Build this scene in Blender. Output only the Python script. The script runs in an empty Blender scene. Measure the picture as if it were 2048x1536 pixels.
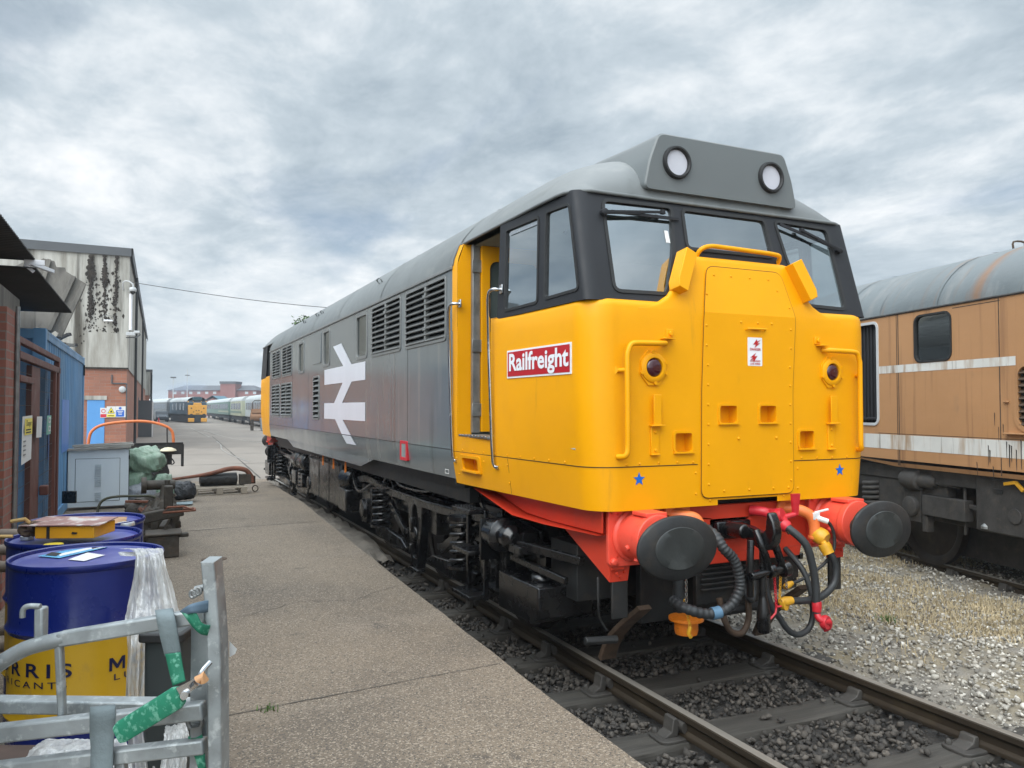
import bpy, bmesh, math, random
import numpy as np
from mathutils import Vector, Matrix
from mathutils.geometry import tessellate_polygon
random.seed(7)
R = math.radians
scene = bpy.context.scene
COL = scene.collection

# ------------------------------------------------------------------ mesh helpers
class MB:
    """collects faces; build() links them as ONE mesh object"""
    def __init__(s): s.v = []; s.f = []; s.T = None
    def add(s, vs, fs):
        o = len(s.v)
        for p in vs:
            s.v.append(tuple(s.T(p)) if s.T else tuple(p))
        s.f.extend([tuple(i + o for i in q) for q in fs]); return s
    def quad(s, a, b, c, d): return s.add([a, b, c, d], [(0, 1, 2, 3)])
    def box(s, c, d, m=None):
        x, y, z = d[0]/2, d[1]/2, d[2]/2
        vs = [Vector((i*x, j*y, k*z)) for i in (-1, 1) for j in (-1, 1) for k in (-1, 1)]
        if m is not None: vs = [m @ v for v in vs]
        c = Vector(c)
        return s.add([v + c for v in vs], [(0,1,3,2),(4,6,7,5),(0,4,5,1),(2,3,7,6),(0,2,6,4),(1,5,7,3)])
    def bb(s, x0, x1, y0, y1, z0, z1): return s.box(((x0+x1)/2,(y0+y1)/2,(z0+z1)/2),(abs(x1-x0),abs(y1-y0),abs(z1-z0)))
    def beam(s, p, q, w, h, up=(0,0,1)):
        p, q = Vector(p), Vector(q); d = q - p; L = d.length; d.normalize()
        u = Vector(up); a = d.cross(u)
        if a.length < 1e-4: a = d.cross(Vector((1,0,0)))
        a.normalize(); u = a.cross(d)
        vs = [c + a*(i*w/2) + u*(j*h/2) for c in (p, q) for i, j in ((-1,-1),(1,-1),(1,1),(-1,1))]
        return s.add(vs, [(0,1,2,3),(7,6,5,4),(0,4,5,1),(1,5,6,2),(2,6,7,3),(3,7,4,0)])
    def tube(s, pts, r, n=10, caps=True, closed=False, rr=None):
        P = [Vector(p) for p in pts]; m = len(P)
        if rr is None: rr = [r]*m
        t0 = (P[1]-P[0]).normalized()
        a = t0.cross(Vector((0,0,1)))
        if a.length < 1e-3: a = t0.cross(Vector((1,0,0)))
        a.normalize(); vs = []
        for i in range(m):
            if closed: t = (P[(i+1) % m]-P[i-1]).normalized()
            else: t = (P[min(i+1,m-1)]-P[max(i-1,0)]).normalized()
            a = (a - t*a.dot(t)); a.normalize(); b = t.cross(a)
            for k in range(n):
                th = 2*math.pi*k/n
                vs.append(P[i] + (a*math.cos(th)+b*math.sin(th))*rr[i])
        fs = []
        for i in range(m if closed else m-1):
            j = (i+1) % m
            for k in range(n):
                fs.append((i*n+k, i*n+(k+1)%n, j*n+(k+1)%n, j*n+k))
        if caps and not closed:
            fs.append(tuple(range(n-1,-1,-1))); fs.append(tuple((m-1)*n+k for k in range(n)))
        return s.add(vs, fs)
    def lathe(s, prof, c, axis=(0,0,1), n=24, xdir=None, sx=1, sy=1, caps=True):
        c = Vector(c); ax = Vector(axis).normalized()
        a = Vector(xdir) if xdir else (Vector((1,0,0)) if abs(ax.x) < .8 else Vector((0,1,0)))
        a = (a - ax*a.dot(ax)).normalized(); b = ax.cross(a)
        vs = []
        for r, h in prof:
            for k in range(n):
                th = 2*math.pi*k/n
                vs.append(c + ax*h + a*(r*sx*math.cos(th)) + b*(r*sy*math.sin(th)))
        fs = [(i*n+k, i*n+(k+1)%n, (i+1)*n+(k+1)%n, (i+1)*n+k) for i in range(len(prof)-1) for k in range(n)]
        if caps:
            fs.append(tuple(range(n-1,-1,-1))); fs.append(tuple((len(prof)-1)*n+k for k in range(n)))
        return s.add(vs, fs)
    def cyl(s, p, q, r, n=16): return s.tube([p, q], r, n)
    def prism(s, poly, mapf, h0, h1):
        """poly of (a,b); mapf(a,b,h)->xyz"""
        n = len(poly)
        vs = [mapf(a, b, h0) for a, b in poly] + [mapf(a, b, h1) for a, b in poly]
        fs = [(i, (i+1)%n, n+(i+1)%n, n+i) for i in range(n)]
        fs += [tuple(range(n-1,-1,-1)), tuple(range(n, 2*n))]
        return s.add(vs, fs)
    def plate(s, outer, holes, mapf, depth=0.0):
        """flat-ish plate with holes; rims go back by depth"""
        loops = [outer]+holes
        pts = [p for l in loops for p in l]
        tris = tessellate_polygon([[Vector((a, b, 0)) for a, b in l] for l in loops])
        vs = [mapf(a, b, 0) for a, b in pts]
        fs = [tuple(t) for t in tris]
        if depth:
            n = len(pts); vs += [mapf(a, b, depth) for a, b in pts]
            o = 0
            for l in loops:
                m = len(l)
                fs += [(o+i, o+(i+1)%m, n+o+(i+1)%m, n+o+i) for i in range(m)]
                o += m
        return s.add(vs, fs)
    def grid(s, rows, closed=False, skip=None):
        m = len(rows[0]); vs = [p for r in rows for p in r]; fs = []
        for i in range(len(rows)-1):
            for j in range(m if closed else m-1):
                if skip and skip(i, j): continue
                fs.append((i*m+j, i*m+(j+1)%m, (i+1)*m+(j+1)%m, (i+1)*m+j))
        return s.add(vs, fs)
    def ring(s, outer, inner, mapf, h0, h1):
        """frame between two loops of equal count, thickness h0..h1"""
        n = len(outer)
        vs = [mapf(a,b,h) for l,h in ((outer,h0),(outer,h1),(inner,h1),(inner,h0)) for a,b in l]
        fs = []
        for L in range(4):
            for i in range(n):
                fs.append((L*n+i, L*n+(i+1)%n, ((L+1)%4)*n+(i+1)%n, ((L+1)%4)*n+i))
        return s.add(vs, fs)
    def build(s, name, mat, parent=None, smooth=35, bevel=0, label=None, recalc=True, seg=2):
        me = bpy.data.meshes.new(name)
        me.from_pydata(s.v, [], s.f)
        if recalc:
            bm = bmesh.new(); bm.from_mesh(me)
            bmesh.ops.recalc_face_normals(bm, faces=bm.faces); bm.to_mesh(me); bm.free()
        me.update()
        if smooth:
            for p in me.polygons: p.use_smooth = True
            me.set_sharp_from_angle(angle=R(smooth))
        ob = bpy.data.objects.new(name, me); COL.objects.link(ob)
        me.materials.append(mat)
        if parent is not None: ob.parent = parent
        if bevel:
            md = ob.modifiers.new('bevel', 'BEVEL'); md.width = bevel; md.segments = seg
            md.limit_method = 'ANGLE'; md.angle_limit = R(40); md.harden_normals = False
        if label: ob['label'] = label
        return ob

def rrect(x0, x1, z0, z1, r, n=4):
    out = []
    for cx, cz, a0 in ((x1-r,z1-r,0),(x0+r,z1-r,90),(x0+r,z0+r,180),(x1-r,z0+r,270)):
        for k in range(n+1):
            a = R(a0+90*k/n); out.append((cx+r*math.cos(a), cz+r*math.sin(a)))
    return out
def rpoly(pts, r, n=4):
    """round the corners of a polygon"""
    out = []; m = len(pts)
    for i in range(m):
        p = Vector(pts[i]); a = Vector(pts[i-1])-p; b = Vector(pts[(i+1)%m])-p
        ri = min(r, a.length*.45, b.length*.45)
        A = p+a.normalized()*ri; B = p+b.normalized()*ri
        for k in range(n+1):
            t = k/n; q = A*(1-t)**2+p*(2*t*(1-t))+B*t*t; out.append((q.x, q.y))
    return out
def inset(pts, d):
    """rough inward offset of a convex-ish loop"""
    m = len(pts); A = sum(pts[i-1][0]*pts[i][1]-pts[i][0]*pts[i-1][1] for i in range(m)); sg = 1 if A > 0 else -1
    out = []
    for i in range(m):
        p = Vector(pts[i]); a = p-Vector(pts[i-1]); b = Vector(pts[(i+1)%m])-p
        if a.length < 1e-6: a = b
        if b.length < 1e-6: b = a
        t = (a.normalized()+b.normalized()).normalized(); out.append((p.x - sg*t.y*d, p.y + sg*t.x*d))
    return out
def smooth_path(pts, n=6):
    P = [Vector(p) for p in pts]; out = []
    for i in range(len(P)-1):
        a = P[max(i-1,0)]; b = P[i]; c = P[i+1]; d = P[min(i+2,len(P)-1)]
        for k in range(n):
            t = k/n
            out.append(.5*((2*b)+(c-a)*t+(2*a-5*b+4*c-d)*t*t+(3*b-a-3*c+d)*t**3))
    out.append(P[-1]); return out

def thing(name, label, cat, loc=(0,0,0), rz=0, group=None):
    o = bpy.data.objects.new(name, None); COL.objects.link(o)
    o.location = loc; o.rotation_euler = (0,0,rz); o.empty_display_size = .2
    o['label'] = label; o['category'] = cat
    if group: o['group'] = group
    return o
def tag(o, label, cat, group=None, kind=None):
    if label: o['label'] = label
    if cat: o['category'] = cat
    if group: o['group'] = group
    if kind: o['kind'] = kind
    return o
def struct(o): o['kind'] = 'structure'; return o
def merge_into(ob, mb):
    bm = bmesh.new(); bm.from_mesh(ob.data); vs = [bm.verts.new(v) for v in mb.v]
    for f in mb.f:
        q = bm.faces.new([vs[i] for i in f]); q.smooth = True
    bm.to_mesh(ob.data); bm.free()
def copy_tree(o, parent=None):
    c = o.copy(); COL.objects.link(c)
    if parent is not None: c.parent = parent
    for ch in [x for x in bpy.data.objects if x.parent == o]: copy_tree(ch, c)
    return c

# ------------------------------------------------------------------ materials
class NT:
    def __init__(s, m): s.t = m.node_tree; s.n = s.t.nodes; s.l = s.t.links
    def new(s, typ, **kw):
        n = s.n.new(typ)
        for k, v in kw.items():
            if hasattr(n, k): setattr(n, k, v)
            else: n.inputs[k].default_value = v
        return n
    def link(s, a, b): s.l.new(a, b)
def c4(c): return (c[0], c[1], c[2], 1)
def mat(name, col, rough=.5, metal=0, coat=0, var=None, dirt=None, dirt2=None, dirt3=None, bump=None, spec=.5, rvar=0, speck=None):
    """var=(scale, amount, stretch); dirt=(colour, scale, lo, hi, stretch, detail); bump=(scale, distance); all in object space"""
    m = bpy.data.materials.new(name); m.use_nodes = True
    t = NT(m); b = t.n['Principled BSDF']
    b.inputs['Roughness'].default_value = rough; b.inputs['Metallic'].default_value = metal
    b.inputs['Specular IOR Level'].default_value = spec
    if coat: b.inputs['Coat Weight'].default_value = coat; b.inputs['Coat Roughness'].default_value = .12
    tc = t.new('ShaderNodeTexCoord')
    def noise(scale, stretch=(1,1,1), detail=5, rgh=.6):
        mp = t.new('ShaderNodeMapping'); mp.inputs['Scale'].default_value = stretch
        t.link(tc.outputs['Object'], mp.inputs['Vector'])
        n = t.new('ShaderNodeTexNoise'); n.inputs['Scale'].default_value = scale
        n.inputs['Detail'].default_value = detail; n.inputs['Roughness'].default_value = rgh
        t.link(mp.outputs['Vector'], n.inputs['Vector']); return n.outputs['Fac']
    cur = None
    def mix(fac, a, bcol):
        x = t.new('ShaderNodeMix', data_type='RGBA')
        t.link(fac, x.inputs['Factor'])
        if a is None: x.inputs[6].default_value = c4(col)
        else: t.link(a, x.inputs[6])
        x.inputs[7].default_value = c4(bcol); return x.outputs[2]
    def ramp(fac, lo, hi):
        r = t.new('ShaderNodeMapRange'); r.inputs['From Min'].default_value = lo; r.inputs['From Max'].default_value = hi
        t.link(fac, r.inputs['Value']); return r.outputs['Result']
    if var:
        f = noise(var[0], var[2] if len(var) > 2 else (1,1,1)); a = var[1]
        f2 = ramp(f, .3, .7)
        x = t.new('ShaderNodeMix', data_type='RGBA'); t.link(f2, x.inputs['Factor'])
        x.inputs[6].default_value = c4([c*(1-a) for c in col]); x.inputs[7].default_value = c4([min(1,c*(1+a)) for c in col])
        cur = x.outputs[2]
    for d in (dirt, dirt2, dirt3):
        if d:
            f = noise(d[1], d[4] if len(d) > 4 else (1,1,1), d[5] if len(d) > 5 else 6)
            cur = mix(ramp(f, d[2], d[3]), cur, d[0])
    if speck:   # (colour, scale, threshold)
        for sp in speck:
            v = t.new('ShaderNodeTexVoronoi'); v.inputs['Scale'].default_value = sp[1]
            t.link(tc.outputs['Object'], v.inputs['Vector'])
            r = t.new('ShaderNodeSeparateColor'); t.link(v.outputs['Color'], r.inputs[0])
            cur = mix(ramp(r.outputs[0], sp[2], sp[2]+.08), cur, sp[0])
    if cur is None: b.inputs['Base Color'].default_value = c4(col)
    else: t.link(cur, b.inputs['Base Color'])
    if rvar:
        f = noise(var[0]*2 if var else 3, (1,1,1))
        r = t.new('ShaderNodeMapRange'); r.inputs['From Min'].default_value = .3; r.inputs['From Max'].default_value = .7
        r.inputs['To Min'].default_value = max(.02, rough-rvar); r.inputs['To Max'].default_value = min(1, rough+rvar)
        t.link(f, r.inputs['Value']); t.link(r.outputs['Result'], b.inputs['Roughness'])
    if bump:
        f = noise(bump[0], bump[2] if len(bump) > 2 else (1,1,1), 6)
        bp = t.new('ShaderNodeBump'); bp.inputs['Distance'].default_value = bump[1]; bp.inputs['Strength'].default_value = 1
        t.link(f, bp.inputs['Height']); t.link(bp.outputs['Normal'], b.inputs['Normal'])
    return m
def brick_mat(name, c1, c2, mortar, bw=.225, bh=.075, dirt=None):
    m = bpy.data.materials.new(name); m.use_nodes = True; t = NT(m); b = t.n['Principled BSDF']
    b.inputs['Roughness'].default_value = .85
    tc = t.new('ShaderNodeTexCoord'); sx = t.new('ShaderNodeSeparateXYZ'); t.link(tc.outputs['Object'], sx.inputs[0])
    ad = t.new('ShaderNodeMath', operation='ADD'); t.link(sx.outputs[0], ad.inputs[0]); t.link(sx.outputs[1], ad.inputs[1])
    cb = t.new('ShaderNodeCombineXYZ'); t.link(ad.outputs[0], cb.inputs[0]); t.link(sx.outputs[2], cb.inputs[1])
    br = t.new('ShaderNodeTexBrick'); t.link(cb.outputs[0], br.inputs['Vector'])
    br.inputs['Scale'].default_value = 1; br.inputs['Brick Width'].default_value = bw; br.inputs['Row Height'].default_value = bh
    br.inputs['Mortar Size'].default_value = .008; br.inputs['Color1'].default_value = c4(c1); br.inputs['Color2'].default_value = c4(c2)
    br.inputs['Mortar'].default_value = c4(mortar); br.inputs['Bias'].default_value = 0
    n = t.new('ShaderNodeTexNoise'); n.inputs['Scale'].default_value = 1.3; n.inputs['Detail'].default_value = 8
    t.link(tc.outputs['Object'], n.inputs['Vector'])
    r = t.new('ShaderNodeMapRange'); r.inputs['From Min'].default_value = .35; r.inputs['From Max'].default_value = .75
    t.link(n.outputs['Fac'], r.inputs['Value'])
    x = t.new('ShaderNodeMix', data_type='RGBA'); t.link(r.outputs[0], x.inputs['Factor']); t.link(br.outputs['Color'], x.inputs[6])
    x.inputs[7].default_value = c4(dirt or [c*.6 for c in c1]); t.link(x.outputs[2], b.inputs['Base Color'])
    bp = t.new('ShaderNodeBump'); bp.inputs['Distance'].default_value = .006; bp.invert = True
    t.link(br.outputs['Fac'], bp.inputs['Height']); t.link(bp.outputs['Normal'], b.inputs['Normal'])
    return m
def glass_mat(name, tint, refl, rough=.02, gcol=(1,1,1)):
    m = bpy.data.materials.new(name); m.use_nodes = True; t = NT(m); t.n.clear()
    o = t.new('ShaderNodeOutputMaterial'); tr = t.new('ShaderNodeBsdfTransparent'); tr.inputs[0].default_value = c4(tint)
    gl = t.new('ShaderNodeBsdfGlossy'); gl.inputs['Roughness'].default_value = rough; gl.inputs['Color'].default_value = c4(gcol)
    lw = t.new('ShaderNodeLayerWeight'); lw.inputs['Blend'].default_value = .25
    mr = t.new('ShaderNodeMapRange'); mr.inputs['To Min'].default_value = refl; mr.inputs['To Max'].default_value = .95
    t.link(lw.outputs['Fresnel'], mr.inputs['Value'])
    mx = t.new('ShaderNodeMixShader'); t.link(mr.outputs[0], mx.inputs[0]); t.link(tr.outputs[0], mx.inputs[1]); t.link(gl.outputs[0], mx.inputs[2])
    t.link(mx.outputs[0], o.inputs[0]); return m

MT = {}
def m_(k): return MT[k]
MT['yellow'] = mat('warning_yellow_paint', (.80,.345,.0015), .40, coat=.05, spec=.22, var=(1.2,.05), rvar=.07, dirt=((.66,.27,.004),2.0,.58,.85,(1,1,.35)), dirt2=((.50,.235,.02),5,.66,.86,(1.6,1.6,.25)), bump=(1.7,.006))
MT['grey_side'] = mat('grey_body_paint', (.125,.142,.150), .17, coat=.35, var=(.7,.18,(1,.5,1)), rvar=.08, dirt=((.23,.225,.21),2.2,.55,.8,(1,2.2,.18)), dirt2=((.07,.075,.075),3.5,.58,.8,(1,1.4,.1)), bump=(2.0,.004,(1,1,.6)))
MT['grey_roof'] = mat('grey_roof_paint', (.150,.160,.158), .5, var=(1.2,.16), dirt=((.20,.205,.195),5,.55,.8,(1,.4,1)), dirt2=((.09,.095,.09),3,.58,.8,(1,.7,.5)), rvar=.12)
MT['grey_box'] = mat('grey_headcode_paint', (.130,.142,.142), .42, var=(1.5,.07), rvar=.06)
MT['black_paint'] = mat('black_cab_paint', (.020,.021,.024), .58, spec=.35, var=(3,.2), rvar=.1)
MT['black_gloss'] = mat('black_underframe_paint', (.005,.005,.0055), .26, coat=.2, var=(3,.4), rvar=.12, dirt=((.016,.014,.012),6,.52,.8), bump=(40,.0008))
MT['black_dirty'] = mat('oily_black_metal', (.015,.0155,.0155), .55, var=(5,.4), dirt=((.035,.028,.022),8,.5,.75), bump=(30,.002))
MT['rubber'] = mat('black_rubber', (.016,.016,.016), .6, var=(8,.2))
MT['hose'] = mat('black_hose_rubber', (.030,.032,.033), .5, var=(9,.25), dirt=((.05,.05,.05),14,.6,.8))
MT['red'] = mat('red_buffer_beam_paint', (.62,.045,.018), .4, var=(4,.1), rvar=.08, dirt=((.45,.03,.015),5,.6,.85))
MT['pink_red'] = mat('fresh_red_buffer_paint', (.80,.085,.05), .38, var=(4,.07), rvar=.06, dirt=((.62,.05,.03),9,.6,.8))
MT['crimson'] = mat('crimson_valve_paint', (.52,.02,.03), .42, var=(12,.15), rvar=.08)
MT['orange_paint'] = mat('orange_pipe_paint', (.82,.20,.05), .42, var=(8,.1))
MT['orange_cap'] = mat('orange_cap_paint', (.72,.19,.012), .42, var=(9,.15), dirt=((.2,.06,.01),20,.6,.8))
MT['gold_paint'] = mat('golden_yellow_fitting', (.65,.33,.02), .42, var=(12,.15))
MT['white_paint'] = mat('white_paint', (.78,.78,.80), .35, var=(6,.04))
MT['white_dirty'] = mat('white_enamel_lever', (.7,.7,.68), .4, var=(15,.15))
MT['arrow_white'] = mat('white_decal', (.68,.69,.74), .3, coat=.2, var=(2,.05,(1,1,.3)))
MT['red_sign'] = mat('red_sign_enamel', (.46,.012,.02), .35, var=(3,.06))
MT['blue_star'] = mat('blue_star_decal', (.005,.13,.55), .4)
MT['steel'] = mat('polished_steel', (.55,.56,.57), .22, 1, var=(6,.15), rvar=.08)
MT['worn_steel'] = mat('worn_grey_steel', (.24,.245,.24), .45, .6, var=(8,.3), rvar=.1)
MT['dark_void'] = mat('dark_interior', (.006,.006,.007), .8)
MT['cab_int'] = mat('cab_interior_paint', (.22,.26,.25), .6, var=(2,.2))
MT['lens_red'] = mat('red_lamp_lens', (.045,.003,.008), .08, coat=.6)
MT['disc_white'] = mat('opal_headcode_disc', (.52,.52,.56), .3, var=(6,.06))
MT['glass'] = glass_mat('windscreen_glass', (.72,.78,.78), .44, .03, (.86,.93,.97))
MT['glass_clear'] = glass_mat('clear_window_glass', (.8,.85,.85), .12, .02, (.9,.95,1))
MT['glass_side'] = glass_mat('dusty_body_glass', (.25,.27,.26), .28, .06, (.75,.78,.78))
MT['louvre'] = mat('louvre_grey_paint', (.17,.175,.17), .38, var=(3,.15), rvar=.08)
MT['wheel'] = mat('rusty_dark_wheel', (.028,.022,.018), .6, .3, var=(6,.4), dirt=((.06,.04,.025),5,.55,.8))
MT['brown_rust'] = mat('brown_rusted_iron', (.085,.055,.036), .7, .2, var=(12,.35), bump=(40,.002))
MT['rail_side'] = mat('rusty_rail', (.040,.029,.018), .62, .4, var=(5,.35,(1,.2,1)), dirt=((.075,.055,.032),9,.55,.8,(1,.3,1)), bump=(60,.0012))
MT['rail_top'] = mat('worn_rail_head', (.26,.235,.20), .38, .35, var=(6,.3,(1,.06,1)), rvar=.1)
MT['chair_iron'] = mat('cast_iron_chair', (.052,.047,.041), .7, .2, var=(9,.35), bump=(45,.002))
MT['sleeper'] = mat('dark_timber_sleeper', (.046,.041,.034), .78, var=(5,.35,(.3,9,4)), bump=(9,.006,(.3,9,4)), dirt=((.085,.078,.068),6,.55,.8,(.4,4,3)))
# ------------------------------------------------------------------ camera
CAM = Vector((-3.7721, -3.856, 1.8813)); YAW, PITCH = .4343, .0299
cam = bpy.data.cameras.new('camera'); camo = bpy.data.objects.new('camera', cam); COL.objects.link(camo)
cam.lens = 36*1562.9/2048; cam.sensor_width = 36; cam.clip_start = .05; cam.clip_end = 5000
camo.location = CAM; camo.rotation_euler = (R(90)+PITCH, 0, -YAW); scene.camera = camo

# ------------------------------------------------------------------ sky and sun
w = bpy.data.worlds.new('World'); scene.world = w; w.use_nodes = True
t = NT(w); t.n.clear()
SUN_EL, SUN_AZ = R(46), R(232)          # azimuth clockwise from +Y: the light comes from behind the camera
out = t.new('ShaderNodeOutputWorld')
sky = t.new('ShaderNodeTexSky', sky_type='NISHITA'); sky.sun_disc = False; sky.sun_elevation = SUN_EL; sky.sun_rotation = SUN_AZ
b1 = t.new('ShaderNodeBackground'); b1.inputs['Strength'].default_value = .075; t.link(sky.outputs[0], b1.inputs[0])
tc = t.new('ShaderNodeTexCoord'); sp = t.new('ShaderNodeSeparateXYZ'); t.link(tc.outputs['Generated'], sp.inputs[0])
def math_(op, a, b=None, c=None):
    n = t.new('ShaderNodeMath', operation=op)
    for i, x in enumerate((a, b, c)):
        if x is None: continue
        if isinstance(x, (int, float)): n.inputs[i].default_value = x
        else: t.link(x, n.inputs[i])
    return n.outputs[0]
zc = math_('MAXIMUM', sp.outputs[2], 0.0)
dn = math_('ADD', zc, .16)
cx = math_('DIVIDE', sp.outputs[0], dn); cy = math_('DIVIDE', sp.outputs[1], dn)
cb = t.new('ShaderNodeCombineXYZ'); t.link(cx, cb.inputs[0]); t.link(cy, cb.inputs[1])
def wnoise(scale, off, rot, stretch, detail=9, dist=.35, rgh=.55):
    mp = t.new('ShaderNodeMapping'); mp.inputs['Location'].default_value = off; mp.inputs['Rotation'].default_value = (0, 0, rot)
    mp.inputs['Scale'].default_value = stretch
    t.link(cb.outputs[0], mp.inputs['Vector'])
    n = t.new('ShaderNodeTexNoise'); n.inputs['Scale'].default_value = scale; n.inputs['Detail'].default_value = detail
    n.inputs['Roughness'].default_value = rgh; n.inputs['Distortion'].default_value = dist
    t.link(mp.outputs[0], n.inputs['Vector']); return n.outputs['Fac']
n1 = wnoise(.66, (3.1, 1.7, 0), R(25), (1, .9, 1), 10, .2, .56)
n2 = wnoise(3.1, (7.7, 5.2, 0), R(-20), (1, .75, 1), 12, .25, .66)
s_ = math_('ADD', math_('MULTIPLY', n1, .66), math_('MULTIPLY', n2, .34))
rp = t.new('ShaderNodeValToRGB'); t.link(s_, rp.inputs[0]); cr = rp.color_ramp
cr.elements[0].position = .36; cr.elements[0].color = (.27, .34, .41, 1)
cr.elements[1].position = .64; cr.elements[1].color = (.95, .96, .97, 1)
for p, c in ((.44, (.39, .465, .53, 1)), (.50, (.51, .585, .645, 1)), (.56, (.71, .76, .80, 1))):
    e = cr.elements.new(p); e.color = c
# pale towards the horizon, boosted overhead and sunward out of view for extra light
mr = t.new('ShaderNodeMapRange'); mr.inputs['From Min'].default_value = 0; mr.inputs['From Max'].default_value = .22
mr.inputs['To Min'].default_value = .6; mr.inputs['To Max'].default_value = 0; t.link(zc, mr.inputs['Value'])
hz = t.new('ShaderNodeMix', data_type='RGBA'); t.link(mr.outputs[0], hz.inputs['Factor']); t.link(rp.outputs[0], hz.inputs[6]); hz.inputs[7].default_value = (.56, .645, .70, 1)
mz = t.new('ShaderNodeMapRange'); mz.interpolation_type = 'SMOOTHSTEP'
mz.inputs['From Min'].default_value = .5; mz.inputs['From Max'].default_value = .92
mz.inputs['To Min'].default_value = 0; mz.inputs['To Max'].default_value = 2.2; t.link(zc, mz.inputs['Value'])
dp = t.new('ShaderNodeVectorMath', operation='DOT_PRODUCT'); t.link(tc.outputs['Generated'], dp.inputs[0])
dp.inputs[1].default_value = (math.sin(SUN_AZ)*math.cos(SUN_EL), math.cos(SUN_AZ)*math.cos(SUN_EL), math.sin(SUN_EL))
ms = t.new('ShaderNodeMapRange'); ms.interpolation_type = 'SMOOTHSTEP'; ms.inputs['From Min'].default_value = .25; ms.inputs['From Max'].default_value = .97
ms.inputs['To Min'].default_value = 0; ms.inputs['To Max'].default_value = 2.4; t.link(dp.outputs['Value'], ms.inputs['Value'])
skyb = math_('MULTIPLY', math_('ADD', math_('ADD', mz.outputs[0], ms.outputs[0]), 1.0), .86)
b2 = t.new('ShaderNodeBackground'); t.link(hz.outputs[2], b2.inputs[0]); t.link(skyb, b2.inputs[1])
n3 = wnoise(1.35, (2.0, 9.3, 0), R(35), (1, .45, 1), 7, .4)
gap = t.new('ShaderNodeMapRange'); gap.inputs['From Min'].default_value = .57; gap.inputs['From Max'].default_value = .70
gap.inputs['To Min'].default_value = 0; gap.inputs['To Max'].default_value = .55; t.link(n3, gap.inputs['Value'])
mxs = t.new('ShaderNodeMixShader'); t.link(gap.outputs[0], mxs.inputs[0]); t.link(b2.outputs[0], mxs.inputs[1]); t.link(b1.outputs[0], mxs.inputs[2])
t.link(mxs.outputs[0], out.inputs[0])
sun = bpy.data.lights.new('sun', 'SUN'); suno = bpy.data.objects.new('sun', sun); COL.objects.link(suno)
sun.energy = 1.5; sun.angle = R(50); sun.color = (1, .95, .88)
sd = Vector((math.sin(SUN_AZ)*math.cos(SUN_EL), math.cos(SUN_AZ)*math.cos(SUN_EL), math.sin(SUN_EL)))
suno.rotation_euler = sd.to_track_quat('Z', 'Y').to_euler(); suno.location = sd*50
scene.view_settings.view_transform = 'Standard'; scene.view_settings.look = 'None'
scene.view_settings.exposure = 0.43; scene.view_settings.gamma = 1
scene.cycles.max_bounces = 6; scene.cycles.transparent_max_bounces = 16

# ------------------------------------------------------------------ ground levels
def lerp_tab(tab, y):
    if y <= tab[0][0]: return tab[0][1]
    for (a, va), (b, vb) in zip(tab, tab[1:]):
        if y <= b: return va+(vb-va)*(y-a)/(b-a)
    return tab[-1][1]
PZ = ((-20,.25),(10,.25),(17,.02),(22,-.01),(70,-.40),(400,-.42))
XE = ((-20,-1.73),(0,-1.70),(6,-1.50),(9,-1.38),(13,-1.22),(17.4,-.98))
def pz(y): return lerp_tab(PZ, y)
def xe(y): return lerp_tab(XE, y)
MT['concrete'] = mat('aggregate_concrete', (.178,.138,.098), .82, var=(.55,.2), dirt=((.105,.084,.064),.9,.50,.74,(1,.6,1),9), dirt2=((.245,.20,.155),1.1,.58,.8,(.5,1.2,1),9),
    dirt3=((.045,.038,.032),1.9,.655,.72,(1,1,1),8), bump=(70,.003), speck=(((.30,.245,.185),120,.78),((.075,.062,.05),150,.78)))
MT['yard'] = mat('worn_yard_concrete', (.215,.185,.155), .8, var=(.35,.16,(1,.3,1)), dirt=((.15,.135,.12),.22,.52,.75,(1,.45,1),9), dirt2=((.10,.09,.08),.6,.66,.78,(.6,.2,1),8), bump=(25,.004))
MT['apron'] = mat('rough_broken_concrete', (.17,.15,.125), .9, var=(2,.3), dirt=((.07,.062,.052),2.3,.5,.72), bump=(14,.03))
MT['ballast_bed'] = mat('dark_ballast_dust', (.042,.038,.034), .95, var=(12,.4), bump=(30,.02))
MT['gravel_bed'] = mat('pale_gravel_dust', (.21,.19,.16), .95, var=(8,.35), dirt=((.26,.215,.14),1.6,.46,.66), bump=(40,.02))
MT['earth'] = mat('yard_earth', (.16,.145,.12), .95, var=(.5,.3), bump=(6,.02))
mb = MB(); mb.grid([[(x, y, -.34 if y < 40 else -.75) for x in (-900,-60,-12,12,60,900)] for y in (-300,-20,0,20,39,60,120,400,1600)])
struct(mb.build('ground', MT['earth'], smooth=0))
# raised concrete walkway beside the track, with a solid edge
ys = [-9+.5*i for i in range(53)]
ys = [y for y in ys if y <= 17.4]+[17.4]
mb = MB()
jit = [random.uniform(-.006,.006) for _ in ys]
mb.grid([[(-12, y, pz(y)), (-7, y, pz(y)), (-4, y, pz(y)), (xe(y)-.25, y, pz(y)), (xe(y)-.012+j, y, pz(y)), (xe(y)+j, y, pz(y)-.012), (xe(y)+j+.01, y, -.4)] for y, j in zip(ys, jit)])
struct(mb.build('walkway', MT['concrete'], smooth=20, recalc=False))
mb = MB()
mb.grid([[(x, y, pz(y)) for x in (-60,-12,-.98,3,8,20,45)] for y in (17.4,19,22,30,40,55,70,100,150,220)])
struct(mb.build('yard', MT['yard'], smooth=0, recalc=False))
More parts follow.
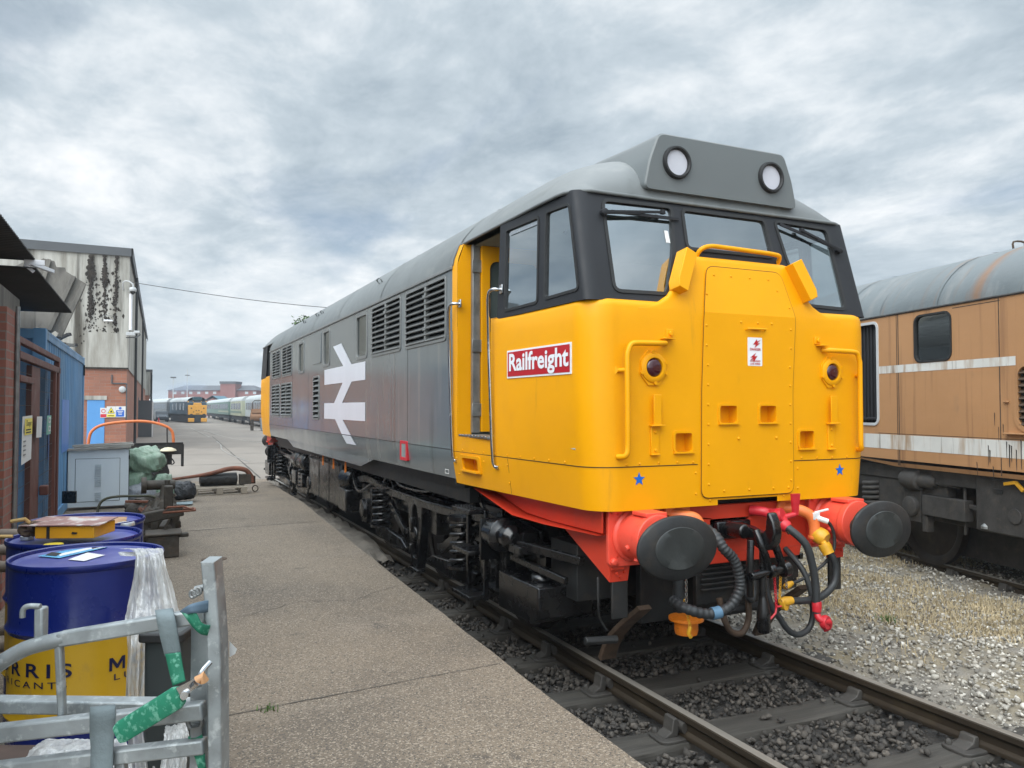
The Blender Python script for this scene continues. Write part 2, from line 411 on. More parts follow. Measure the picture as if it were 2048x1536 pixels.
# dark joints between the concrete bays
MT['joint'] = mat('dirty_joint', (.065,.058,.05), .95, var=(7,.4))
mb = MB()
def strip(mb, pts, wd, dz=.004):
    rows = []
    for i, p in enumerate(pts):
        a = Vector(pts[max(i-1,0)]); b = Vector(pts[min(i+1,len(pts)-1)]); d = (b-a).normalized(); n = Vector((-d.y, d.x, 0))
        p = Vector(p); wj = wd*random.uniform(.6,1.3)
        rows.append([p-n*wj/2+Vector((0,0,dz)), p+n*wj/2+Vector((0,0,dz))])
    mb.grid(rows)
def seam(x0, y0, x1, y1, wd=.014, n=26):
    strip(mb, [(x0+(x1-x0)*i/n+random.uniform(-.006,.006), y0+(y1-y0)*i/n+random.uniform(-.006,.006), pz(y0+(y1-y0)*i/n)) for i in range(n+1)], wd)
seam(-3.6, .55, -1.72, .74, .008); seam(-4.7, 7.2, -1.5, 7.5, .016); seam(-4.0, 14.2, -1.2, 14.0, .03)
def crack(pts):
    q = []
    for (a, b), (c, d) in zip(pts, pts[1:]):
        for k in range(8): q.append((a+(c-a)*k/8+random.uniform(-.025,.025), b+(d-b)*k/8+random.uniform(-.025,.025)))
    strip(mb, [(x, y, pz(y)) for x, y in q], .006)
crack([(-3.1,2.6),(-2.6,2.9),(-2.2,2.75),(-1.6,3.2)]); crack([(-2.9,9.5),(-2.5,10.3),(-2.3,11.4),(-1.6,12)]); crack([(-3.5,5.0),(-3.0,4.5),(-2.8,4.6)])
for y in (24, 31, 38, 46, 55, 66): seam(-4.6, y, 6, y+.3, .06)
seam(-1.1, 17.6, .6, 60, .05, 40)
struct(mb.build('concrete_joints', MT['joint'], smooth=0))
# lower rubble apron filling the gap beside the rail further along
mb = MB(); rows = []
for i in range(56):
    y = 6.3+.2*i; r = []
    for k in range(9):
        x = xe(y)+.01+(-.80-xe(y)-.01)*k/8
        h = -.03+.035*random.uniform(-1,1) if y > 7.4 else -.03-.12*(7.4-y)/1.1+.06*random.uniform(-1,1)
        r.append((x+random.uniform(-.01,.01)*(0<k<8), y+random.uniform(-.05,.05), h))
    rows.append(r)
mb.grid(rows); struct(mb.build('apron', MT['apron'], smooth=40, recalc=False))
mb = MB()
mb.grid([[(x, y, -.215+random.uniform(-.012,.012)) for x in np.linspace(-1.75,1.05,15)] for y in np.linspace(-9,17.4,90)])
struct(mb.build('ballast_bed', MT['ballast_bed'], smooth=40))
def gz_(x, y):      # level of the gravel between the two tracks
    return -.185+.075*math.exp(-((x-2.4)/1.0)**2)+.018*math.sin(x*3.1+y*1.7)*math.cos(y*2.3-x)
mb = MB()
mb.grid([[(x, y, gz_(x, y)) for x in np.linspace(1.05,12,60)] for y in np.linspace(-9,17.4,120)])
struct(mb.build('gravel_bed', MT['gravel_bed'], smooth=40))

# ------------------------------------------------------------------ loose stones (uncountable)
def stones(name, m, P, S, seed):
    rng = np.random.default_rng(seed)
    bm = bmesh.new(); bmesh.ops.create_icosphere(bm, subdivisions=1, radius=1)
    V0 = np.array([v.co[:] for v in bm.verts]); F0 = np.array([[v.index for v in f.verts] for f in bm.faces]); bm.free()
    protos = []
    for _ in range(14):
        d = rng.normal(size=(7,3)); d /= np.linalg.norm(d,axis=1)[:,None]
        V = V0*rng.uniform(.72,1.12,size=(len(V0),1))
        for q in d:                                  # knock flat facets into it
            h = V@q; lim = rng.uniform(.28,.6); V = V-np.outer(np.maximum(h-lim,0),q)
        protos.append(V*np.array([1,rng.uniform(.6,.95),rng.uniform(.45,.75)]))
    n = len(P); nv, nf = len(V0), len(F0)
    VV = np.zeros((n,nv,3)); pi = rng.integers(0,len(protos),n)
    az = rng.uniform(0,2*np.pi,n); tl = rng.normal(0,.35,n); t2 = rng.normal(0,.35,n)
    for i in range(n):
        ca, sa = math.cos(az[i]), math.sin(az[i]); cb_, sb = math.cos(tl[i]), math.sin(tl[i]); cc, sc = math.cos(t2[i]), math.sin(t2[i])
        Rm = np.array([[ca,-sa,0],[sa,ca,0],[0,0,1]])@np.array([[1,0,0],[0,cb_,-sb],[0,sb,cb_]])@np.array([[cc,0,sc],[0,1,0],[-sc,0,cc]])
        VV[i] = protos[pi[i]]@Rm.T*S[i]+P[i]
    FF = (F0[None]+(np.arange(n)*nv)[:,None,None]).reshape(-1,3)
    me = bpy.data.meshes.new(name)
    me.vertices.add(n*nv); me.vertices.foreach_set('co', VV.ravel())
    me.loops.add(len(FF)*3); me.loops.foreach_set('vertex_index', FF.ravel().astype(np.int32))
    me.polygons.add(len(FF)); me.polygons.foreach_set('loop_start', np.arange(0,len(FF)*3,3,dtype=np.int32))
    me.update(calc_edges=True); me.validate()
    ob = bpy.data.objects.new(name, me); COL.objects.link(ob); me.materials.append(m); return ob
def stone_mat(name, cols, tint=None):
    m = bpy.data.materials.new(name); m.use_nodes = True; q = NT(m); b = q.n['Principled BSDF']; b.inputs['Roughness'].default_value = .85
    g = q.new('ShaderNodeNewGeometry'); rp = q.new('ShaderNodeValToRGB'); q.link(g.outputs['Random Per Island'], rp.inputs[0])
    cr = rp.color_ramp; cr.elements[0].color = c4(cols[0]); cr.elements[1].color = c4(cols[-1])
    for i, c in enumerate(cols[1:-1]):
        e = cr.elements.new((i+1)/(len(cols)-1)); e.color = c4(c)
    cur = rp.outputs[0]
    if tint:      # oil stain spreading from the rails, in the stones themselves
        tcx = q.new('ShaderNodeTexCoord'); s2 = q.new('ShaderNodeSeparateXYZ'); q.link(tcx.outputs['Object'], s2.inputs[0])
        nz = q.new('ShaderNodeTexNoise'); nz.inputs['Scale'].default_value = 1.3; q.link(tcx.outputs['Object'], nz.inputs['Vector'])
        ad = q.new('ShaderNodeMath', operation='MULTIPLY_ADD'); q.link(nz.outputs['Fac'], ad.inputs[0]); ad.inputs[1].default_value = -1.0; q.link(s2.outputs[0], ad.inputs[2])
        mr = q.new('ShaderNodeMapRange'); mr.inputs['From Min'].default_value = tint[1]; mr.inputs['From Max'].default_value = tint[2]
        mr.inputs['To Min'].default_value = 1; mr.inputs['To Max'].default_value = 0; q.link(ad.outputs[0], mr.inputs['Value'])
        mx = q.new('ShaderNodeMix', data_type='RGBA', blend_type='MULTIPLY'); q.link(mr.outputs[0], mx.inputs['Factor']); q.link(cur, mx.inputs[6]); mx.inputs[7].default_value = c4(tint[0]); cur = mx.outputs[2]
    nz = q.new('ShaderNodeTexNoise'); nz.inputs['Scale'].default_value = 60; tcx = q.new('ShaderNodeTexCoord'); q.link(tcx.outputs['Object'], nz.inputs['Vector'])
    mx = q.new('ShaderNodeMix', data_type='RGBA', blend_type='OVERLAY'); mx.inputs['Factor'].default_value = .5; q.link(cur, mx.inputs[6]); q.link(nz.outputs['Fac'], mx.inputs[7])
    q.link(mx.outputs[2], b.inputs['Base Color']); return m
SLY = [.15+.84*k for k in range(-5, 22)]
rng = np.random.default_rng(3)
P = []; S = []
for _ in range(21000):
    y = rng.uniform(-3.2, 7.5); x = rng.uniform(xe(y)+.03, .98)
    if y > 4 and rng.random() < .45: continue
    if abs(abs(x)-.7525) < .045: continue
    z = -.205+rng.uniform(0,.05)
    dsl = min(abs(y-s) for s in SLY)
    if dsl < .145:
        if rng.random() > .035: continue
        z = -.135
    elif dsl < .2: z -= .012
    P.append((x, y, z)); S.append(min(.052, .029*math.exp(rng.normal(0,.32))))
tag(stones('ballast_stones', stone_mat('dark_ballast_stone', [(.026,.023,.020),(.046,.040,.034),(.066,.056,.046),(.034,.031,.028),(.11,.094,.078),(.050,.044,.038)]), np.array(P), np.array(S), 5),
    'dark oil stained ballast stones packed between the sleepers', 'ballast', kind='stuff')
P = []; S = []
while len(P) < 30000:
    y = rng.uniform(-3.3, 12); x = rng.uniform(.86, 7.2)
    if rng.random() > math.exp(-.16*max(0, y+1.0)-.10*max(0,x-2)): continue
    if x < .98 and min(abs(y-s) for s in SLY) < .13: continue
    P.append((x, y, gz_(max(x,1.05), y)+rng.uniform(-.004,.03)-(.03 if x < 1.1 else 0))); S.append(min(.044, .021*math.exp(rng.normal(0,.38))))
tag(stones('gravel_stones', stone_mat('pale_gravel_stone', [(.22,.20,.17),(.37,.345,.295),(.12,.11,.095),(.50,.47,.41),(.29,.26,.215),(.66,.63,.56)], ((.26,.25,.24), .35, .95)), np.array(P), np.array(S), 6),
    'pale grey gravel stones spread between the two tracks', 'gravel', kind='stuff')
# dry grass lying over the gravel
def blades(name, m, centres, n, spread, h, seed, lean=.8, wd=.004):
    r = np.random.default_rng(seed); mb = MB()
    for cx_, cy_, zz, k in centres:
        for _ in range(int(n*k)):
            x = cx_+r.normal(0,spread); y = cy_+r.normal(0,spread); a = r.uniform(0,2*math.pi); L = h*r.uniform(.5,1.3); e = r.uniform(.1,1)*lean
            d = Vector((math.cos(a), math.sin(a), 0)); s = Vector((-d.y, d.x, 0))*wd*r.uniform(.6,1.4); p = Vector((x, y, zz(x,y) if callable(zz) else zz))
            q = p+d*L*e*.4+Vector((0,0,L*.55*(1.1-e))); w2 = p+d*L*e+Vector((0,0,L*(1.1-e)*.75))
            mb.add([p-s, p+s, q+s*.7, q-s*.7, w2], [(0,1,2,3),(3,2,4)])
    return mb.build(name, m, smooth=0, recalc=False)
MT['straw'] = mat('dry_straw_grass', (.42,.34,.21), .9, var=(3,.3))
MT['weed'] = mat('green_weed', (.07,.14,.025), .8, var=(8,.3))
gc = []
for _ in range(800):
    x = rng.uniform(1.7, 6.2); y = rng.uniform(-1.5, 8)
    s = math.sin(x*1.3+.5)*math.cos(y*.8+x*.4)
    if s > .08 and abs(x-2.0) > .25: gc.append((x, y, gz_, 1))
tag(blades('dry_grass', MT['straw'], gc, 115, .19, .10, 4, 1.0, .0040), 'flattened straw coloured dry grass on the gravel', 'grass', kind='stuff')
# ------------------------------------------------------------------ main track
def bullhead(mb, xc, y0, y1, zt=0.0, n=1):
    prof = [(-.033,-.004),(-.026,0),(.026,0),(.033,-.004),(.034,-.034),(.027,-.045),(.0095,-.056),(.0095,-.098),(.027,-.112),(.031,-.122),(.028,-.143),(-.028,-.143),(-.031,-.122),(-.027,-.112),(-.0095,-.098),(-.0095,-.056),(-.027,-.045),(-.034,-.034)]
    mb.grid([[(xc+a, y0+(y1-y0)*i/n, zt+b) for a, b in prof] for i in range(n+1)], closed=True)
    mb.add([(xc+a, y0, zt+b) for a, b in prof], [tuple(range(len(prof)))])
def make_rail(xc, y0, y1, label, parent_rz=None, loc=(0,0,0), rz=0):
    t = thing('rail', label, 'rail', loc, rz, 'running rails of the tracks')
    mb = MB(); bullhead(mb, xc, y0, y1); mb.build('rail_body', MT['rail_side'], t, smooth=30)
    mb = MB(); mb.bb(xc-.026, xc+.026, y0, y1, .0005, .0035); mb.build('running_surface', MT['rail_top'], t, smooth=0, bevel=.0015)
    return t
make_rail(-.7525, -5.6, 18.4, 'brown rusty rail nearest the concrete walkway, running under the yellow locomotive')
make_rail(.7525, -5.6, 18.4, 'grey topped rail beside the pale gravel, running under the yellow locomotive')
# two chaired sleepers share one build; copies below
def make_sleeper():
    t = thing('sleeper', 'dark timber sleeper under the near track', 'sleeper', (0,0,0), 0, 'timber sleepers of the near track')
    mb = MB(); rows = []
    for i in range(27):
        x = -1.30+2.6*i/26
        rows.append([(x, a+random.uniform(-.004,.004), b+random.uniform(-.004,.004)) for a, b in ((-.127,-.3),(-.127,-.168),(-.118,-.158),(-.04,-.156),(.04,-.157),(.118,-.158),(.127,-.168),(.127,-.3))])
    mb.grid(rows); mb.add(rows[0], [tuple(range(8))]); mb.add(rows[-1], [tuple(range(8))])
    mb.build('timber', MT['sleeper'], t, smooth=40)
    for s in (-1, 1):
        x = s*.7525; mb = MB()
        base = rpoly([(x-.19,-.10),(x+.19,-.10),(x+.19,.10),(x-.19,.10)], .06)
        mb.prism(base, lambda a,b,h: (a,b,h), -.160, -.138)
        for q in (-1, 1):      # the two jaws; the outer one is tall
            tall = q == s; ho = -.028 if tall else -.072; xo = x+q*.058 if tall else x+q*.040
            p = [(x+q*.15,-.139),(xo+q*.036,-.128+.02),(xo+q*.022,ho),(xo-q*.006,ho),(xo-q*.016,-.055 if tall else -.085),(xo-q*.012,-.139)]
            mb.prism(p, lambda a,b,h: (a, h, b), -.05, .05)
        ch = mb.build('chair', MT['chair_iron'], t, smooth=35, bevel=.006)
        mb = MB(); kx = x+s*.028
        mb.lathe([(.021,-.09),(.021,.09)], (kx, 0, -.078), (0,1,0), 12, sy=1.6)
        mb.build('key', MT['chair_iron'], ch, smooth=40)
        for q in (-1, 1):
            mb = MB(); mb.lathe([(.02,-.139),(.02,-.122),(.016,-.115),(.010,-.108)], (x+q*.145, -.062*q, 0), (0,0,1), 8); mb.build('chair_screw', MT['chair_iron'], ch, smooth=30)
    return t
SLAB = {-5:'dark timber sleeper at the foreground end of the track, nearest the viewer', -4:'dark timber sleeper in the near corner of the track, next after the nearest one', -3:'bare timber sleeper crossing the lower right corner of the picture', -2:'bare timber sleeper with two iron chairs in the bottom right, second of the visible ones', -1:'bare timber sleeper in the open between the hanging hoses and the next bare one', 0:'shaded timber sleeper just below the red hose coupling and orange cap'}
proto = make_sleeper()
sl = [y for y in SLY if y < 5.4]
for i, y in enumerate(sl):
    o = proto if i == 0 else copy_tree(proto)
    o.location = (0, y, 0); o.rotation_euler = (0, 0, R(-1.5)+random.uniform(-.006,.006)+R(5 if False else 0))
    k = i-len([q for q in sl if q < .6])
    o['label'] = SLAB.get(round((y-.15)/.84), 'oily timber sleeper in the dark under the grey locomotive')
# inset rails curving across the yard beyond
for j, (pts, lab) in enumerate(((((3.2,36),(2.4,42),(1.7,50),(1.3,60),(1.2,80)), 'thin inset rail curving across the far yard, the right one'), (((-.55,25.2),(-.7,30),(-.6,36),(-.1,44),(.3,60),(.4,90)), 'thin inset rail curving across the far yard, the left one'))):
    mb = MB(); P_ = smooth_path([(x, y, pz(y)) for x, y in pts], 8); strip(mb, P_, .07, .006)
    tag(mb.build('inset_rail', MT['rail_top'], smooth=0), lab, 'rail', 'rails set into the yard')
# ------------------------------------------------------------------ main locomotive (nose towards the viewer, body along +Y)
LOCO = thing('diesel_locomotive', 'grey and yellow diesel locomotive with white double arrow and red buffer beam', 'locomotive')
LEN = 16.95
def tuck(z, y):
    u = min(1, max(0, (2.65-y)/2.0)); b = -.035*max(0, (1.5-z)/.25)**1.4 if z < 1.5 else 0
    return u*-.06*max(0, (1.9-z)/.7)**1.5+(1-u)*b
def hw(y): return 1.335-.035*max(0, 2.65-y)
def sx(y, z): return hw(y)+tuck(z, y)-(.04*(z-2.57) if z > 2.57 else 0)
def text_mesh(mb, s, size, mapf, bold=.0, space=1.0, align='CENTER', sx_=1.0, fit=None):
    """outline text filled as a mesh, mapped by mapf(a,b,0)"""
    cu = bpy.data.curves.new('t', 'FONT'); cu.body = s; cu.size = size; cu.align_x = align; cu.align_y = 'CENTER'
    cu.offset = bold; cu.space_character = space; cu.resolution_u = 3; cu.fill_mode = 'FRONT'
    ob = bpy.data.objects.new('t', cu); COL.objects.link(ob)
    dg = bpy.context.evaluated_depsgraph_get(); me = bpy.data.meshes.new_from_object(ob.evaluated_get(dg))
    if fit and len(me.vertices):
        wd = max(v.co.x for v in me.vertices)-min(v.co.x for v in me.vertices); sx_ = fit/wd
    mb.add([mapf(v.co.x*sx_, v.co.y, 0) for v in me.vertices], [tuple(p.vertices) for p in me.polygons])
    bpy.data.objects.remove(ob); bpy.data.curves.remove(cu); bpy.data.meshes.remove(me)

MT['door_pane'] = mat('grey_green_door_pane', (.075,.095,.09), .15)
FZ0, FY0, FK = 2.55, .44, .26             # raked windscreen plane
def fy(z): return FY0+FK*(z-FZ0)
KB = .20
NY, RC = .41, .20                         # nose front and corner radius
def plan(z, ys, angs, xs, ins=0.0):
    """one horizontal outline of the nose from the left side round to the right"""
    o = []
    yc = NY+RC; w0 = sx(yc, z)
    si = lambda y: ins*min(1, max(0, (1.85-y)/.5))
    for y in ys: o.append((-(sx(y, z)-si(y)), y, z))
    for a in angs: o.append((-(w0-RC)-(RC-ins)*math.cos(a), yc-(RC-ins)*math.sin(a), z))
    for x in xs: o.append((x*(w0-RC)/(sx(yc,2.0)-RC), NY+ins, z))
    for a in reversed(angs): o.append(((w0-RC)+(RC-ins)*math.cos(a), yc-(RC-ins)*math.sin(a), z))
    for y in reversed(ys): o.append(((sx(y, z)-si(y)), y, z))
    return o

def build_cab(T, detail):
    par = LOCO
    def B():
        m = MB(); m.T = T; return m
    ysid = [2.65,2.54,2.45,2.11,1.86,1.76,1.4,1.0,.8,.62]
    angs = [R(a) for a in (8,20,33,46,59,72,84)]
    w0 = sx(NY+RC, 2.0)-RC
    xo = sorted([-w0,-.8,-.603,-.457,-.26,-.235,-.081,.119,.273,.30,.497,.643,.85,w0]+[-.02])
    # ---- lower shell with door opening and footstep pockets
    mb = B()
    zs = [1.215,1.25,1.34,1.455,1.5,1.585,1.63,1.712,1.775,1.895,2.0,2.15,2.3,2.45,2.54,2.57,2.585,2.59]
    insets = [0]*14+[.004,.014,.035,.07]
    rows = []
    for z, i_ in zip(zs, insets): rows.append(plan(z, ysid, angs, xo, i_))
    nL = len(ysid); nA = len(angs)
    def skip(i, j):
        z0, z1 = zs[i], zs[i+1]; zm = (z0+z1)/2
        if not detail: return False
        if j < nL-1:
            ym = (ysid[j]+ysid[j+1])/2
            if 1.86 < ym < 2.54 and zm > 1.63: return True
            if 2.11 < ym < 2.45 and 1.34 < zm < 1.455: return True
        k = j-(nL+nA)
        if 0 <= k < len(xo)-1:
            xm = (xo[k]+xo[k+1])/2
            for a, b, c, d in ((-.603,-.457,1.585,1.712),(-.235,-.081,1.775,1.895),(.119,.273,1.775,1.895),(.497,.643,1.585,1.712)):
                if a < xm < b and c < zm < d: return True
            if -.26 < xm < .30 and zm < 1.25: return True
        return False
    mb.grid(rows, skip=skip)
    nose = mb.build('cab_nose', MT['yellow'], par, smooth=38)
    # ---- raised centre of the nose that rises between the windscreens
    mb = B()
    def bump(x, z, h): return (x+.02, NY-.004+max(0, z-2.53)*KB+h, z)
    sh = [(-.86,2.50),(-.80,2.58),(-.70,2.60),(-.615,2.70),(-.56,2.84),(-.525,2.925),(-.45,2.955),(.45,2.955),(.525,2.925),(.56,2.84),(.615,2.70),(.70,2.60),(.80,2.58),(.86,2.50)]
    outl = [(-.86,2.45)]+sh+[(.86,2.45)]
    front = [bump(a, b, .012 if b < 2.56 else 0) for a, b in outl]
    mid = [bump(a, b, 0) for a, b in [(x*.97, min(z, 2.53) if z < 2.56 else z-.03) for x, z in outl]]
    low = [(x*.97+.02, NY-.004, 2.53) for x in np.linspace(-.80,.80,9)]
    # face as a fan of vertical strips so the crease at z=2.53 stays sharp
    def top(x):
        x = abs(x)
        tab = [(0,2.93),(.42,2.93),(.47,2.922),(.505,2.90),(.53,2.86),(.56,2.78),(.60,2.69),(.65,2.63),(.72,2.588),(.80,2.566),(.90,2.55)]
        return lerp_tab(tab, x)
    xh = [.90,.85,.80,.76,.72,.685,.65,.625,.60,.58,.56,.545,.53,.518,.505,.49,.47,.445,.42,.3,.15]
    xs_ = [-x for x in xh]+[0]+xh[::-1]
    rr_ = []
    for z_t in (0,.25,.5,.75,.96,.98,1.0):
        r = []
        for x in xs_:
            zt = top(x)-.022; z = 2.53+(zt-2.53)*z_t; pr_ = .004*max(0, 1-abs(x)/.78)-.0015
            e = max(0, z_t-.9)/.1
            r.append((x+.02, NY-pr_+(z-2.53)*KB+(.006 if z_t > .96 and z_t < 1 else .018 if z_t == 1 else 0), z+(.012 if z_t > .96 and z_t < 1 else .021 if z_t == 1 else 0)))
        rr_.append(r)
    rr_.append([(x+.02, fy(top(x))+.03, top(x)+.004) for x in xs_])
    base = [[(x+.02, NY+.002, 2.44) for x in xs_]]
    mb.grid(base+rr_)
    mb.build('nose_top', MT['yellow'], par, smooth=38)
    # ---- black window band: side plates with two windows, front plate with three
    front_w = [rpoly([(-1.035,3.295),(-.435,3.305),(-.485,2.96),(-.585,2.68),(-.62,2.635),(-1.045,2.63)], .07),
               rpoly([(-.375,3.30),(.405,3.30),(.42,2.98),(-.39,2.98)], .06),
               rpoly([(.475,3.305),(1.04,3.29),(1.05,2.615),(.66,2.625),(.625,2.67),(.525,2.96)], .07)]
    side_w = [rpoly([(1.66,3.27),(1.115,3.262),(1.09,2.62),(1.64,2.615)], .045), rpoly([(1.02,3.25),(.70,3.235),(.515,2.66),(1.0,2.65)], .055)]
    # widen the front corner: window band corner lies behind the forward side window edge
    side_w[1] = rpoly([(1.03,3.272),(.695,3.258),(.535,2.64),(1.01,2.63)], .05)
    def mf(x, z, h): return (x, fy(z)+h, z)
    def ms(sgn): return lambda y, z, h: (sgn*(sx(y, z)-.006-h), y, z)
    def ycor(z): return fy(z)+.055
    def xcor(z): return sx(ycor(z), z)-.006-.105
    mb = B()
    zl = [2.575,2.7,2.9,3.1,3.335]
    fo = [(-xcor(z), z) for z in zl]+[(xcor(z), z) for z in reversed(zl)]
    mb.plate(fo, front_w if detail else [], mf, .03)
    for sg in (-1, 1):
        so = [(1.76,2.575),(1.76,3.335)]+[(ycor(z), z) for z in reversed(zl)]
        mb.plate(so, side_w if detail else [], ms(sg), .03)
        rows = []
        for z in zl:
            a = Vector((xcor(z), fy(z), 0)); c = Vector((sx(fy(z), z)-.006, fy(z), 0)); b_ = Vector((sx(ycor(z), z)-.006, ycor(z), 0)); r = []
            for k in range(9):
                u = k/8; q = a*(1-u)**2+c*(2*u*(1-u))+b_*u*u; r.append((sg*q.x, q.y, z))
            rows.append(r)
        mb.grid(rows)
        # pillar edge beside the door
        mb.add([(sg*(sx(1.76,z)-d), 1.76, z) for z, d in ((2.575,.006),(3.335,.006),(3.335,.07),(2.575,.07))], [(0,1,2,3)])
    mb.build('window_surround', MT['black_paint'], par, smooth=30, recalc=False)
    if detail:
        for k, pl in enumerate(front_w):
            mb = B(); mb.ring(pl, inset(pl, .024), mf, -.008, .016); fr = mb.build('windscreen', MT['rubber'], par, smooth=40)
            mb = B(); mb.plate(inset(pl, .012), [], lambda a,b,h: mf(a,b,.010)); mb.build('pane', MT['glass'], fr, smooth=0)
        for sg in (-1, 1):
            for k, pl in enumerate(side_w):
                mb = B(); mb.ring(pl, inset(pl, .02), ms(sg), -.007, .014); fr = mb.build('side_window', MT['rubber'], par, smooth=40)
                mb = B(); mb.plate(inset(pl, .01), [], lambda a,b,h: ms(sg)(a,b,.010)); mb.build('pane', MT['glass'], fr, smooth=0)
                if k == 0:
                    mb = B(); mb.plate([(1.60,3.225),(1.12,3.22),(1.12,3.20),(1.60,3.205)], [], lambda a,b,h: ms(sg)(a,b,.002)); mb.build('slider_rail', MT['steel'], fr, smooth=0)
    # ---- roof of the cab: domed front over the windows
    PN = [(1.0,0),(.985,.06),(.968,.13),(.935,.23),(.903,.327),(.86,.43),(.816,.525),(.765,.61),(.713,.683),(.65,.752),(.586,.812),(.51,.866),(.436,.911),(.34,.95),(.238,.98),(.12,.995),(0,1.0)]
    PN = [(-a,b) for a, b in PN]+[(a,b) for a, b in reversed(PN[:-1])]
    mb = B(); Y0 = fy(3.335)-.012; rows = []
    for i in range(19):
        u = i/18; y = Y0+(2.66-Y0)*(u**1.7)
        g = 1 if y > 1.55 else (1-((1.55-y)/(1.55-Y0))**2.3)**.55 if y > Y0 else 0
        Wm = min(sx(y, 3.335)+.012, 1.262)
        if y < Y0+.20: Wm = Wm-.17+.17*math.sqrt(max(0, 1-((Y0+.20-y)/.20)**2))
        H = .505*g; r = []
        for a, b in PN: r.append((a*Wm, y, 3.335+H*b))
        rows.append(r)
    mb.grid(rows); mb.build('cab_roof', MT['grey_roof'], par, smooth=50)
    # drip lip at the roof edge
    mb = B(); lip = [(-min(sx(y,3.335)+.012,1.262), y, 3.332) for y in (2.62,2.2,1.8,1.4,1.1,Y0+.22)]
    arc = [(-(min(sx(Y0+.2,3.335)+.012,1.262)-.17)-.17*math.cos(R(a)), Y0+.2-.2*math.sin(R(a)), 3.332) for a in (20,40,60,80,90)]
    lf = lip+arc; lp = lf+[(-x, y, z) for x, y, z in reversed(lf)]
    mb.tube(lp, .013, 8); mb.build('drip_strip', MT['grey_roof'], par, smooth=60)
    # ---- headcode box
    mb = B()
    hb = rpoly([(-.70,3.395),(.70,3.395),(.655,3.60),(.575,3.80),(-.575,3.80),(-.655,3.60)], .05)
    rows = []
    for y, sc, dz in ((.605,.985,-.005),(.615,1.0,0),(.95,1.0,.01),(1.4,1.02,.022),(2.0,1.0,.035)):
        rows.append([(a*sc, y, (b-3.395)*sc+3.395+dz*(b-3.395)/.4) for a, b in hb])
    mb.grid(rows, closed=True); mb.add(rows[0], [tuple(range(len(hb)))])
    hx = mb.build('headcode_box', MT['grey_box'], par, smooth=40)
    if not detail: return
    for s in (-1, 1):
        mb = B(); c = (s*.43+.003, .606, 3.603)
        mb.lathe([(.090,-.002),(.092,-.022),(.100,-.030),(.112,-.028),(.118,-.012),(.118,.004)], c, (0,1,0), 32, caps=False)
        rg = mb.build('marker_disc', MT['rubber'], par, smooth=50)
        mb = B(); mb.lathe([(.0,-.006),(.094,-.006),(.094,.0)], c, (0,1,0), 32, caps=False); mb.build('opal_glass', MT['disc_white'], rg, smooth=30)
    # ---- nose door plate with its gap, rivets and seams
    def nf(x, z, h): return (x+.02, NY-h-.002+(max(0, z-2.53)*KB if z > 2.53 else 0), z)
    dout = [(-.37,1.29),(.425,1.29),(.405,2.53),(.36,2.79),(.29,2.845),(-.25,2.845),(-.33,2.79),(-.375,2.53)]
    dpoly = rpoly([(-.40,1.27),(.42,1.27),(.42,2.0),(.455,2.53),(.375,2.86),(-.29,2.86),(-.365,2.53),(-.39,2.0)], .06, 4)
    dpoly = [(a-.01, b) for a, b in dpoly]
    # insert the crease points so the plate folds with the nose
    def fold(pl):
        o = []
        for i in range(len(pl)):
            a, b = pl[i-1], pl[i]
            if (a[1]-2.53)*(b[1]-2.53) < 0:
                u = (2.53-a[1])/(b[1]-a[1]); o.append((a[0]+u*(b[0]-a[0]), 2.53))
            o.append(b)
        return o
    def folded(mb, pl, h):
        pl = fold(pl); lo = [p for p in pl if p[1] <= 2.5301]; hi = [p for p in pl if p[1] >= 2.5299]
        for part in (lo, hi): mb.plate(part, [], lambda a,b,_: nf(a,b,h))
        n = len(pl); mb.add([nf(a,b,h) for a,b in pl]+[nf(a,b,-.004) for a,b in pl], [(i,(i+1)%n,n+(i+1)%n,n+i) for i in range(n)])
    # the plate has openings for the two upper footsteps
    mb = B(); pl = fold(dpoly); lo = [p for p in pl if p[1] <= 2.5301]; hi = [p for p in pl if p[1] >= 2.5299]
    steps_c = [(-.235,-.081),(.119,.273)]
    mb.plate(lo, [[(a-.02,1.775),(b-.02,1.775),(b-.02,1.895),(a-.02,1.895)] for a,b in steps_c], lambda a,b,_: nf(a,b,.010))
    mb.plate(hi, [], lambda a,b,_: nf(a,b,.010))
    n = len(pl); mb.add([nf(a,b,.010) for a,b in pl]+[nf(a,b,-.004) for a,b in pl], [(i,(i+1)%n,n+(i+1)%n,n+i) for i in range(n)])
    door = mb.build('nose_door', MT['yellow'], par, smooth=25, recalc=False)
    gp = MB(); gp.T = T
    o_ = inset(dpoly, -.005)
    gp.add([nf(a,b,.0075) for a,b in o_]+[nf(a,b,.0075) for a,b in dpoly], [(i,(i+1)%len(dpoly),len(dpoly)+(i+1)%len(dpoly),len(dpoly)+i) for i in range(len(dpoly))])
    gp.build('door_gap', MT['dark_void'], door, smooth=0)
    def rivet(mb, p, nrm=(0,-1,0), r=.0095):
        mb.lathe([(r,0),(r*.8,r*.45),(r*.35,r*.7)], p, nrm, 8)
    mb = B()
    for z in np.arange(1.36,2.5,.135): rivet(mb, nf(-.35-.01*(z>2.2),z,.010)); rivet(mb, nf(.385+.012*(z>2.2),z,.010))
    for x in (-.22,0,.22,.36): rivet(mb, nf(x,1.31,.010))
    for x in (-.25,-.1,.07,.24,.31): rivet(mb, nf(x,2.80 if x < .3 else 2.72,.010))
    for x in (-.06,.09,.22): rivet(mb, nf(x,2.475-.0,.010))
    rivet(mb, nf(-.335,2.66,.01)); rivet(mb, nf(.40,2.60,.01))
    for x in (-.09,.25): rivet(mb, nf(x,1.665,.010), r=.012)
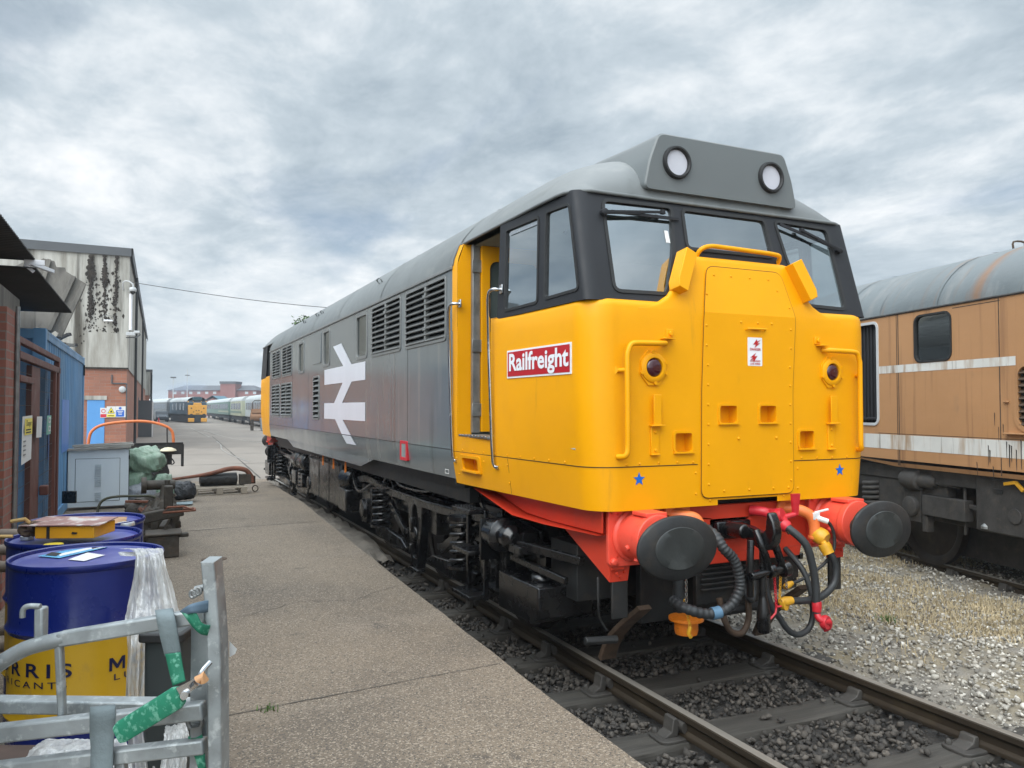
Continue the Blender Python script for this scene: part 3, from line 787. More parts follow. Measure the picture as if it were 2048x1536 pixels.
    for x in np.arange(-.2,.3,.12): rivet(mb, (x+.02, NY, 1.266))
    merge_into(door, mb)
    mb = B()
    ss = plan(1.497, ysid[:1]+[2.3,2.0,1.7,1.4,1.1,.8,.62], angs, [-w0,-.8,-.425], -.0025)
    k0 = 8+7+3
    left = ss[:k0]; right = plan(1.497, [2.65,1.6,.62], angs, [.455,.8,w0], -.0025)[10:]
    for line in (left, right):
        mb.grid([[(x, y, z-.003) for x, y, z in line], [(x, y, z+.003) for x, y, z in line]])
    mb.build('skirt_seam', MT['dark_void'], par, smooth=0)
    mb = B()
    for x in (-1.0,-.9,-.75,-.6,-.47,.5,.65,.8,.95): rivet(mb, (x+.02, NY, 1.513+random.uniform(-.004,.004)))
    for z in (1.44,1.30): rivet(mb, (-.43, NY, z)); rivet(mb, (.48, NY, z))
    for z in (1.25,): rivet(mb, (-.31, NY, z)); rivet(mb, (.345, NY, z))
    for y in np.arange(.75,2.6,.21): rivet(mb, (-sx(y,1.515), y, 1.515), (-1,0,0))
    for y, z in ((1.6,1.44),(1.6,1.30),(2.56,1.44),(2.56,1.3),(2.02,1.44)): rivet(mb, (-sx(y,z), y, z), (-1,0,0))
    merge_into(nose, mb)
    # vertical seam behind the skirt panel on the side
    mb = B(); mb.add([(-sx(y,z)-.002, y, z) for y, z in ((1.585,1.22),(1.59,1.22),(1.59,1.49),(1.585,1.49))], [(0,1,2,3)]); mb.build('panel_seam', MT['dark_void'], par, smooth=0)
    # ---- recessed footsteps (front: four, side: one)
    def pocket_front(x0, x1, z0, z1, h=0):
        f = MB(); f.T = T; y = NY-h
        o = rrect(x0-.014, x1+.014, z0-.004, z1+.016, .03); i_ = [(min(max(a,x0+.004),x1-.004), min(max(b,z0),z1-.003)) for a, b in rrect(x0, x1, z0, z1, .026)]
        f.ring(o, i_, lambda a,b,k: (a, y+k, b), -.007, .012)
        d = .085
        P = lambda a,b,c: (a, y+c, b)
        f.quad(P(x0,z0,0),P(x1,z0,0),P(x1,z0,d),P(x0,z0,d)); f.quad(P(x0,z1,0),P(x1,z1,0),P(x1,z1,d),P(x0,z1,d))
        f.quad(P(x0,z0,0),P(x0,z1,0),P(x0,z1,d),P(x0,z0,d)); f.quad(P(x1,z0,0),P(x1,z1,0),P(x1,z1,d),P(x1,z0,d)); f.quad(P(x0,z0,d),P(x1,z0,d),P(x1,z1,d),P(x0,z1,d))
        f.box(((x0+x1)/2, y-.008, z0-.006), (x1-x0+.02, .028, .010))
        f.build('footstep', MT['yellow'], par, smooth=30)
    pocket_front(-.603,-.457,1.585,1.712); pocket_front(.497,.643,1.585,1.712); pocket_front(-.235,-.081,1.775,1.895,.01); pocket_front(.119,.273,1.775,1.895,.01)
    f = MB(); f.T = T
    S_ = lambda y, z, h: (-(sx(y, z)-h), y, z)
    o = rrect(2.08,2.49,1.325,1.475,.02); i_ = rrect(2.125,2.435,1.352,1.45,.02)
    f.ring(o, i_, S_, -.012, .01)
    for a, b, c, d_ in ((2.11,1.34,2.45,1.34),(2.11,1.455,2.45,1.455),(2.11,1.34,2.11,1.455),(2.45,1.34,2.45,1.455)):
        f.quad(S_(a,b,0),S_(c,d_,0),S_(c,d_,.1),S_(a,b,.1))
    f.quad(S_(2.11,1.34,.1),S_(2.45,1.34,.1),S_(2.45,1.455,.1),S_(2.11,1.455,.1))
    f.box((-sx(2.28,1.34)-.014, 2.28, 1.342), (.045,.36,.014)); f.build('footstep', MT['yellow'], par, smooth=30)
    # ---- doorway: jambs, threshold, inner door swung in, hinge post, cab interior
    xs0 = -sx(2.2,2.0)
    mb = B()
    mb.add([(-(sx(2.54,z) if z < 2.6 else x_)+d, 2.54, z) for z, d, x_ in ((1.63,0,0),(2.2,0,0),(2.57,0,0),(3.14,0,1.333),(3.32,0,1.27),(3.32,.13,1.27),(1.63,.13,0))], [(0,1,2,3,4,5,6)])
    mb.add([(-(sx(1.86,z))+d, 1.86, z) for z, d in ((1.63,0),(2.2,0),(2.58,0),(2.58,.1),(1.63,.1))], [(0,1,2,3,4)])
    mb.grid([[(-x, 2.66, z), (-x+.003, 2.60, z), (-x+.003, 2.541, z)] for z, x in ((2.56,1.336),(2.9,1.336),(3.14,1.336),(3.20,1.325),(3.30,1.286),(3.338,1.268))])
    mb.add([(-sx(1.86,2.585)+.0, 1.86, 2.585),(-sx(1.76,2.585), 1.76, 2.585),(-sx(1.76,2.585)+.08, 1.76, 2.585),(-sx(1.86,2.585)+.08, 1.86, 2.585)], [(0,1,2,3)])
    mb.build('door_frame', MT['yellow'], par, smooth=30)
    mb = B(); mb.box((-1.22, 2.2, 1.636), (.20,.68,.022)); mb.build('threshold', MT['worn_steel'], par, bevel=.004)
    mb = B()
    for k in range(9): mb.box((-1.322, 1.92+k*.07, 1.642), (.03,.035,.016))
    mb.build('kick_plate', MT['steel'], par, bevel=.003)
    mb = B(); mb.bb(-1.215,-1.145,2.47,2.52,1.66,3.31); post = mb.build('hinge_post', MT['worn_steel'], par, bevel=.004)
    for z in (1.86,2.42,3.12):
        mb = B(); mb.bb(-1.225,-1.12,2.455,2.475,z-.055,z+.055); mb.build('hinge', MT['worn_steel'], post, bevel=.004)
    mb = B()
    do = [(-1.14,1.67),(-.50,1.67),(-.50,3.30),(-1.14,3.30)]; dw = rrect(-1.065,-.585,2.50,3.17,.07)
    dm = lambda a,b,h: (a, 2.44+h, b)
    mb.plate(do, [dw], dm, .045)
    cd = mb.build('cab_door', MT['yellow'], par, smooth=30, recalc=True)
    mb = B(); mb.box((-.80,2.437,2.08),(.5,.008,.74)); mb.build('door_panel', MT['yellow'], cd, bevel=.006)
    mb = B(); mb.plate(dw, [], lambda a,b,h: dm(a,b,.02)); mb.build('door_glass', MT['door_pane'], cd, smooth=0)
    mb = B()
    mb.bb(-1.2,1.2,2.60,2.63,1.6,3.34); mb.bb(-1.25,1.25,.6,2.6,1.60,1.62); mb.bb(-1.0,1.0,.75,1.1,1.62,2.50)
    mb.box((.62,1.5,2.1),(.45,.5,.9)); mb.box((-.55,1.55,2.1),(.45,.5,.5)); mb.box((-.55,1.75,2.5),(.42,.08,.5))
    mb.grid([[(x, y, 3.30) for x in (-1.2,1.2)] for y in (.75,2.6)])
    mb.build('cab_interior', MT['cab_int'], par, bevel=.01)
    # ---- steel handrails by the door
    for y, zt in ((2.615,2.775),(1.795,2.79)):
        mb = B(); x = -sx(y,2.4)-.055
        pts = smooth_path([(-sx(y-.06,zt)+.0, y-.10, zt+.01),(x+.015, y-.085, zt+.012),(x, y-.03, zt),(x, y, zt-.06)], 5)+[(x+.01, y, 2.3),(x+.035, y, 1.6)]+smooth_path([(x+.045,y,1.45),(x+.06,y-.005,1.415),(-sx(y,1.41)+.0,y-.045,1.41)], 4)
        mb.tube(pts, .014, 10); hr = mb.build('door_handrail', MT['steel'], par, smooth=60)
        mb = B(); mb.box((-sx(y-.12,zt)-.004, y-.115, zt+.012), (.012,.05,.07)); mb.build('handrail_flange', MT['steel'], hr, bevel=.003)
    # ---- yellow handrails on the nose corners
    for s in (-1, 1):
        cx_ = s*1.0+.02
        pts = [(s*.71+.02, NY-.005, 2.305),(s*.73+.02, NY-.055, 2.30),(s*.80+.02, NY-.06, 2.298)]+smooth_path([(s*.93+.02,NY-.06,2.296),(s*1.0+.02,NY-.06,2.285),(s*1.03+.02,NY-.06,2.22)],5)+[(s*1.03+.02,NY-.06,1.9),(s*1.03+.02,NY-.06,1.64)]+smooth_path([(s*1.03+.02,NY-.06,1.60),(s*1.045+.02,NY-.05,1.57),(s*1.07+.02,NY-.0,1.565)],4)
        mb = B(); mb.tube(pts, .0185, 12)
        mb.cyl((s*1.03+.02, NY-.06, 2.12),(s*1.09+.02, NY+.05, 2.12),.015,10); mb.lathe([(.026,0),(.026,.008)],(s*1.085+.02,NY+.01,2.12),(s*.6,-.6,0),12)
        hr = mb.build('nose_handrail', MT['yellow'], par, smooth=60)
        mb = B(); mb.box((s*.66+.02,NY-.006,2.372),(.055,.012,.055)); mb.box((s*.69+.02,NY-.028,2.335),(.09,.05,.008)); mb.lathe([(.016,0),(.016,.018)],(s*.66+.02,NY-.01,2.372),(0,-1,0),10)
        mb.build('lamp_bracket', MT['yellow'], hr, bevel=.003)
        # marker light
        c = (s*.795+.02, NY, 2.142)
        mb = B()
        oc = [(.125*math.cos(R(22.5+45*k)), .125*math.sin(R(22.5+45*k))) for k in range(8)]
        mb.prism(oc, lambda a,b,h: (c[0]+a*.86, c[1]+h, c[2]+b), -.012, .002)
        mb.lathe([(.100,-.010),(.098,-.020),(.085,-.028),(.066,-.028),(.062,-.02),(.060,-.010)], c, (0,1,0), 28, caps=False)
        for a in (20,95,200,275,340): mb.lathe([(.012,0),(.012,.014)], (c[0]+.102*math.cos(R(a)),c[1]-.012,c[2]+.102*math.sin(R(a))), (0,-1,0), 8)
        lm = mb.build('tail_lamp', MT['yellow'], par, smooth=35)
        mb = B(); mb.lathe([(.0,-.036),(.022,-.035),(.042,-.031),(.057,-.023),(.062,-.014)], c, (0,1,0), 28, caps=False); mb.build('lens', MT['lens_red'], lm, smooth=60)
        # lamp iron
        mb = B(); x = s*.785+.02
        mb.bb(x-.032,x+.032,NY-.012,NY,1.575,1.76); mb.bb(x-.045,x+.055,NY-.05,NY-.004,1.757,1.768); mb.bb(x-.028,x+.030,NY-.042,NY-.030,1.765,1.965); mb.bb(x-.036,x+.03,NY-.03,NY,1.568,1.578)
        for z in (1.60,1.72): mb.lathe([(.012,0),(.010,.010)], (x,NY-.012,z), (0,-1,0), 8)
        mb.build('lamp_iron', MT['yellow'], par, bevel=.003)
        # blue star
        mb = B(); st = [(.046*math.sin(R(36*k))*(1 if k % 2 == 0 else .42), .046*math.cos(R(36*k))*(1 if k % 2 == 0 else .42)) for k in range(10)]
        mb.prism(st, lambda a,b,h: (s*.89+.005+a*(1), NY+h, 1.415+b), -.003, .001); mb.build('star', MT['blue_star'], par, smooth=0)
    # ---- grab rail and small rail on the nose, angled mirror housings
    mb = B(); g = smooth_path([(-.30,.565,2.93),(-.285,.52,2.985),(-.22,.50,3.01),(-.1,.495,3.01),(.15,.495,3.005),(.36,.50,3.0),(.43,.515,2.985),(.445,.57,2.92)], 6)
    mb.tube(g, .0165, 12); mb.build('grab_rail', MT['yellow'], par, smooth=60)
    mb = B(); mb.tube([(.0,NY-.01,2.425),(.0,NY-.03,2.43),(.17,NY-.03,2.432),(.17,NY-.01,2.425)], .007, 8); mb.box((.085,NY-.02,2.438),(.07,.02,.006)); mb.build('label_rail', MT['yellow'], par, smooth=40)
    for s in (-1, 1):
        mb = B()
        # tilted box: tall side panel plus lid, leaning outwards
        Mx = Matrix.Translation((s*.53+.02, .43, 2.80)) @ Matrix.Rotation(R(-24)*s, 4, 'Y') @ Matrix.Rotation(R(-10), 4, 'X')
        def bx(c, d): mb.box((0,0,0), (1,1,1), None) if False else mb.add([Mx @ Vector((c[0]+i*d[0]/2, c[1]+j*d[1]/2, c[2]+k*d[2]/2)) for i in (-1,1) for j in (-1,1) for k in (-1,1)], [(0,1,3,2),(4,6,7,5),(0,4,5,1),(2,3,7,6),(0,2,6,4),(1,5,7,3)])
        pr = [(-.085,.15),(.07,.15),(.07,-.15),(-.05,-.15),(-.085,-.10)]
        vs = []
        for h in (-.055, .055):
            for a, b in pr: vs.append(Mx @ Vector((-s*a*.62, h, b)))
        n = len(pr); mb.add(vs, [(i,(i+1)%n,n+(i+1)%n,n+i) for i in range(n)]+[tuple(range(n-1,-1,-1)), tuple(range(n,2*n))])
        bx((-s*.02,.05,-.19),(.06,.012,.09))
        mb.build('mirror_housing', MT['yellow'], par, bevel=.004)
    # ---- wipers
    for s in (-1, 1):
        mb = B(); y = fy(3.2)-.03
        if s < 0:
            piv = (-1.035, fy(3.18)-.04, 3.185); tip = (-.56, fy(3.25)-.035, 3.235)
            bl_a = (-.98, fy(3.19)-.025, 3.195); bl_b = (-.42, fy(3.21)-.022, 3.20)
        else:
            piv = (1.085, fy(3.10)-.04, 3.10); tip = (.72, fy(3.23)-.035, 3.23)
            bl_a = (1.04, fy(3.12)-.025, 3.12); bl_b = (.52, fy(3.25)-.022, 3.26)
        mb.beam(piv, tip, .014, .018); mb.beam(bl_a, bl_b, .012, .022); mb.beam((piv[0],piv[1],piv[2]-.012), Vector(tip)*.6+Vector(piv)*.4+Vector((0,0,-.012)), .01, .012)
        mb.lathe([(.024,0),(.024,.05),(.012,.055)], (piv[0],piv[1]+.05,piv[2]), (0,-1,0), 12); mb.box(tip, (.03,.03,.03))
        mb.build('wiper', MT['black_paint'], par, bevel=.002)
    mb = B()
    for x, z in ((-1.13,3.27),(-1.13,3.07),(-.0,0)):
        if z: mb.lathe([(.013,0),(.010,.012)], (-sx(.8,z)+.03, .80-.02, z), (-.8,-.6,0), 8)
    mb.build('surround_studs', MT['rubber'], par, smooth=40)
    mb = B(); mb.add([(-.52+a*.0, fy(z)+.006, z) if False else (x, fy(z)+.007, z) for x, z in ((-.545,3.02),(-.508,3.02),(-.512,3.11),(-.545,3.11))],[(0,1,2,3)]); mb.build('window_sticker', MT['white_dirty'], par, smooth=0)
    # ---- signs
    ang = math.atan(.035)
    def sidef(y0, z0, h): 
        return lambda a, b, k: (-(sx(y0-a, 2.2))-h, y0-a, z0+b)
    mb = B(); pl = [(-.47,-.105),(.47,-.105),(.47,.105),(-.47,.105)]
    cy_, cz_ = 1.088, 2.206
    mb.prism(pl, lambda a,b,k: (-(sx(cy_-a,2.2))-k, cy_-a, cz_+b), .0, .006); sg_ = mb.build('railfreight_sign', MT['white_paint'], par, smooth=0)
    sg_.name = 'name_sign'
    mb = B(); pl = [(-.455,-.092),(.455,-.092),(.455,.092),(-.455,.092)]; mb.plate(pl, [], lambda a,b,k: (-(sx(cy_-a,2.2))-.008, cy_-a, cz_+b)); mb.build('sign_field', MT['red_sign'], sg_, smooth=0)
    mb = B(); text_mesh(mb, 'Railfreight', .178, lambda a,b,k: (-(sx(cy_-a,2.2))-.011, cy_-a, cz_+b+.006), bold=.0047, fit=.87); mb.build('sign_lettering', MT['white_paint'], sg_, smooth=0, recalc=False)
    mb = B(); sx0, sz0 = .082, 2.272; dy = NY-.0105
    mb.prism(rrect(-.065,.065,-.10,.10,.006), lambda a,b,k: (sx0+a, dy-k, sz0+b), 0, .003); ws = mb.build('warning_sign', MT['white_paint'], par, smooth=0)
    mb = B(); q = lambda a,b,k: (sx0+a, dy-.006, sz0+b)
    bolt = [(.008,.092),(-.026,.052),(.002,.056),(-.014,.030),(.040,.066),(.012,.063),(.046,.090),(.014,.076)]
    for ox, oz, sg2 in ((.006,-.004,1),(-.006,-.022,-1)):
        mb.plate([(ox+sg2*a, oz+ (b if sg2 > 0 else -b+.045)) for a, b in bolt], [], q)
    text_mesh(mb, 'DANGER', .024, lambda a,b,k: q(a, b+.016, 0), bold=.0006)
    text_mesh(mb, 'OVERHEAD', .018, lambda a,b,k: q(a, b-.066, 0), bold=.0004); text_mesh(mb, 'LIVE WIRES', .018, lambda a,b,k: q(a, b-.086, 0), bold=.0004)
    mb.build('sign_lettering', MT['red_sign'], ws, smooth=0, recalc=False)

build_cab(None, True)
build_cab(lambda p: (p[0], LEN-p[1], p[2]), False)
# ------------------------------------------------------------------ body of the main locomotive
Y1, Y2 = 2.65, LEN-2.65
def SM(y, z, h): return (-1.335+h, y, z)
def louvre(y0, y1, z0, z1, mull=(), n=9, lab=None, frame=True):
    mb = MB()
    o = rrect(y0-.03, y1+.03, z0-.03, z1+.03, .05); i_ = rrect(y0, y1, z0, z1, .035)
    mb.ring(o, i_, SM, -.010, .03)
    for my in mull: mb.bb(-1.347, -1.30, my-.022, my+.022, z0, z1)
    fr = mb.build('louvre_grille', MT['louvre'], LOCO, smooth=35, bevel=.003)
    mb = MB(); p = (z1-z0)/n
    Rm = Matrix.Rotation(R(-38), 3, 'Y')
    for k in range(n): mb.box((-1.322, (y0+y1)/2, z0+p*(k+.5)), (.075, y1-y0-.004, .010), Rm)
    mb.build('slats', MT['louvre'], fr, smooth=0)
    mb = MB(); mb.quad((-1.285,y0-.02,z0-.02),(-1.285,y1+.02,z0-.02),(-1.285,y1+.02,z1+.02),(-1.285,y0-.02,z1+.02)); mb.build('grille_backing', MT['dark_void'], fr, smooth=0)
    if mull:
        for my in mull:
            for z in (z0+.13, z1-.1):
                mb = MB(); mb.box((-1.352, my, z), (.016,.075,.035)); mb.build('catch', MT['louvre'], fr, bevel=.003)
    return fr
LV = [((2.84,4.03,2.515,3.06),(3.40,),9), ((4.25,5.41,2.515,3.065),(4.82,),9), ((11.32,12.42,2.52,3.06),(11.87,),9), ((12.78,13.82,2.52,3.05),(13.30,),9), ((11.34,12.55,1.715,2.335),(11.95,),9), ((12.82,13.88,1.715,2.335),(13.35,),9), ((8.68,9.12,1.71,2.36),(),8)]
WN = [(5.68,6.20,2.52,3.05),(7.89,8.33,2.53,3.04),(10.03,10.52,2.51,3.02)]
holes = [rrect(a[0], a[1], a[2], a[3], .035) for a, _, _ in LV]+[rrect(*q, .05) for q in WN]
mb = MB()
mb.plate([(Y1,1.50),(Y2,1.50),(Y2,3.14),(Y1,3.14)], holes, SM, .02)
zrow = [(1.50,0),(1.38,.012),(1.25,.035)]
mb.grid([[(-1.335+d, y, z) for z, d in zrow] for y in (Y1,5.45,6.12,11.30,11.95,Y2)])
mb.add([(-1.30,5.45,1.25),(-1.295,6.12,1.125),(-1.295,11.30,1.135),(-1.30,11.95,1.25),(-1.30,11.3,1.25),(-1.30,6.12,1.25)], [(0,5,1),(1,5,4,2),(2,4,3)])
mb.grid([[(1.335-d, y, z) for z, d in [(3.14,0)]+zrow] for y in (Y1,Y2)])
mb.build('body_side', MT['grey_side'], LOCO, smooth=30, recalc=False)
for a, m, n in LV: louvre(*a, mull=m, n=n)
for q in WN:
    mb = MB(); mb.ring(rrect(q[0]-.03,q[1]+.03,q[2]-.03,q[3]+.03,.07), rrect(q[0]+.012,q[1]-.012,q[2]+.012,q[3]-.012,.045), SM, -.008, .03); wf = mb.build('body_window', MT['louvre'], LOCO, smooth=40, bevel=.003)
    mb = MB(); mb.plate(rrect(q[0],q[1],q[2],q[3],.045), [], lambda y,z,h: (-1.323,y,z)); mb.build('window_pane', MT['glass_side'], wf, smooth=0)
    mb = MB(); mb.quad((-1.2,q[0]-.1,q[2]-.1),(-1.2,q[1]+.1,q[2]-.1),(-1.2,q[1]+.1,q[3]+.1),(-1.2,q[0]-.1,q[3]+.1)); mb.build('blind', MT['cab_int'], wf, smooth=0)
mb = MB(); mb.prism(rrect(8.52,9.20,2.58,3.07,.03), lambda a,b,h: SM(a,b,h), -.010, .0); mb.build('hatch_panel', MT['grey_side'], LOCO, bevel=.004)
# cantrail strip and seams
mb = MB(); mb.beam((-1.343,Y1,3.125),(-1.343,Y2,3.125),.02,.03); mb.beam((1.343,Y1,3.125),(1.343,Y2,3.125),.02,.03); mb.build('cantrail_strip', MT['louvre'], LOCO, bevel=.004)
mb = MB()
mb.bb(-1.3365,-1.334,Y1,Y2,1.503,1.509)
for y in (3.98,6.95,9.6,11.2): mb.bb(-1.3365,-1.334,y,y+.006,1.51,2.48)
for y in (3.98,6.6,9.6): mb.add([(-1.3375+d, yy, z) for yy, z, d in ((y,1.50,0),(y+.006,1.50,0),(y+.006,1.27,.032),(y,1.27,.032))], [(0,1,2,3)])
mb.build('body_seams', MT['dark_void'], LOCO, smooth=0)
# double arrow emblem
AR = [(7.63,2.77),(7.09,2.78),(6.47,2.455),(5.73,2.455),(5.73,2.225),(6.46,2.225),(7.02,1.945),(5.73,1.945),(5.73,1.71),(6.98,1.71),(6.489,1.512),(7.034,1.512),(7.46,1.71),(8.24,1.71),(8.24,1.945),(7.53,1.945),(6.99,2.225),(8.24,2.225),(8.24,2.455),(6.96,2.455)]
mb = MB(); mb.plate(AR, [], lambda y,z,h: (-1.3385, y, z)); mb.add([(-1.3405+.10*(1.5-z), y, z) for y, z in ((6.484,1.501),(6.22,1.39),(6.76,1.39),(7.01,1.501))],[(0,1,2,3)]); mb.build('double_arrow_emblem', MT['arrow_white'], LOCO, smooth=0)
# red framed plate on the skirt
mb = MB(); q = lambda y,z,h: (-1.335+(.02 if z < 1.45 else 0)-h, y, z); mb.ring(rrect(3.97,4.22,1.325,1.53,.01), rrect(4.02,4.17,1.36,1.50,.008), lambda y,z,h: (-1.333-h, y, z), -.02, .012); rp_ = mb.build('data_plate', MT['crimson'], LOCO, smooth=0, bevel=.003)
mb = MB(); mb.box((-1.337,4.095,1.43),(.01,.15,.14)); mb.build('plate_panel', MT['cab_int'], rp_)
mb = MB(); text_mesh(mb, '31 105', .10, lambda a,b,k: (-1.338, 10.1-a, 2.0+b), bold=.0015) if False else None
# small stencil on the skirt
mb = MB(); mb.ring(rrect(2.80,2.90,1.28,1.32,.003), rrect(2.806,2.894,1.286,1.314,.002), lambda y,z,h: (-1.337+.025-h, y, z), 0, .001); mb.build('stencil', MT['white_dirty'], LOCO, smooth=0)
# roof
prof = [(1.335,3.14),(1.325,3.20),(1.285,3.30),(1.225,3.40),(1.14,3.50),(1.03,3.60),(.90,3.68),(.74,3.745),(.55,3.795),(.30,3.83),(0,3.84)]
prof = [(-a,b) for a, b in prof]+[(a,b) for a, b in reversed(prof[:-1])]
mb = MB(); mb.grid([[(a, y, b) for a, b in prof] for y in (Y1-.02,5,7,9,11,Y2+.02)]); mb.build('main_roof', MT['grey_roof'], LOCO, smooth=40)
mb = MB()
for y in (Y1,5.05,7.3,9.3,10.9,12.6,Y2):
    mb.grid([[(a*1.006, y+d, 3.14+(b-3.14)*1.012+.001) for a, b in prof] for d in (-.014,.014)])
mb.build('roof_seam', MT['grey_roof'], LOCO, smooth=40)
mb = MB()
for a, b, n in ((-.62,3.79,3),):
    for y0, y1 in ((5.2,7.1),(9.5,10.7)):
        hb_ = MB(); hb_.bb(-.6,.6,y0,y1,3.80,3.865); hb_.build('roof_hatch', MT['grey_roof'], LOCO, bevel=.012)
mb.lathe([(.32,0),(.32,.06),(.26,.07)], (0,8.3,3.82), (0,0,1), 24); mb.lathe([(.5,0),(.5,.05)], (0,11.8,3.82), (0,0,1), 28)
mb.build('roof_vent', MT['grey_roof'], LOCO, smooth=30, bevel=.012)
mb = MB()
for y, a, b in ((5.4,-1.22,3.42),(9.4,-1.2,3.43),(9.0,-1.2,3.43),(10.6,-1.2,3.43)): mb.tube(smooth_path([(a,y,b-.01),(a-.03,y,b+.03),(a-.03,y+.14,b+.03),(a,y+.14,b-.01)],3), .009, 6)
mb.build('lifting_eyes', MT['grey_roof'], LOCO, smooth=60)
# bulkheads close the body; dark frame under the floor
mb = MB(); mb.bb(-1.30,1.30,Y1+.0,Y1+.03,1.2,3.1); mb.bb(-1.30,1.30,Y2-.03,Y2,1.2,3.1); mb.bb(-1.02,1.02,.62,LEN-.62,1.16,1.24); mb.bb(-1.2,1.2,2.7,LEN-2.7,1.16,1.24); mb.bb(-1.0,1.0,1.2,LEN-1.2,1.02,1.16); mb.bb(-1.15,1.15,2.7,LEN-2.7,1.02,1.16)
mb.build('floor_frame', MT['black_dirty'], LOCO)

# ------------------------------------------------------------------ bogies
def make_bogie(yc, f):
    """f=+1: outer (cab) end towards -Y"""
    def Y(d): return yc+f*d
    fm = MB(); par = LOCO
    for s in (-1, 1):
        x = s*1.06
        # frame: long top bar that drops between the axles, with arched brackets
        pts = [(-2.75,.86),(-2.1,.93),(-1.55,.90),(-.9,.86),(.9,.86),(1.55,.90),(2.1,.93),(2.75,.86)]
        for a, b in zip(pts, pts[1:]): fm.beam((x, Y(a[0]), a[1]), (x, Y(b[0]), b[1]), .13, .085)
        for a, b in zip(pts, pts[1:]): fm.beam((x-s*.1, Y(a[0]), a[1]-.06), (x-s*.1, Y(b[0]), b[1]-.06), .03, .22)
        for d in (-1.68, 1.22):     # inverted V hangers up to the body
            for e in (-.30,.34): fm.beam((x-s*.02, Y(d), 1.09),(x-s*.0, Y(d+e), .84),.05,.045)
            fm.box((x-s*.05, Y(d), 1.10),(.10,.16,.05)); fm.beam((x-s*.03,Y(d-.3),.84),(x-s*.03,Y(d+.34),.84),.03,.03)
        # slide bars and pipes
        fm.tube(smooth_path([(x+s*.05,Y(-.9),1.15),(x+s*.06,Y(-.7),1.05),(x+s*.07,Y(-.3),.99),(x+s*.07,Y(.5),.98),(x+s*.06,Y(.8),1.08),(x+s*.05,Y(.9),1.17)],4), .016, 8)
        fm.tube([(x+s*.08,Y(-1.3),.915),(x+s*.09,Y(-.5),.90),(x+s*.09,Y(.7),.905),(x+s*.08,Y(1.5),.93)], .012, 8)
        for d in (-2.13, 2.13):     # outer axle guides
            fm.box((x, Y(d), .66),(.10,.40,.36)); fm.box((x, Y(d), .50),(.16,.26,.30)); fm.lathe([(.13,0),(.12,.05),(.05,.06)],(x+s*.07,Y(d),.53),(s,0,0),16)
            fm.beam((x,Y(d-.25),.36),(x,Y(d+.25),.36),.07,.05); fm.box((x,Y(d-.22),.58),(.09,.07,.52)); fm.box((x,Y(d+.22),.58),(.09,.07,.52))
        for d in (-.62,.62):        # brake levers
            fm.beam((x-s*.03,Y(d*1.0),.42),(x-s*.03,Y(d*2.0),.70),.045,.09); fm.box((x-s*.06,Y(d*.95),.44),(.08,.16,.06))
    fm.bb(-1.05,1.05,Y(-.5)-.02,Y(-.5)+.4,.55,.9); fm.bb(-.95,.95,min(Y(-2.8),Y(2.8)),max(Y(-2.8),Y(2.8)),.62,.80)
    bogie = fm.build('bogie', MT['black_gloss'], par, smooth=35, bevel=.008)
    for s in (-1, 1):
        x = s*1.06
        # arched horn guide of the centre axle
        g = MB()
        outer = [(-.36,.84),(-.24,.80),(-.22,.60),(-.16,.30),(-.10,.13),(.10,.13),(.16,.30),(.22,.60),(.24,.80),(.36,.84)]
        hole = [(.10*math.cos(R(a)), .70+.12*math.sin(R(a))) for a in range(0,181,20)]+[(-.085,.55),(.085,.55)]
        hole2 = [(-.065,.24),(.065,.24),(.075,.48),(-.075,.48)]
        g.plate(outer, [hole, hole2], lambda a,b,h: (x+s*(.06-h), Y(a), b), .09)
        g.lathe([(.10,0),(.09,.03),(.03,.045)],(x+s*.05,Y(0),.50),(s,0,0),14); g.box((x+s*.08,Y(0),.60),(.07,.07,.16)); g.box((x+s*.03,Y(0),.115),(.1,.3,.035)); g.box((x+s*.08,Y(.03),.34),(.06,.05,.1))
        g.build('horn_guide', MT['black_gloss'], bogie, smooth=30, bevel=.012)
        for d in (-1.40,-.02+1.40):
            sp_ = MB()
            n_ = 5; L = .40; pts = [(x+s*.045+.105*math.cos(2*math.pi*k/12), Y(d)+.105*math.sin(2*math.pi*k/12), .42+L*k/(12*n_)) for k in range(12*n_+1)]
            sp_.tube(pts, .021, 8); sp_.lathe([(.14,0),(.14,.03)],(x+s*.045,Y(d),.385),(0,0,1),16); sp_.lathe([(.14,0),(.14,.04)],(x+s*.045,Y(d),.83),(0,0,1),16)
            sp_.build('coil_spring', MT['black_gloss'], bogie, smooth=60)
        eq = MB(); eq.prism([(-1.75,.40),(-1.2,.40),(-.55,.36),(-.35,.28),(-.55,.25),(-1.0,.22),(-1.65,.26)], lambda a,b,h: (x+s*(.02+h), Y(a), b), -.03, .03); eq.build('equalising_beam', MT['black_gloss'], bogie, smooth=30, bevel=.012); eq = MB(); eq.prism([(1.75,.40),(1.2,.40),(.55,.36),(.35,.28),(.55,.25),(1.0,.22),(1.65,.26)], lambda a,b,h: (x+s*(.02+h), Y(a), b), -.03, .03); eq.build('equalising_beam', MT['black_gloss'], bogie, smooth=30, bevel=.012)
    for d in (-2.13, 0, 2.13):
        r = .54 if d else .5
        wm = MB()
        for s in (-1, 1):
            wm.lathe([(.07,0),(r-.07,-.0),(r-.055,.02),(r-.05,.02)], (s*.74,Y(d),r), (s,0,0), 40)
            wm.lathe([(r-.06,-.09),(r+.028,-.085),(r+.028,-.06),(r+.002,-.05),(r-.002,.045),(r-.05,.045),(r-.06,.02)], (s*.76,Y(d),r), (s,0,0), 48, caps=False)
        wm.cyl((-.8,Y(d),r),(.8,Y(d),r),.085,14); wm.build('wheelset', MT['wheel'], bogie, smooth=40)
    return bogie
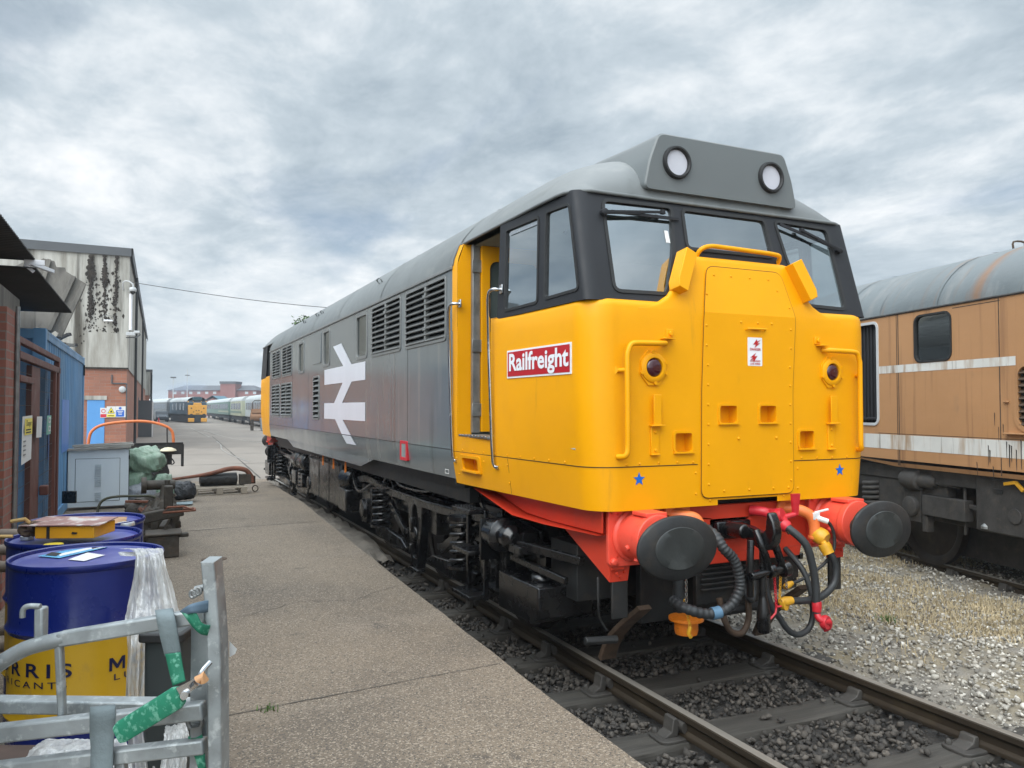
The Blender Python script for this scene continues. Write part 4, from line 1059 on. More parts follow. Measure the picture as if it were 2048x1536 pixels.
MT['sack_tape'] = mat('faded_blue_tape', (.10,.20,.30), .5)
make_bogie(4.4, 1); make_bogie(LEN-4.4, -1)
# step ladder, brake cylinder and sand box ahead of the front bogie (left side), mirrored on the right
for s in (-1, 1):
    x = s*1.20
    for yy in (2.40, LEN-2.40):
        f = 1 if yy < 8 else -1
        Yd = lambda d: yy+f*d
        mb = MB()
        for d in (-.19,.19): mb.bb(x-.02,x+.02,Yd(d)-.018,Yd(d)+.018,.27,1.02)
        for z in (.28,.65,.99): mb.bb(x-.16,x+.02,Yd(-.2),Yd(.2),z,z+.035)
        mb.bb(x-s*.15-.012,x-s*.15+.012,Yd(-.2),Yd(.2),.28,1.02)
        for k in range(6):
            for j in range(3): mb.lathe([(.018,0),(.012,.008)],(x-.13+.05*j,Yd(-.16+.064*k),1.025),(0,0,1),6)
        mb.build('step_ladder', MT['black_gloss'], LOCO, bevel=.006)
        mb = MB()
        mb.lathe([(.02,-.22),(.085,-.21),(.115,-.19),(.115,-.03),(.135,-.03),(.135,.02),(.115,.03),(.085,.05),(.085,.12),(.10,.13),(.10,.19),(.05,.24)], (x-s*.01,Yd(-.52),.86), (0,-f,0), 22)
        mb.box((x,Yd(-.30),.80),(.2,.03,.34)); mb.box((x-s*.02,Yd(-.83),.80),(.12,.20,.06)); mb.beam((x-s*.02,Yd(-.8),.83),(x-s*.2,Yd(-1.45),.80),.05,.06); mb.lathe([(.035,0),(.035,.07)],(x+s*.01,Yd(-.84),.74),(0,0,1),10); mb.beam((x-s*.05,Yd(-.6),.70),(x-s*.1,Yd(-1.4),.66),.04,.05)
        mb.build('brake_cylinder', MT['black_gloss'], LOCO, smooth=35, bevel=.006)
        mb = MB(); mb.prism([(-.52,.30),(-1.10,.30),(-1.22,.36),(-1.22,.585),(-.52,.585)], lambda a,b,h: (x+s*h, Yd(a), b), -.42, .03); mb.lathe([(.08,0),(.08,.045),(.075,.055)],(x-s*.11,Yd(-1.0),.585),(0,0,1),14); mb.box((x-s*.2,Yd(-.85),.60),(.1,.4,.025))
        mb.build('sand_box', MT['black_gloss'], LOCO, smooth=30, bevel=.014)
# tanks and battery boxes between the bogies
for s in (-1, 1):
    mb = MB(); mb.bb(s*.72,s*1.16,7.9,10.4,.36,1.06); mb.build('fuel_tank', MT['black_gloss'], LOCO, bevel=.03)
    mb = MB()
    for y in (8.7,9.5): mb.bb(s*1.158,s*1.166,y,y+.012,.38,1.05)
    mb.bb(s*1.165,s*1.19,7.95,10.35,.99,1.02); mb.build('tank_straps', MT['black_dirty'], LOCO)
    mb = MB(); mb.bb(s*.9,s*1.25,7.15,7.62,.40,.72); mb.build('battery_box', MT['black_gloss'], LOCO, bevel=.02)
    mb = MB()
    for y in (10.9,11.6): mb.bb(s*.95,s*1.2,y,y+.45,.40,.66); mb.lathe([(.16,-.3),(.18,-.26),(.18,.26),(.16,.3)],(s*1.05,y+.2,.86),(0,1,0),18)
    mb.build('air_reservoir', MT['black_gloss'], LOCO, smooth=35, bevel=.01)
    mb = MB()
    for y in (7.3,8.1,8.9): mb.beam((s*1.22,y,1.13),(s*1.22,y,.95),.03,.02)
    mb.build('tank_hanger', MT['orange_cap'], LOCO)
    mb = MB(); mb.lathe([(.02,-.16),(.13,-.14),(.15,-.1),(.15,.12),(.06,.18)],(s*1.12,7.35,.86),(s*.3,1,0),18); mb.tube(smooth_path([(s*1.1,6.2,.9),(s*1.18,6.6,.75),(s*1.16,7.0,.85),(s*1.1,7.3,1.0)],5),.022,8); mb.build('air_filter', MT['black_gloss'], LOCO, smooth=40)

# ------------------------------------------------------------------ buffer beam, buffers, couplings
NYB = .52
MT['worn_face'] = mat('scuffed_buffer_face', (.026,.029,.028), .5, var=(6,.35), dirt=((.06,.065,.063),5,.54,.75,(1,1,1),9), bump=(50,.001))
for f, T in ((1, None), (-1, lambda p: (p[0], LEN-p[1], p[2]))):
    def B():
        m = MB(); m.T = T; return m
    mb = B()
    mb.plate([(-1.03,.74),(-.90,.74),(-.88,.86),(-.62,.86),(-.60,.79),(.60,.79),(.62,.86),(.88,.86),(.90,.74),(1.03,.74),(1.03,1.20),(-1.03,1.20)], [rrect(-.22,.12,.955,1.10,.01)], lambda a,b,h: (a, NYB+h, b), .03)
    for s in (-1, 1):
        mb.prism([(.44,.74),(.44,1.21),(1.15,1.21),(1.15,1.05)], lambda a,b,h: (s*(1.045+h), a+.08, b), -.02, 0)
        mb.grid([[(s*1.03,.52,1.05),(s*1.13,.54,1.05)],[(s*1.03,1.15,1.045),(s*1.2,1.15,1.045)],[(s*1.03,1.65,1.05),(s*1.22,1.65,1.05)],[(s*1.05,2.4,1.19),(s*1.24,2.4,1.19)]])
        mb.prism([(.52,1.06),(1.2,1.05),(1.65,1.06),(2.4,1.20),(2.4,1.23),(.52,1.23)], lambda a,b,h: (s*(1.10+h), a, b), -.015, .0)
        mb.box((s*.99,NYB-.012,1.02),(.10,.02,.40))
    bb_ = mb.build('buffer_beam', MT['red'], LOCO, smooth=25, bevel=.006, recalc=True)
    mb = B()
    for s in (-1, 1):
        for z in np.arange(.80,1.2,.055):
            mb.lathe([(.012,0),(.009,.009)],(s*1.0,NYB-.022,z),(0,-1,0),8); mb.lathe([(.012,0),(.009,.009)],(s*1.031,.575,z+.02),(s,0,0),8)
        for a, b in ((-.96,.77),(-.93,.80)): mb.lathe([(.010,0),(.008,.008)],(s*a,NYB,b),(0,-1,0),8)
    mb.build('beam_rivets', MT['red'], bb_, smooth=50)
    for s in (-1, 1):
        c = (s*.868, NYB, 1.045)
        mb = B()
        mb.prism(rrect(-.20,.20,-.20,.20,.04), lambda a,b,h: (c[0]+a, c[1]+h, c[2]+b), -.03, 0)
        mb.lathe([(.175,-.03),(.175,-.045),(.155,-.06),(.152,-.24),(.163,-.25),(.163,-.30),(.145,-.305)], c, (0,1,0), 32)
        mb.bb(c[0]-.08,c[0]+.08,c[1]-.28,c[1]-.12,c[2]+.148,c[2]+.172)
        for a in (-1,1):
            for b in (-1,1): mb.lathe([(.026,-.03),(.026,-.052),(.016,-.06)],(c[0]+a*.165,c[1],c[2]+b*.165),(0,1,0),8)
        for a in (20,60): mb.lathe([(.02,.15),(.018,.17)],(c[0],c[1]-.17,c[2]),(-s*math.cos(R(a)) if False else math.cos(R(180-a))*1,0,-math.sin(R(a))),8)
        bf = mb.build('buffer', MT['pink_red'], LOCO, smooth=40, bevel=.004)
        mb = B(); cc = (c[0], 0, c[2]-.012)
        mb.lathe([(.10,.27),(.11,.10),(.25,.055),(.305,.045),(.315,.034),(.315,.022),(.30,.012),(.16,.0),(.0,-.003)], cc, (0,1,0), 56, xdir=(1,0,0), sx=.93, sy=.62)
        hd = mb.build('buffer_head', MT['black_dirty'], bf, smooth=50)
        mb = B(); mb.lathe([(.195,.0005),(.19,-.004),(.13,-.0048),(.06,-.0055),(.015,-.006)], cc, (0,1,0), 48, xdir=(1,0,0), sx=.93, sy=.66); mb.build('worn_face', MT['worn_face'], hd, smooth=50)
    # below the beam
    mb = B()
    for s in (-1, 1): mb.bb(s*.90,s*1.02,NYB+.002,NYB+.025,.50,.76)
    mb.bb(-.3,.25,NYB+.06,NYB+.10,.50,.80); mb.bb(-.6,.6,NYB+.3,NYB+.36,.35,.8); mb.bb(.45,.62,NYB+.03,NYB+.05,.62,.80)
    for k in range(5): mb.bb(-.27,.22,NYB+.03,NYB+.055,.60+.036*k,.615+.036*k)
    mb.bb(-1.0,1.0,NYB+.5,NYB+.9,.5,.9)
    mb.cyl((-.32,NYB+.02,.44),(.3,NYB+.02,.46),.03,10); mb.cyl((-1.18,NYB+.08,.36),(-.95,NYB+.06,.35),.026,10)
    mb.tube(smooth_path([(-1.07,.62,.76),(-1.08,.6,.62),(-1.06,.62,.5),(-1.0,.62,.4)],5),.010,6)
    mb.build('headstock_understructure', MT['black_dirty'], LOCO, smooth=30, bevel=.006)
    for s in (-1, 1):     # rail guards curving down to each rail
        mb = B(); path = [(.58,.52),(.66,.46),(.80,.36),(.92,.26),(1.01,.15),(1.06,.05)]; rows = []
        for i, (a, b) in enumerate(path):
            hwid = .05+.018*i/5
            rows.append([(s*.72-hwid, a, b),(s*.72+hwid, a, b),(s*.72+hwid, a+.035, b+.02),(s*.72-hwid, a+.035, b+.02)])
        mb.grid(rows, closed=True); mb.add(rows[-1], [(0,1,2,3)]); mb.add(rows[0], [(0,1,2,3)]); mb.build('rail_guard', MT['brown_rust'], LOCO, smooth=30, bevel=.006)
    # drawhook and screw coupling
    mb = B()
    mb.box((-.05,NYB-.02,1.03),(.30,.06,.12)); mb.cyl((-.10,NYB-.02,1.04),(-.10,NYB-.22,1.04),.05,14)
    mb.prism([(.50,.995),(.36,.985),(.27,.95),(.20,.925),(.13,.94),(.085,.99),(.07,1.06),(.085,1.13),(.115,1.185),(.14,1.19),(.15,1.13),(.155,1.075),(.185,1.045),(.24,1.05),(.32,1.07),(.50,1.08)], lambda a,b,h: (-.03+h, a, b), -.036, .036)
    hook = mb.build('draw_hook', MT['black_gloss'], LOCO, smooth=40, bevel=.014)
    mb = B()
    for dx in (-.085,.03): mb.tube(smooth_path([(dx,.22,1.06),(dx+.005,.18,.98),(dx+.04,.17,.88),(dx+.085,.18,.79)],5), .027, 10)
    mb.lathe([(.05,0),(.05,.04)],(-.02,.18,.79),(1,0,.1),14); mb.lathe([(.055,0),(.055,.05)],(.10,.18,.79),(1,0,.1),14)
    mb.cyl((-.16,.19,.765),(.14,.18,.80),.03,12)
    mb.tube([(-.13,.22,1.0),(-.14,.22,.8),(-.12,.24,.62)],.025,8); mb.tube([(-.04,.21,.95),(-.04,.21,.72)],.022,8)
    mb.cyl((-.055,.19,.77),(-.055,.19,.62),.026,12); mb.tube([(-.055,.19,.66),(-.055,.19,.60),(-.053,.19,.52),(-.053,.19,.42),(-.053,.19,.385)],.03,12,rr=[.02,.03,.045,.048,.035])
    mb.build('screw_coupling', MT['black_gloss'], hook, smooth=50, bevel=.004)
    # hoses and pipes
    def pipe(name, pts, r, m, sm=6, n=12):
        b = B(); b.tube(smooth_path(pts, sm), r, n); return b.build(name, MT[m], LOCO, smooth=60)
    b = B(); pth = smooth_path([(-.40,.45,1.10),(-.37,.30,1.04),(-.34,.24,.955),(-.27,.23,.885),(-.225,.23,.78),(-.22,.23,.677),(-.29,.25,.567),(-.44,.27,.533),(-.58,.32,.57),(-.60,.45,.60)], 16)
    b.tube(pth, .034, 14, rr=[.032+.004*((i//2) % 2) for i in range(len(pth))]); heat = b.build('corrugated_heating_hose', MT['hose'], LOCO, smooth=60)
    b = B(); b.tube([pth[104],pth[107],pth[110]], .041, 14); b.build('hose_tape', MT['sack_tape'], heat, smooth=60)
    pipe('brake_hose', [(.245,.36,1.075),(.265,.28,1.04),(.345,.21,.94),(.392,.2,.807),(.423,.2,.661),(.428,.2,.54),(.432,.2,.46)], .027, 'hose')
    b = B(); b.lathe([(.030,0),(.033,.03),(.033,.06),(.030,.07)],(.432,.2,.47),(0.03,0,1),14); b.tube(smooth_path([(.435,.2,.46),(.43,.18,.43),(.455,.16,.41),(.50,.16,.40),(.515,.18,.36),(.49,.2,.345)],4),.024,10); b.lathe([(.045,-.02),(.05,.0),(.045,.02)],(.475,.165,.40),(.3,-1,0),14); b.build('hose_coupling_head', MT['crimson'], LOCO, smooth=50)
    b = B(); b.tube(smooth_path([(.12,NYB-.02,1.15),(.17,.42,1.145),(.22,.40,1.12),(.28,.37,1.10),(.26,.32,1.07)],4),.035,12); b.lathe([(.055,-.05),(.06,0),(.055,.05)],(.25,.38,1.11),(.3,-.6,.2),14); b.box((.21,.40,1.135),(.06,.07,.06)); b.prism([(-.02,-.06),(.02,-.06),(.04,.09),(-.035,.09)], lambda a,c_,h: (.385+a,.34+h,1.18+c_), -.01,.012); b.cyl((.27,.37,1.10),(.38,.34,1.125),.02,10); b.lathe([(.04,0),(.045,.03),(.036,.05)],(.255,.33,1.07),(.3,-.8,-.6),12); b.build('brake_valve', MT['crimson'], LOCO, smooth=40, bevel=.003)
    b = B(); b.lathe([(.0305,0),(.0305,.025)],(.268,.285,1.035),(.45,-.45,-.7),14); b.build('hose_clip', MT['steel'], LOCO, smooth=50)
    pipe('orange_elbow', [(.44,NYB-.02,1.15),(.50,.42,1.14),(.565,.38,1.10),(.595,.37,1.03),(.597,.37,.93)], .040, 'orange_paint')
    b = B(); b.lathe([(.075,0),(.075,.025)],(.43,NYB-.02,1.15),(0,-1,0),8); b.build('pipe_flange', MT['orange_paint'], LOCO, smooth=40, bevel=.003); b = B(); b.lathe([(.046,0),(.046,.02)],(.597,.37,.935),(0,0,1),14); b.build('pipe_flange', MT['orange_paint'], LOCO, smooth=40, bevel=.003)
    pipe('orange_elbow', [(-.56,NYB-.0,1.16),(-.50,.46,1.15),(-.43,.42,1.13),(-.40,.40,1.06),(-.39,.38,1.0)], .042, 'orange_paint')
    b = B(); b.box((-.52,NYB-.02,1.18),(.2,.03,.05)); b.build('pipe_bracket', MT['orange_paint'], LOCO, bevel=.004)
    b = B(); b.tube(smooth_path([(.62,NYB-.02,1.12),(.63,.42,1.06),(.625,.36,.99),(.62,.33,.945),(.60,.28,.90)],4),.022,10); b.lathe([(.05,-.05),(.062,-.02),(.062,.02),(.045,.05)],(.622,.34,.955),(.2,-.7,-.3),14); b.lathe([(.042,0),(.045,.03),(.04,.06),(.042,.075)],(.60,.29,.91),(-.15,-.4,-.9) if False else (.25,-.35,-.9),14); b.build('main_reservoir_valve', MT['gold_paint'], LOCO, smooth=40)
    pipe('reservoir_hose', [(.615,.27,.86),(.64,.25,.82),(.672,.25,.738),(.649,.25,.63),(.547,.25,.559),(.419,.25,.54),(.25,.26,.548)], .025, 'hose')
    b = B(); b.tube([(.265,.26,.55),(.21,.265,.548),(.17,.27,.545)],.03,10,rr=[.028,.034,.026]); b.lathe([(.04,-.015),(.04,.015)],(.20,.26,.53),(.3,-1,0),12); b.build('hose_coupling_head', MT['gold_paint'], LOCO, smooth=50)
    pipe('control_cable', [(.609,.33,1.08),(.65,.30,1.06),(.69,.3,1.02),(.715,.3,.948),(.703,.3,.852),(.624,.32,.755),(.453,.34,.667),(.345,.35,.64)], .012, 'hose', n=8)
    b = B(); b.tube([(.36,.35,.643),(.32,.35,.632),(.29,.35,.615)],.02,8,rr=[.016,.026,.02]); b.build('cable_plug', MT['gold_paint'], LOCO, smooth=50)
    b = B(); b.box((.585,.36,1.10),(.06,.05,.05)); b.beam((.58,.35,1.125),(.69,.33,1.145),.018,.014); b.cyl((.60,.34,1.085),(.655,.30,1.062),.02,10); b.build('isolating_cock', MT['white_dirty'], LOCO, smooth=40, bevel=.003)
    pipe('vacuum_hose', [(.109,.34,.70),(.11,.33,.62),(.135,.31,.505),(.181,.3,.443),(.265,.3,.34),(.36,.3,.295),(.458,.3,.325),(.498,.3,.415),(.486,.3,.562),(.47,.36,.72),(.46,NYB,.85)], .021, 'hose')
    pipe('air_hose_loop', [(.093,NYB,.62),(.093,.5,.5),(.091,.5,.376),(.034,.5,.295),(-.059,.5,.313),(-.122,.5,.407),(-.15,.52,.55)], .022, 'brown_rust')
    pipe('air_hose_loop', [(.16,NYB,.70),(.15,.5,.58),(.10,.47,.52),(.05,.47,.56),(.04,.5,.66)], .018, 'hose')
    pipe('steam_drop_pipe', [(-.56,NYB-.02,.88),(-.555,.45,.78),(-.55,.45,.62),(-.52,.47,.52)], .036, 'hose')
    b = B()
    def chain(x0, z0, x1, z1, y, n):
        for k in range(n):
            u = (k+.5)/n; x = x0+(x1-x0)*u; z = z0+(z1-z0)*u; L = (z0-z1)/n*.72
            q = [(math.cos(a)*.009*(1 if k % 2 else .1), math.cos(a)*.009*(.1 if k % 2 else 1), math.sin(a)*L) for a in np.linspace(0,2*math.pi,9)[:-1]]
            b.tube([(x+p[0], y+p[1], z+p[2]) for p in q], .003, 5, closed=True)
    chain(.053,.76,.068,.535,.2,13); b.tube([(.068,.2,.54),(.06,.2,.50),(.013,.2,.465)],.008,6); b.tube([(.068,.2,.54),(.11,.2,.54)],.008,6); b.build('safety_chain', MT['crimson'], LOCO, smooth=60)
    b = B(); chain(.108,.74,.096,.57,.2,10); b.build('safety_chain', MT['gold_paint'], LOCO, smooth=60)
    b = B(); chain(.146,.80,.162,.65,.2,9); chain(-.60,.78,-.60,.62,.3,8); b.build('safety_chain', MT['steel'], LOCO, smooth=60)
    b = B(); chain(-.58,.62,-.53,.44,.35,8); b.tube([(-.53,.35,.44),(-.545,.35,.40),(-.52,.36,.37)],.014,8); b.build('safety_chain', MT['gold_paint'], LOCO, smooth=60)
    b = B(); b.lathe([(.075,-.03),(.082,.0),(.08,.06),(.12,.065),(.12,.085),(.05,.09)],(-.41,.55,.36),(0,0,1),22); b.build('heating_coupling_cap', MT['orange_cap'], LOCO, smooth=40)
# ------------------------------------------------------------------ golden ochre locomotive on the next track
MT['ochre'] = mat('faded_ochre_paint', (.43,.225,.10), .55, var=(.9,.10,(1,.4,1)), dirt=((.36,.18,.072),2.5,.56,.8,(1,1.5,.2)), dirt2=((.17,.08,.04),2.6,.54,.78,(1,2.8,.10)), dirt3=((.12,.10,.085),1.2,.60,.85,(1,1,.5)), bump=(1.6,.008), rvar=.1)
MT['band'] = mat('stained_white_band', (.62,.61,.57), .5, var=(3,.08), dirt=((.33,.20,.10),2.6,.50,.70,(1,2.2,.3)), dirt2=((.10,.07,.05),5,.60,.74,(1,3,.12)))
MT['rust_roof'] = mat('weathered_roof', (.135,.155,.16), .5, var=(.8,.2), dirt=((.20,.205,.20),3,.52,.75,(.5,1.5,.5)), dirt2=((.20,.11,.06),1.6,.54,.72,(.2,1.9,.2)), dirt3=((.07,.075,.075),4,.58,.78,(.4,2.5,.4)), rvar=.15, bump=(6,.006))
MT['grime'] = mat('grimy_running_gear', (.040,.037,.034), .7, var=(5,.4), dirt=((.08,.065,.05),7,.55,.8), bump=(30,.003))
MT['pale_frame'] = mat('pale_door_frame', (.48,.49,.49), .5, var=(4,.1))
BT = thing('diesel_locomotive', 'faded ochre locomotive with two dirty white bands and a rust streaked grey roof', 'locomotive', (5.60,.896,-.08), R(-13.2))
YA, YB = -9.0, 3.0
def BS(y, z, h): return (-1.335+h, y, z)
def bw(y): return 1.335-max(0, y-3.0)*.05
bw_h = [rrect(.93,1.51,2.51,3.06,.09), rrect(2.21,2.86,1.76,3.05,.06), rrect(-.62,.02,1.76,2.38,.10), rrect(-3.4,-2.8,2.51,3.06,.09)]
mb = MB(); mb.plate([(YA,1.27),(3.0,1.31),(3.0,3.14),(YA,3.14)], bw_h, BS, .03)
mb.grid([[(-1.335,YA,1.27),(-1.335,1.9,1.27),(-1.335,3.0,1.31)],[(-1.315,YA,1.22),(-1.315,1.9,1.22),(-1.325,3.0,1.305)]])
mb.grid([[(-bw(y),y,1.33+.05*(y-3)),(-bw(y),y,3.14)] for y in (3.0,3.6,4.4,5.0)]); mb.grid([[(1.335,y,1.25),(1.335,y,3.14)] for y in (YA,5.0)])
mb.grid([[(-1.23,5.0,1.3),(-1.1,5.2,1.3),(1.1,5.2,1.3),(1.3,5.0,1.3)],[(-1.23,5.0,3.2),(-1.1,5.15,3.2),(1.1,5.15,3.2),(1.3,5.0,3.2)]]); mb.add([BS(YA,1.22,0),(1.335,YA,1.22),(1.335,YA,3.14),BS(YA,3.14,0)],[(0,1,2,3)])
mb.build('body', MT['ochre'], BT, smooth=30, recalc=False)
for z0, z1 in ((1.435,1.618),(2.395,2.49)):
    mb = MB()
    for a, b in ((YA,2.205),(2.87,3.0)) if z0 > 2 or True else (): mb.add([(-1.3375,a,z0),(-1.3375,b,z0),(-1.3375,b,z1),(-1.3375,a,z1)],[(0,1,2,3)]) if not (z0 < 1.7) else None
    if z0 < 1.7: mb.add([(-1.3375,YA,z0),(-1.3375,3.0,z0),(-1.3375,3.0,z1),(-1.3375,YA,z1)],[(0,1,2,3)])
    else:
        mb.v, mb.f = [], []; mb.add([(-1.3375,a,z) for a, z in ((.05,z0),(2.17,z0),(2.17,z1),(.05,z1))],[(0,1,2,3)]); mb.add([(-1.3375,a,z) for a, z in ((YA,z0),(-.68,z0),(-.68,z1),(YA,z1))],[(0,1,2,3)])
    mb.add([(-bw(y)-.003,y,z) for y, z in ((3.0,z0),(5.0,z0),(5.0,z1),(3.0,z1))],[(0,1,2,3)])
    mb.build('white_band', MT['band'], BT, smooth=0)
mb = MB(); mb.grid([[(a*(1-max(0,y-3.6)*.06), y, b-max(0,y-4.2)*.25*max(0,(b-3.1))) for a, b in prof] for y in (YA,-6,-3,0,1.5,3.0,3.8,4.4,5.0)]); mb.build('roof', MT['rust_roof'], BT, smooth=40)
mb = MB()
for y in (2.9,1.15,-.6,-2.4,-5):
    mb.grid([[(a*1.004, y+d, 3.14+(b-3.14)*1.01+.001) for a, b in prof] for d in (-.016,.016)])
mb.build('roof_seam', MT['rust_roof'], BT, smooth=40)
mb = MB(); mb.grid([[(-.62,y,3.80),(-.56,y,3.835),(.5,y,3.86)] for y in (YA,.2)]); mb.add([(-.62,.2,3.74),(-.56,.2,3.835),(.5,.2,3.86),(.5,.2,3.7)],[(0,1,2,3)]); mb.grid([[(-.62,y,3.74),(-.62,y,3.80)] for y in (YA,.2)])
for x in (-.3,.0): mb.tube(smooth_path([(x-.1,1.0,3.82),(x-.1,1.0,3.91),(x+.05,1.0,3.91),(x+.05,1.0,3.82)],3),.012,6)
mb.build('roof_hatch', MT['brown_rust'], BT, smooth=40)
mb = MB(); mb.tube([(-1.34,YA,3.135),(-1.34,5.0,3.135)],.014,6); mb.build('gutter', MT['grime'], BT)
mb = MB()
for y in (1.83,.25,-.9): mb.bb(-1.3365,-1.334,y,y+.012,1.24,3.12)
mb.bb(-1.3365,-1.334,.24,.9,3.085,3.095)
mb.bb(-1.3365,-1.334,1.80,1.815,1.24,3.12); mb.bb(-1.3367,-1.334,YA,2.2,1.628,1.634); mb.build('body_seams', MT['brown_rust'], BT, smooth=0)
MT['streak'] = mat('oil_run', (.035,.03,.027), .6)
mb = MB()
for y, z, L, w in ((.18,1.60,.16,.014),(.145,1.57,.22,.02),(.12,1.56,.15,.016),(.42,1.55,.2,.012),(.40,1.5,.12,.02),(.36,1.33,.24,.012),(.06,1.52,.2,.014),(.0,1.62,.28,.016),(-.05,1.5,.2,.014),(.28,1.75,.14,.008),(.33,1.9,.12,.01),(.58,1.36,.2,.012),(.22,1.78,.1,.01)):
    mb.add([(-1.3388,y-w/2,z),(-1.3388,y+w/2,z+.01),(-1.3388+(.012 if z-L < 1.27 else 0),y+w*.3,z-L),(-1.3388+(.012 if z-L < 1.27 else 0),y-w*.1,z-L-.02)],[(0,1,2,3)])
mb.build('oil_streaks', MT['streak'], BT, smooth=0)
for k, h in enumerate((bw_h[0], bw_h[3])):
    mb = MB(); mb.ring(inset(h,-.014), inset(h,.010), BS, -.010, .03); wf = mb.build('body_window', MT['rubber'] if k == 0 else MT['rubber'], BT, smooth=40)
    mb = MB(); mb.plate(h, [], lambda y,z,d: (-1.318,y,z)); mb.build('window_pane', MT['glass_side'], wf, smooth=0)
    mb = MB()
    for z in (2.66,2.80,2.92): mb.add([(-1.27,h[5][0]-.02,z),(-1.27,h[0][0]+.0,z+.01),(-1.27,h[0][0],z+.03),(-1.27,h[5][0]-.02,z+.018)],[(0,1,2,3)])
    mb.build('inner_bars', MT['grey_box'], wf, smooth=0)
    mb = MB(); mb.bb(-1.1,-1.0,h[5][0]-.2,h[0][0]+.3,2.3,3.1); mb.build('dark_backing', MT['dark_void'], wf)
h = bw_h[1]; mb = MB(); mb.ring(inset(h,-.035), h, BS, -.014, .02); df = mb.build('doorway', MT['pale_frame'], BT, smooth=40)
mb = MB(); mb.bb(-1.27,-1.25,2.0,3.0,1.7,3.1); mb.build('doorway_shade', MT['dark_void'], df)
mb = MB()
for k in range(9): mb.bb(-1.285,-1.27,2.24+k*.07,2.27+k*.07,1.78,3.04)
mb.bb(-1.32,-1.26,2.22,2.85,1.80,1.83); mb.build('door_shutter', MT['black_paint'], df, bevel=.003)
h = bw_h[2]; mb = MB(); mb.ring(inset(h,-.05), h, BS, -.016, .03); lv = mb.build('louvre_grille', MT['ochre'], BT, smooth=40)
mb = MB()
for k in range(9): mb.box((-1.322,-.30,1.80+.066*k),(.07,.62,.012),Matrix.Rotation(R(-38),3,'Y'))
mb.build('slats', MT['brown_rust'], lv, smooth=0)
mb = MB(); mb.bb(-1.28,-1.27,-.7,.1,1.7,2.45); mb.build('grille_backing', MT['dark_void'], lv)
mb = MB(); mb.box((-1.36,.0,1.69),(.06,.36,.014)); mb.box((-1.35,.17,2.02),(.02,.07,.015)); mb.build('sill', MT['ochre'], lv, bevel=.003)
# running gear
GY = .28
def gear():
    m = MB(); m.T = lambda p: (p[0], p[1]+GY, p[2]); return m
mb = gear(); x = -1.1
mb.bb(-1.2,1.2,YA,4.6,1.05,1.22); mb.bb(-.9,.9,YA,4.6,.55,1.05); mb.bb(-.6,.6,YA,4.6,.12,.55)
mb.beam((x,.95,.98),(x,4.2,.98),.12,.16); mb.beam((x,1.9,1.0),(x,1.3,.55),.1,.1); mb.prism([(1.45,1.05),(2.05,1.05),(2.55,1.06),(2.9,1.2),(2.9,.9),(2.6,.98),(2.0,.55),(1.45,.55)], lambda a,b,h: (x-.05-h,a,b), -.03,.03)
mb.lathe([(.02,-.2),(.11,-.18),(.13,-.1),(.13,.1),(.09,.12),(.09,.3),(.05,.36)],(x-.08,1.45,1.07),(0,-1,0),18); mb.beam((x-.08,1.1,1.07),(x-.05,.75,1.05),.05,.06)
mb.bb(x-.12,x,.62,1.30,.66,.90); mb.lathe([(.13,0),(.12,.08),(.05,.10)],(x-.06,1.50,.74),(-1,0,0),16); mb.box((x-.03,1.5,.75),(.12,.3,.4)); mb.box((x-.05,1.28,.6),(.1,.08,.3)); mb.beam((x-.04,.7,1.2),(x-.04,.7,.5),.03,.03); mb.beam((x-.04,.8,.86),(x-.04,.3,.80),.05,.05)
mb.lathe([(.15,0),(.15,.05)],(x-.06,2.27,.62),(0,0,1),16); mb.box((x-.02,2.3,.5),(.2,.6,.12))
mb.lathe([(.12,0),(.12,.06)],(x-.1,2.9,.80),(-1,0,0),16); mb.tube([(x-.1,2.5,1.15),(x-.1,3.0,1.0),(x-.1,3.6,.9)],.05,8)
bg = mb.build('bogie', MT['grime'], BT, smooth=35, bevel=.008)
mb = gear(); mb.tube([(x-.06+.12*math.cos(k*math.pi/6), 2.27+.12*math.sin(k*math.pi/6), .66+.33*k/60) for k in range(61)],.026,8); mb.build('coil_spring', MT['grime'], bg, smooth=60)
for y in (1.95,4.0):
    mb = MB()
    for s in (-1, 1): mb.lathe([(.06,.05),(.42,.0),(.46,.03),(.535,.03),(.535,-.05),(.505,-.06),(.50,-.1),(.44,-.1)],(s*.76,y,.50),(s,0,0),44)
    mb.cyl((-.8,y,.5),(.8,y,.5),.08); mb.build('wheelset', MT['wheel'], bg, smooth=40)
mb = MB(); mb.bb(-1.22,1.2,-3.0,.74,.60,1.19); tk = mb.build('fuel_tank', MT['grime'], BT, bevel=.02)
mb = MB(); mb.box((-1.225,.42,1.06),(.012,.12,.05)); mb.build('tank_panel', MT['black_dirty'], tk, bevel=.003); mb = MB(); mb.lathe([(.08,0),(.08,.02)],(-1.22,.2,.82),(-1,0,0),16); mb.build('tank_cover', MT['grime'], tk, bevel=.003)
mb = MB(); mb.beam((-1.26,.30,1.15),(-1.26,.16,1.18),.03,.035); mb.beam((-1.26,.16,1.185),(-1.26,.06,1.10),.03,.035); mb.build('tank_handle', MT['gold_paint'], tk, bevel=.004)
mb = MB(); mb.lathe([(.05,0),(.05,.03),(.02,.06)],(-1.2,.62,.63),(0,0,1),12); mb.build('filler_cap', MT['worn_steel'], tk, bevel=.003)
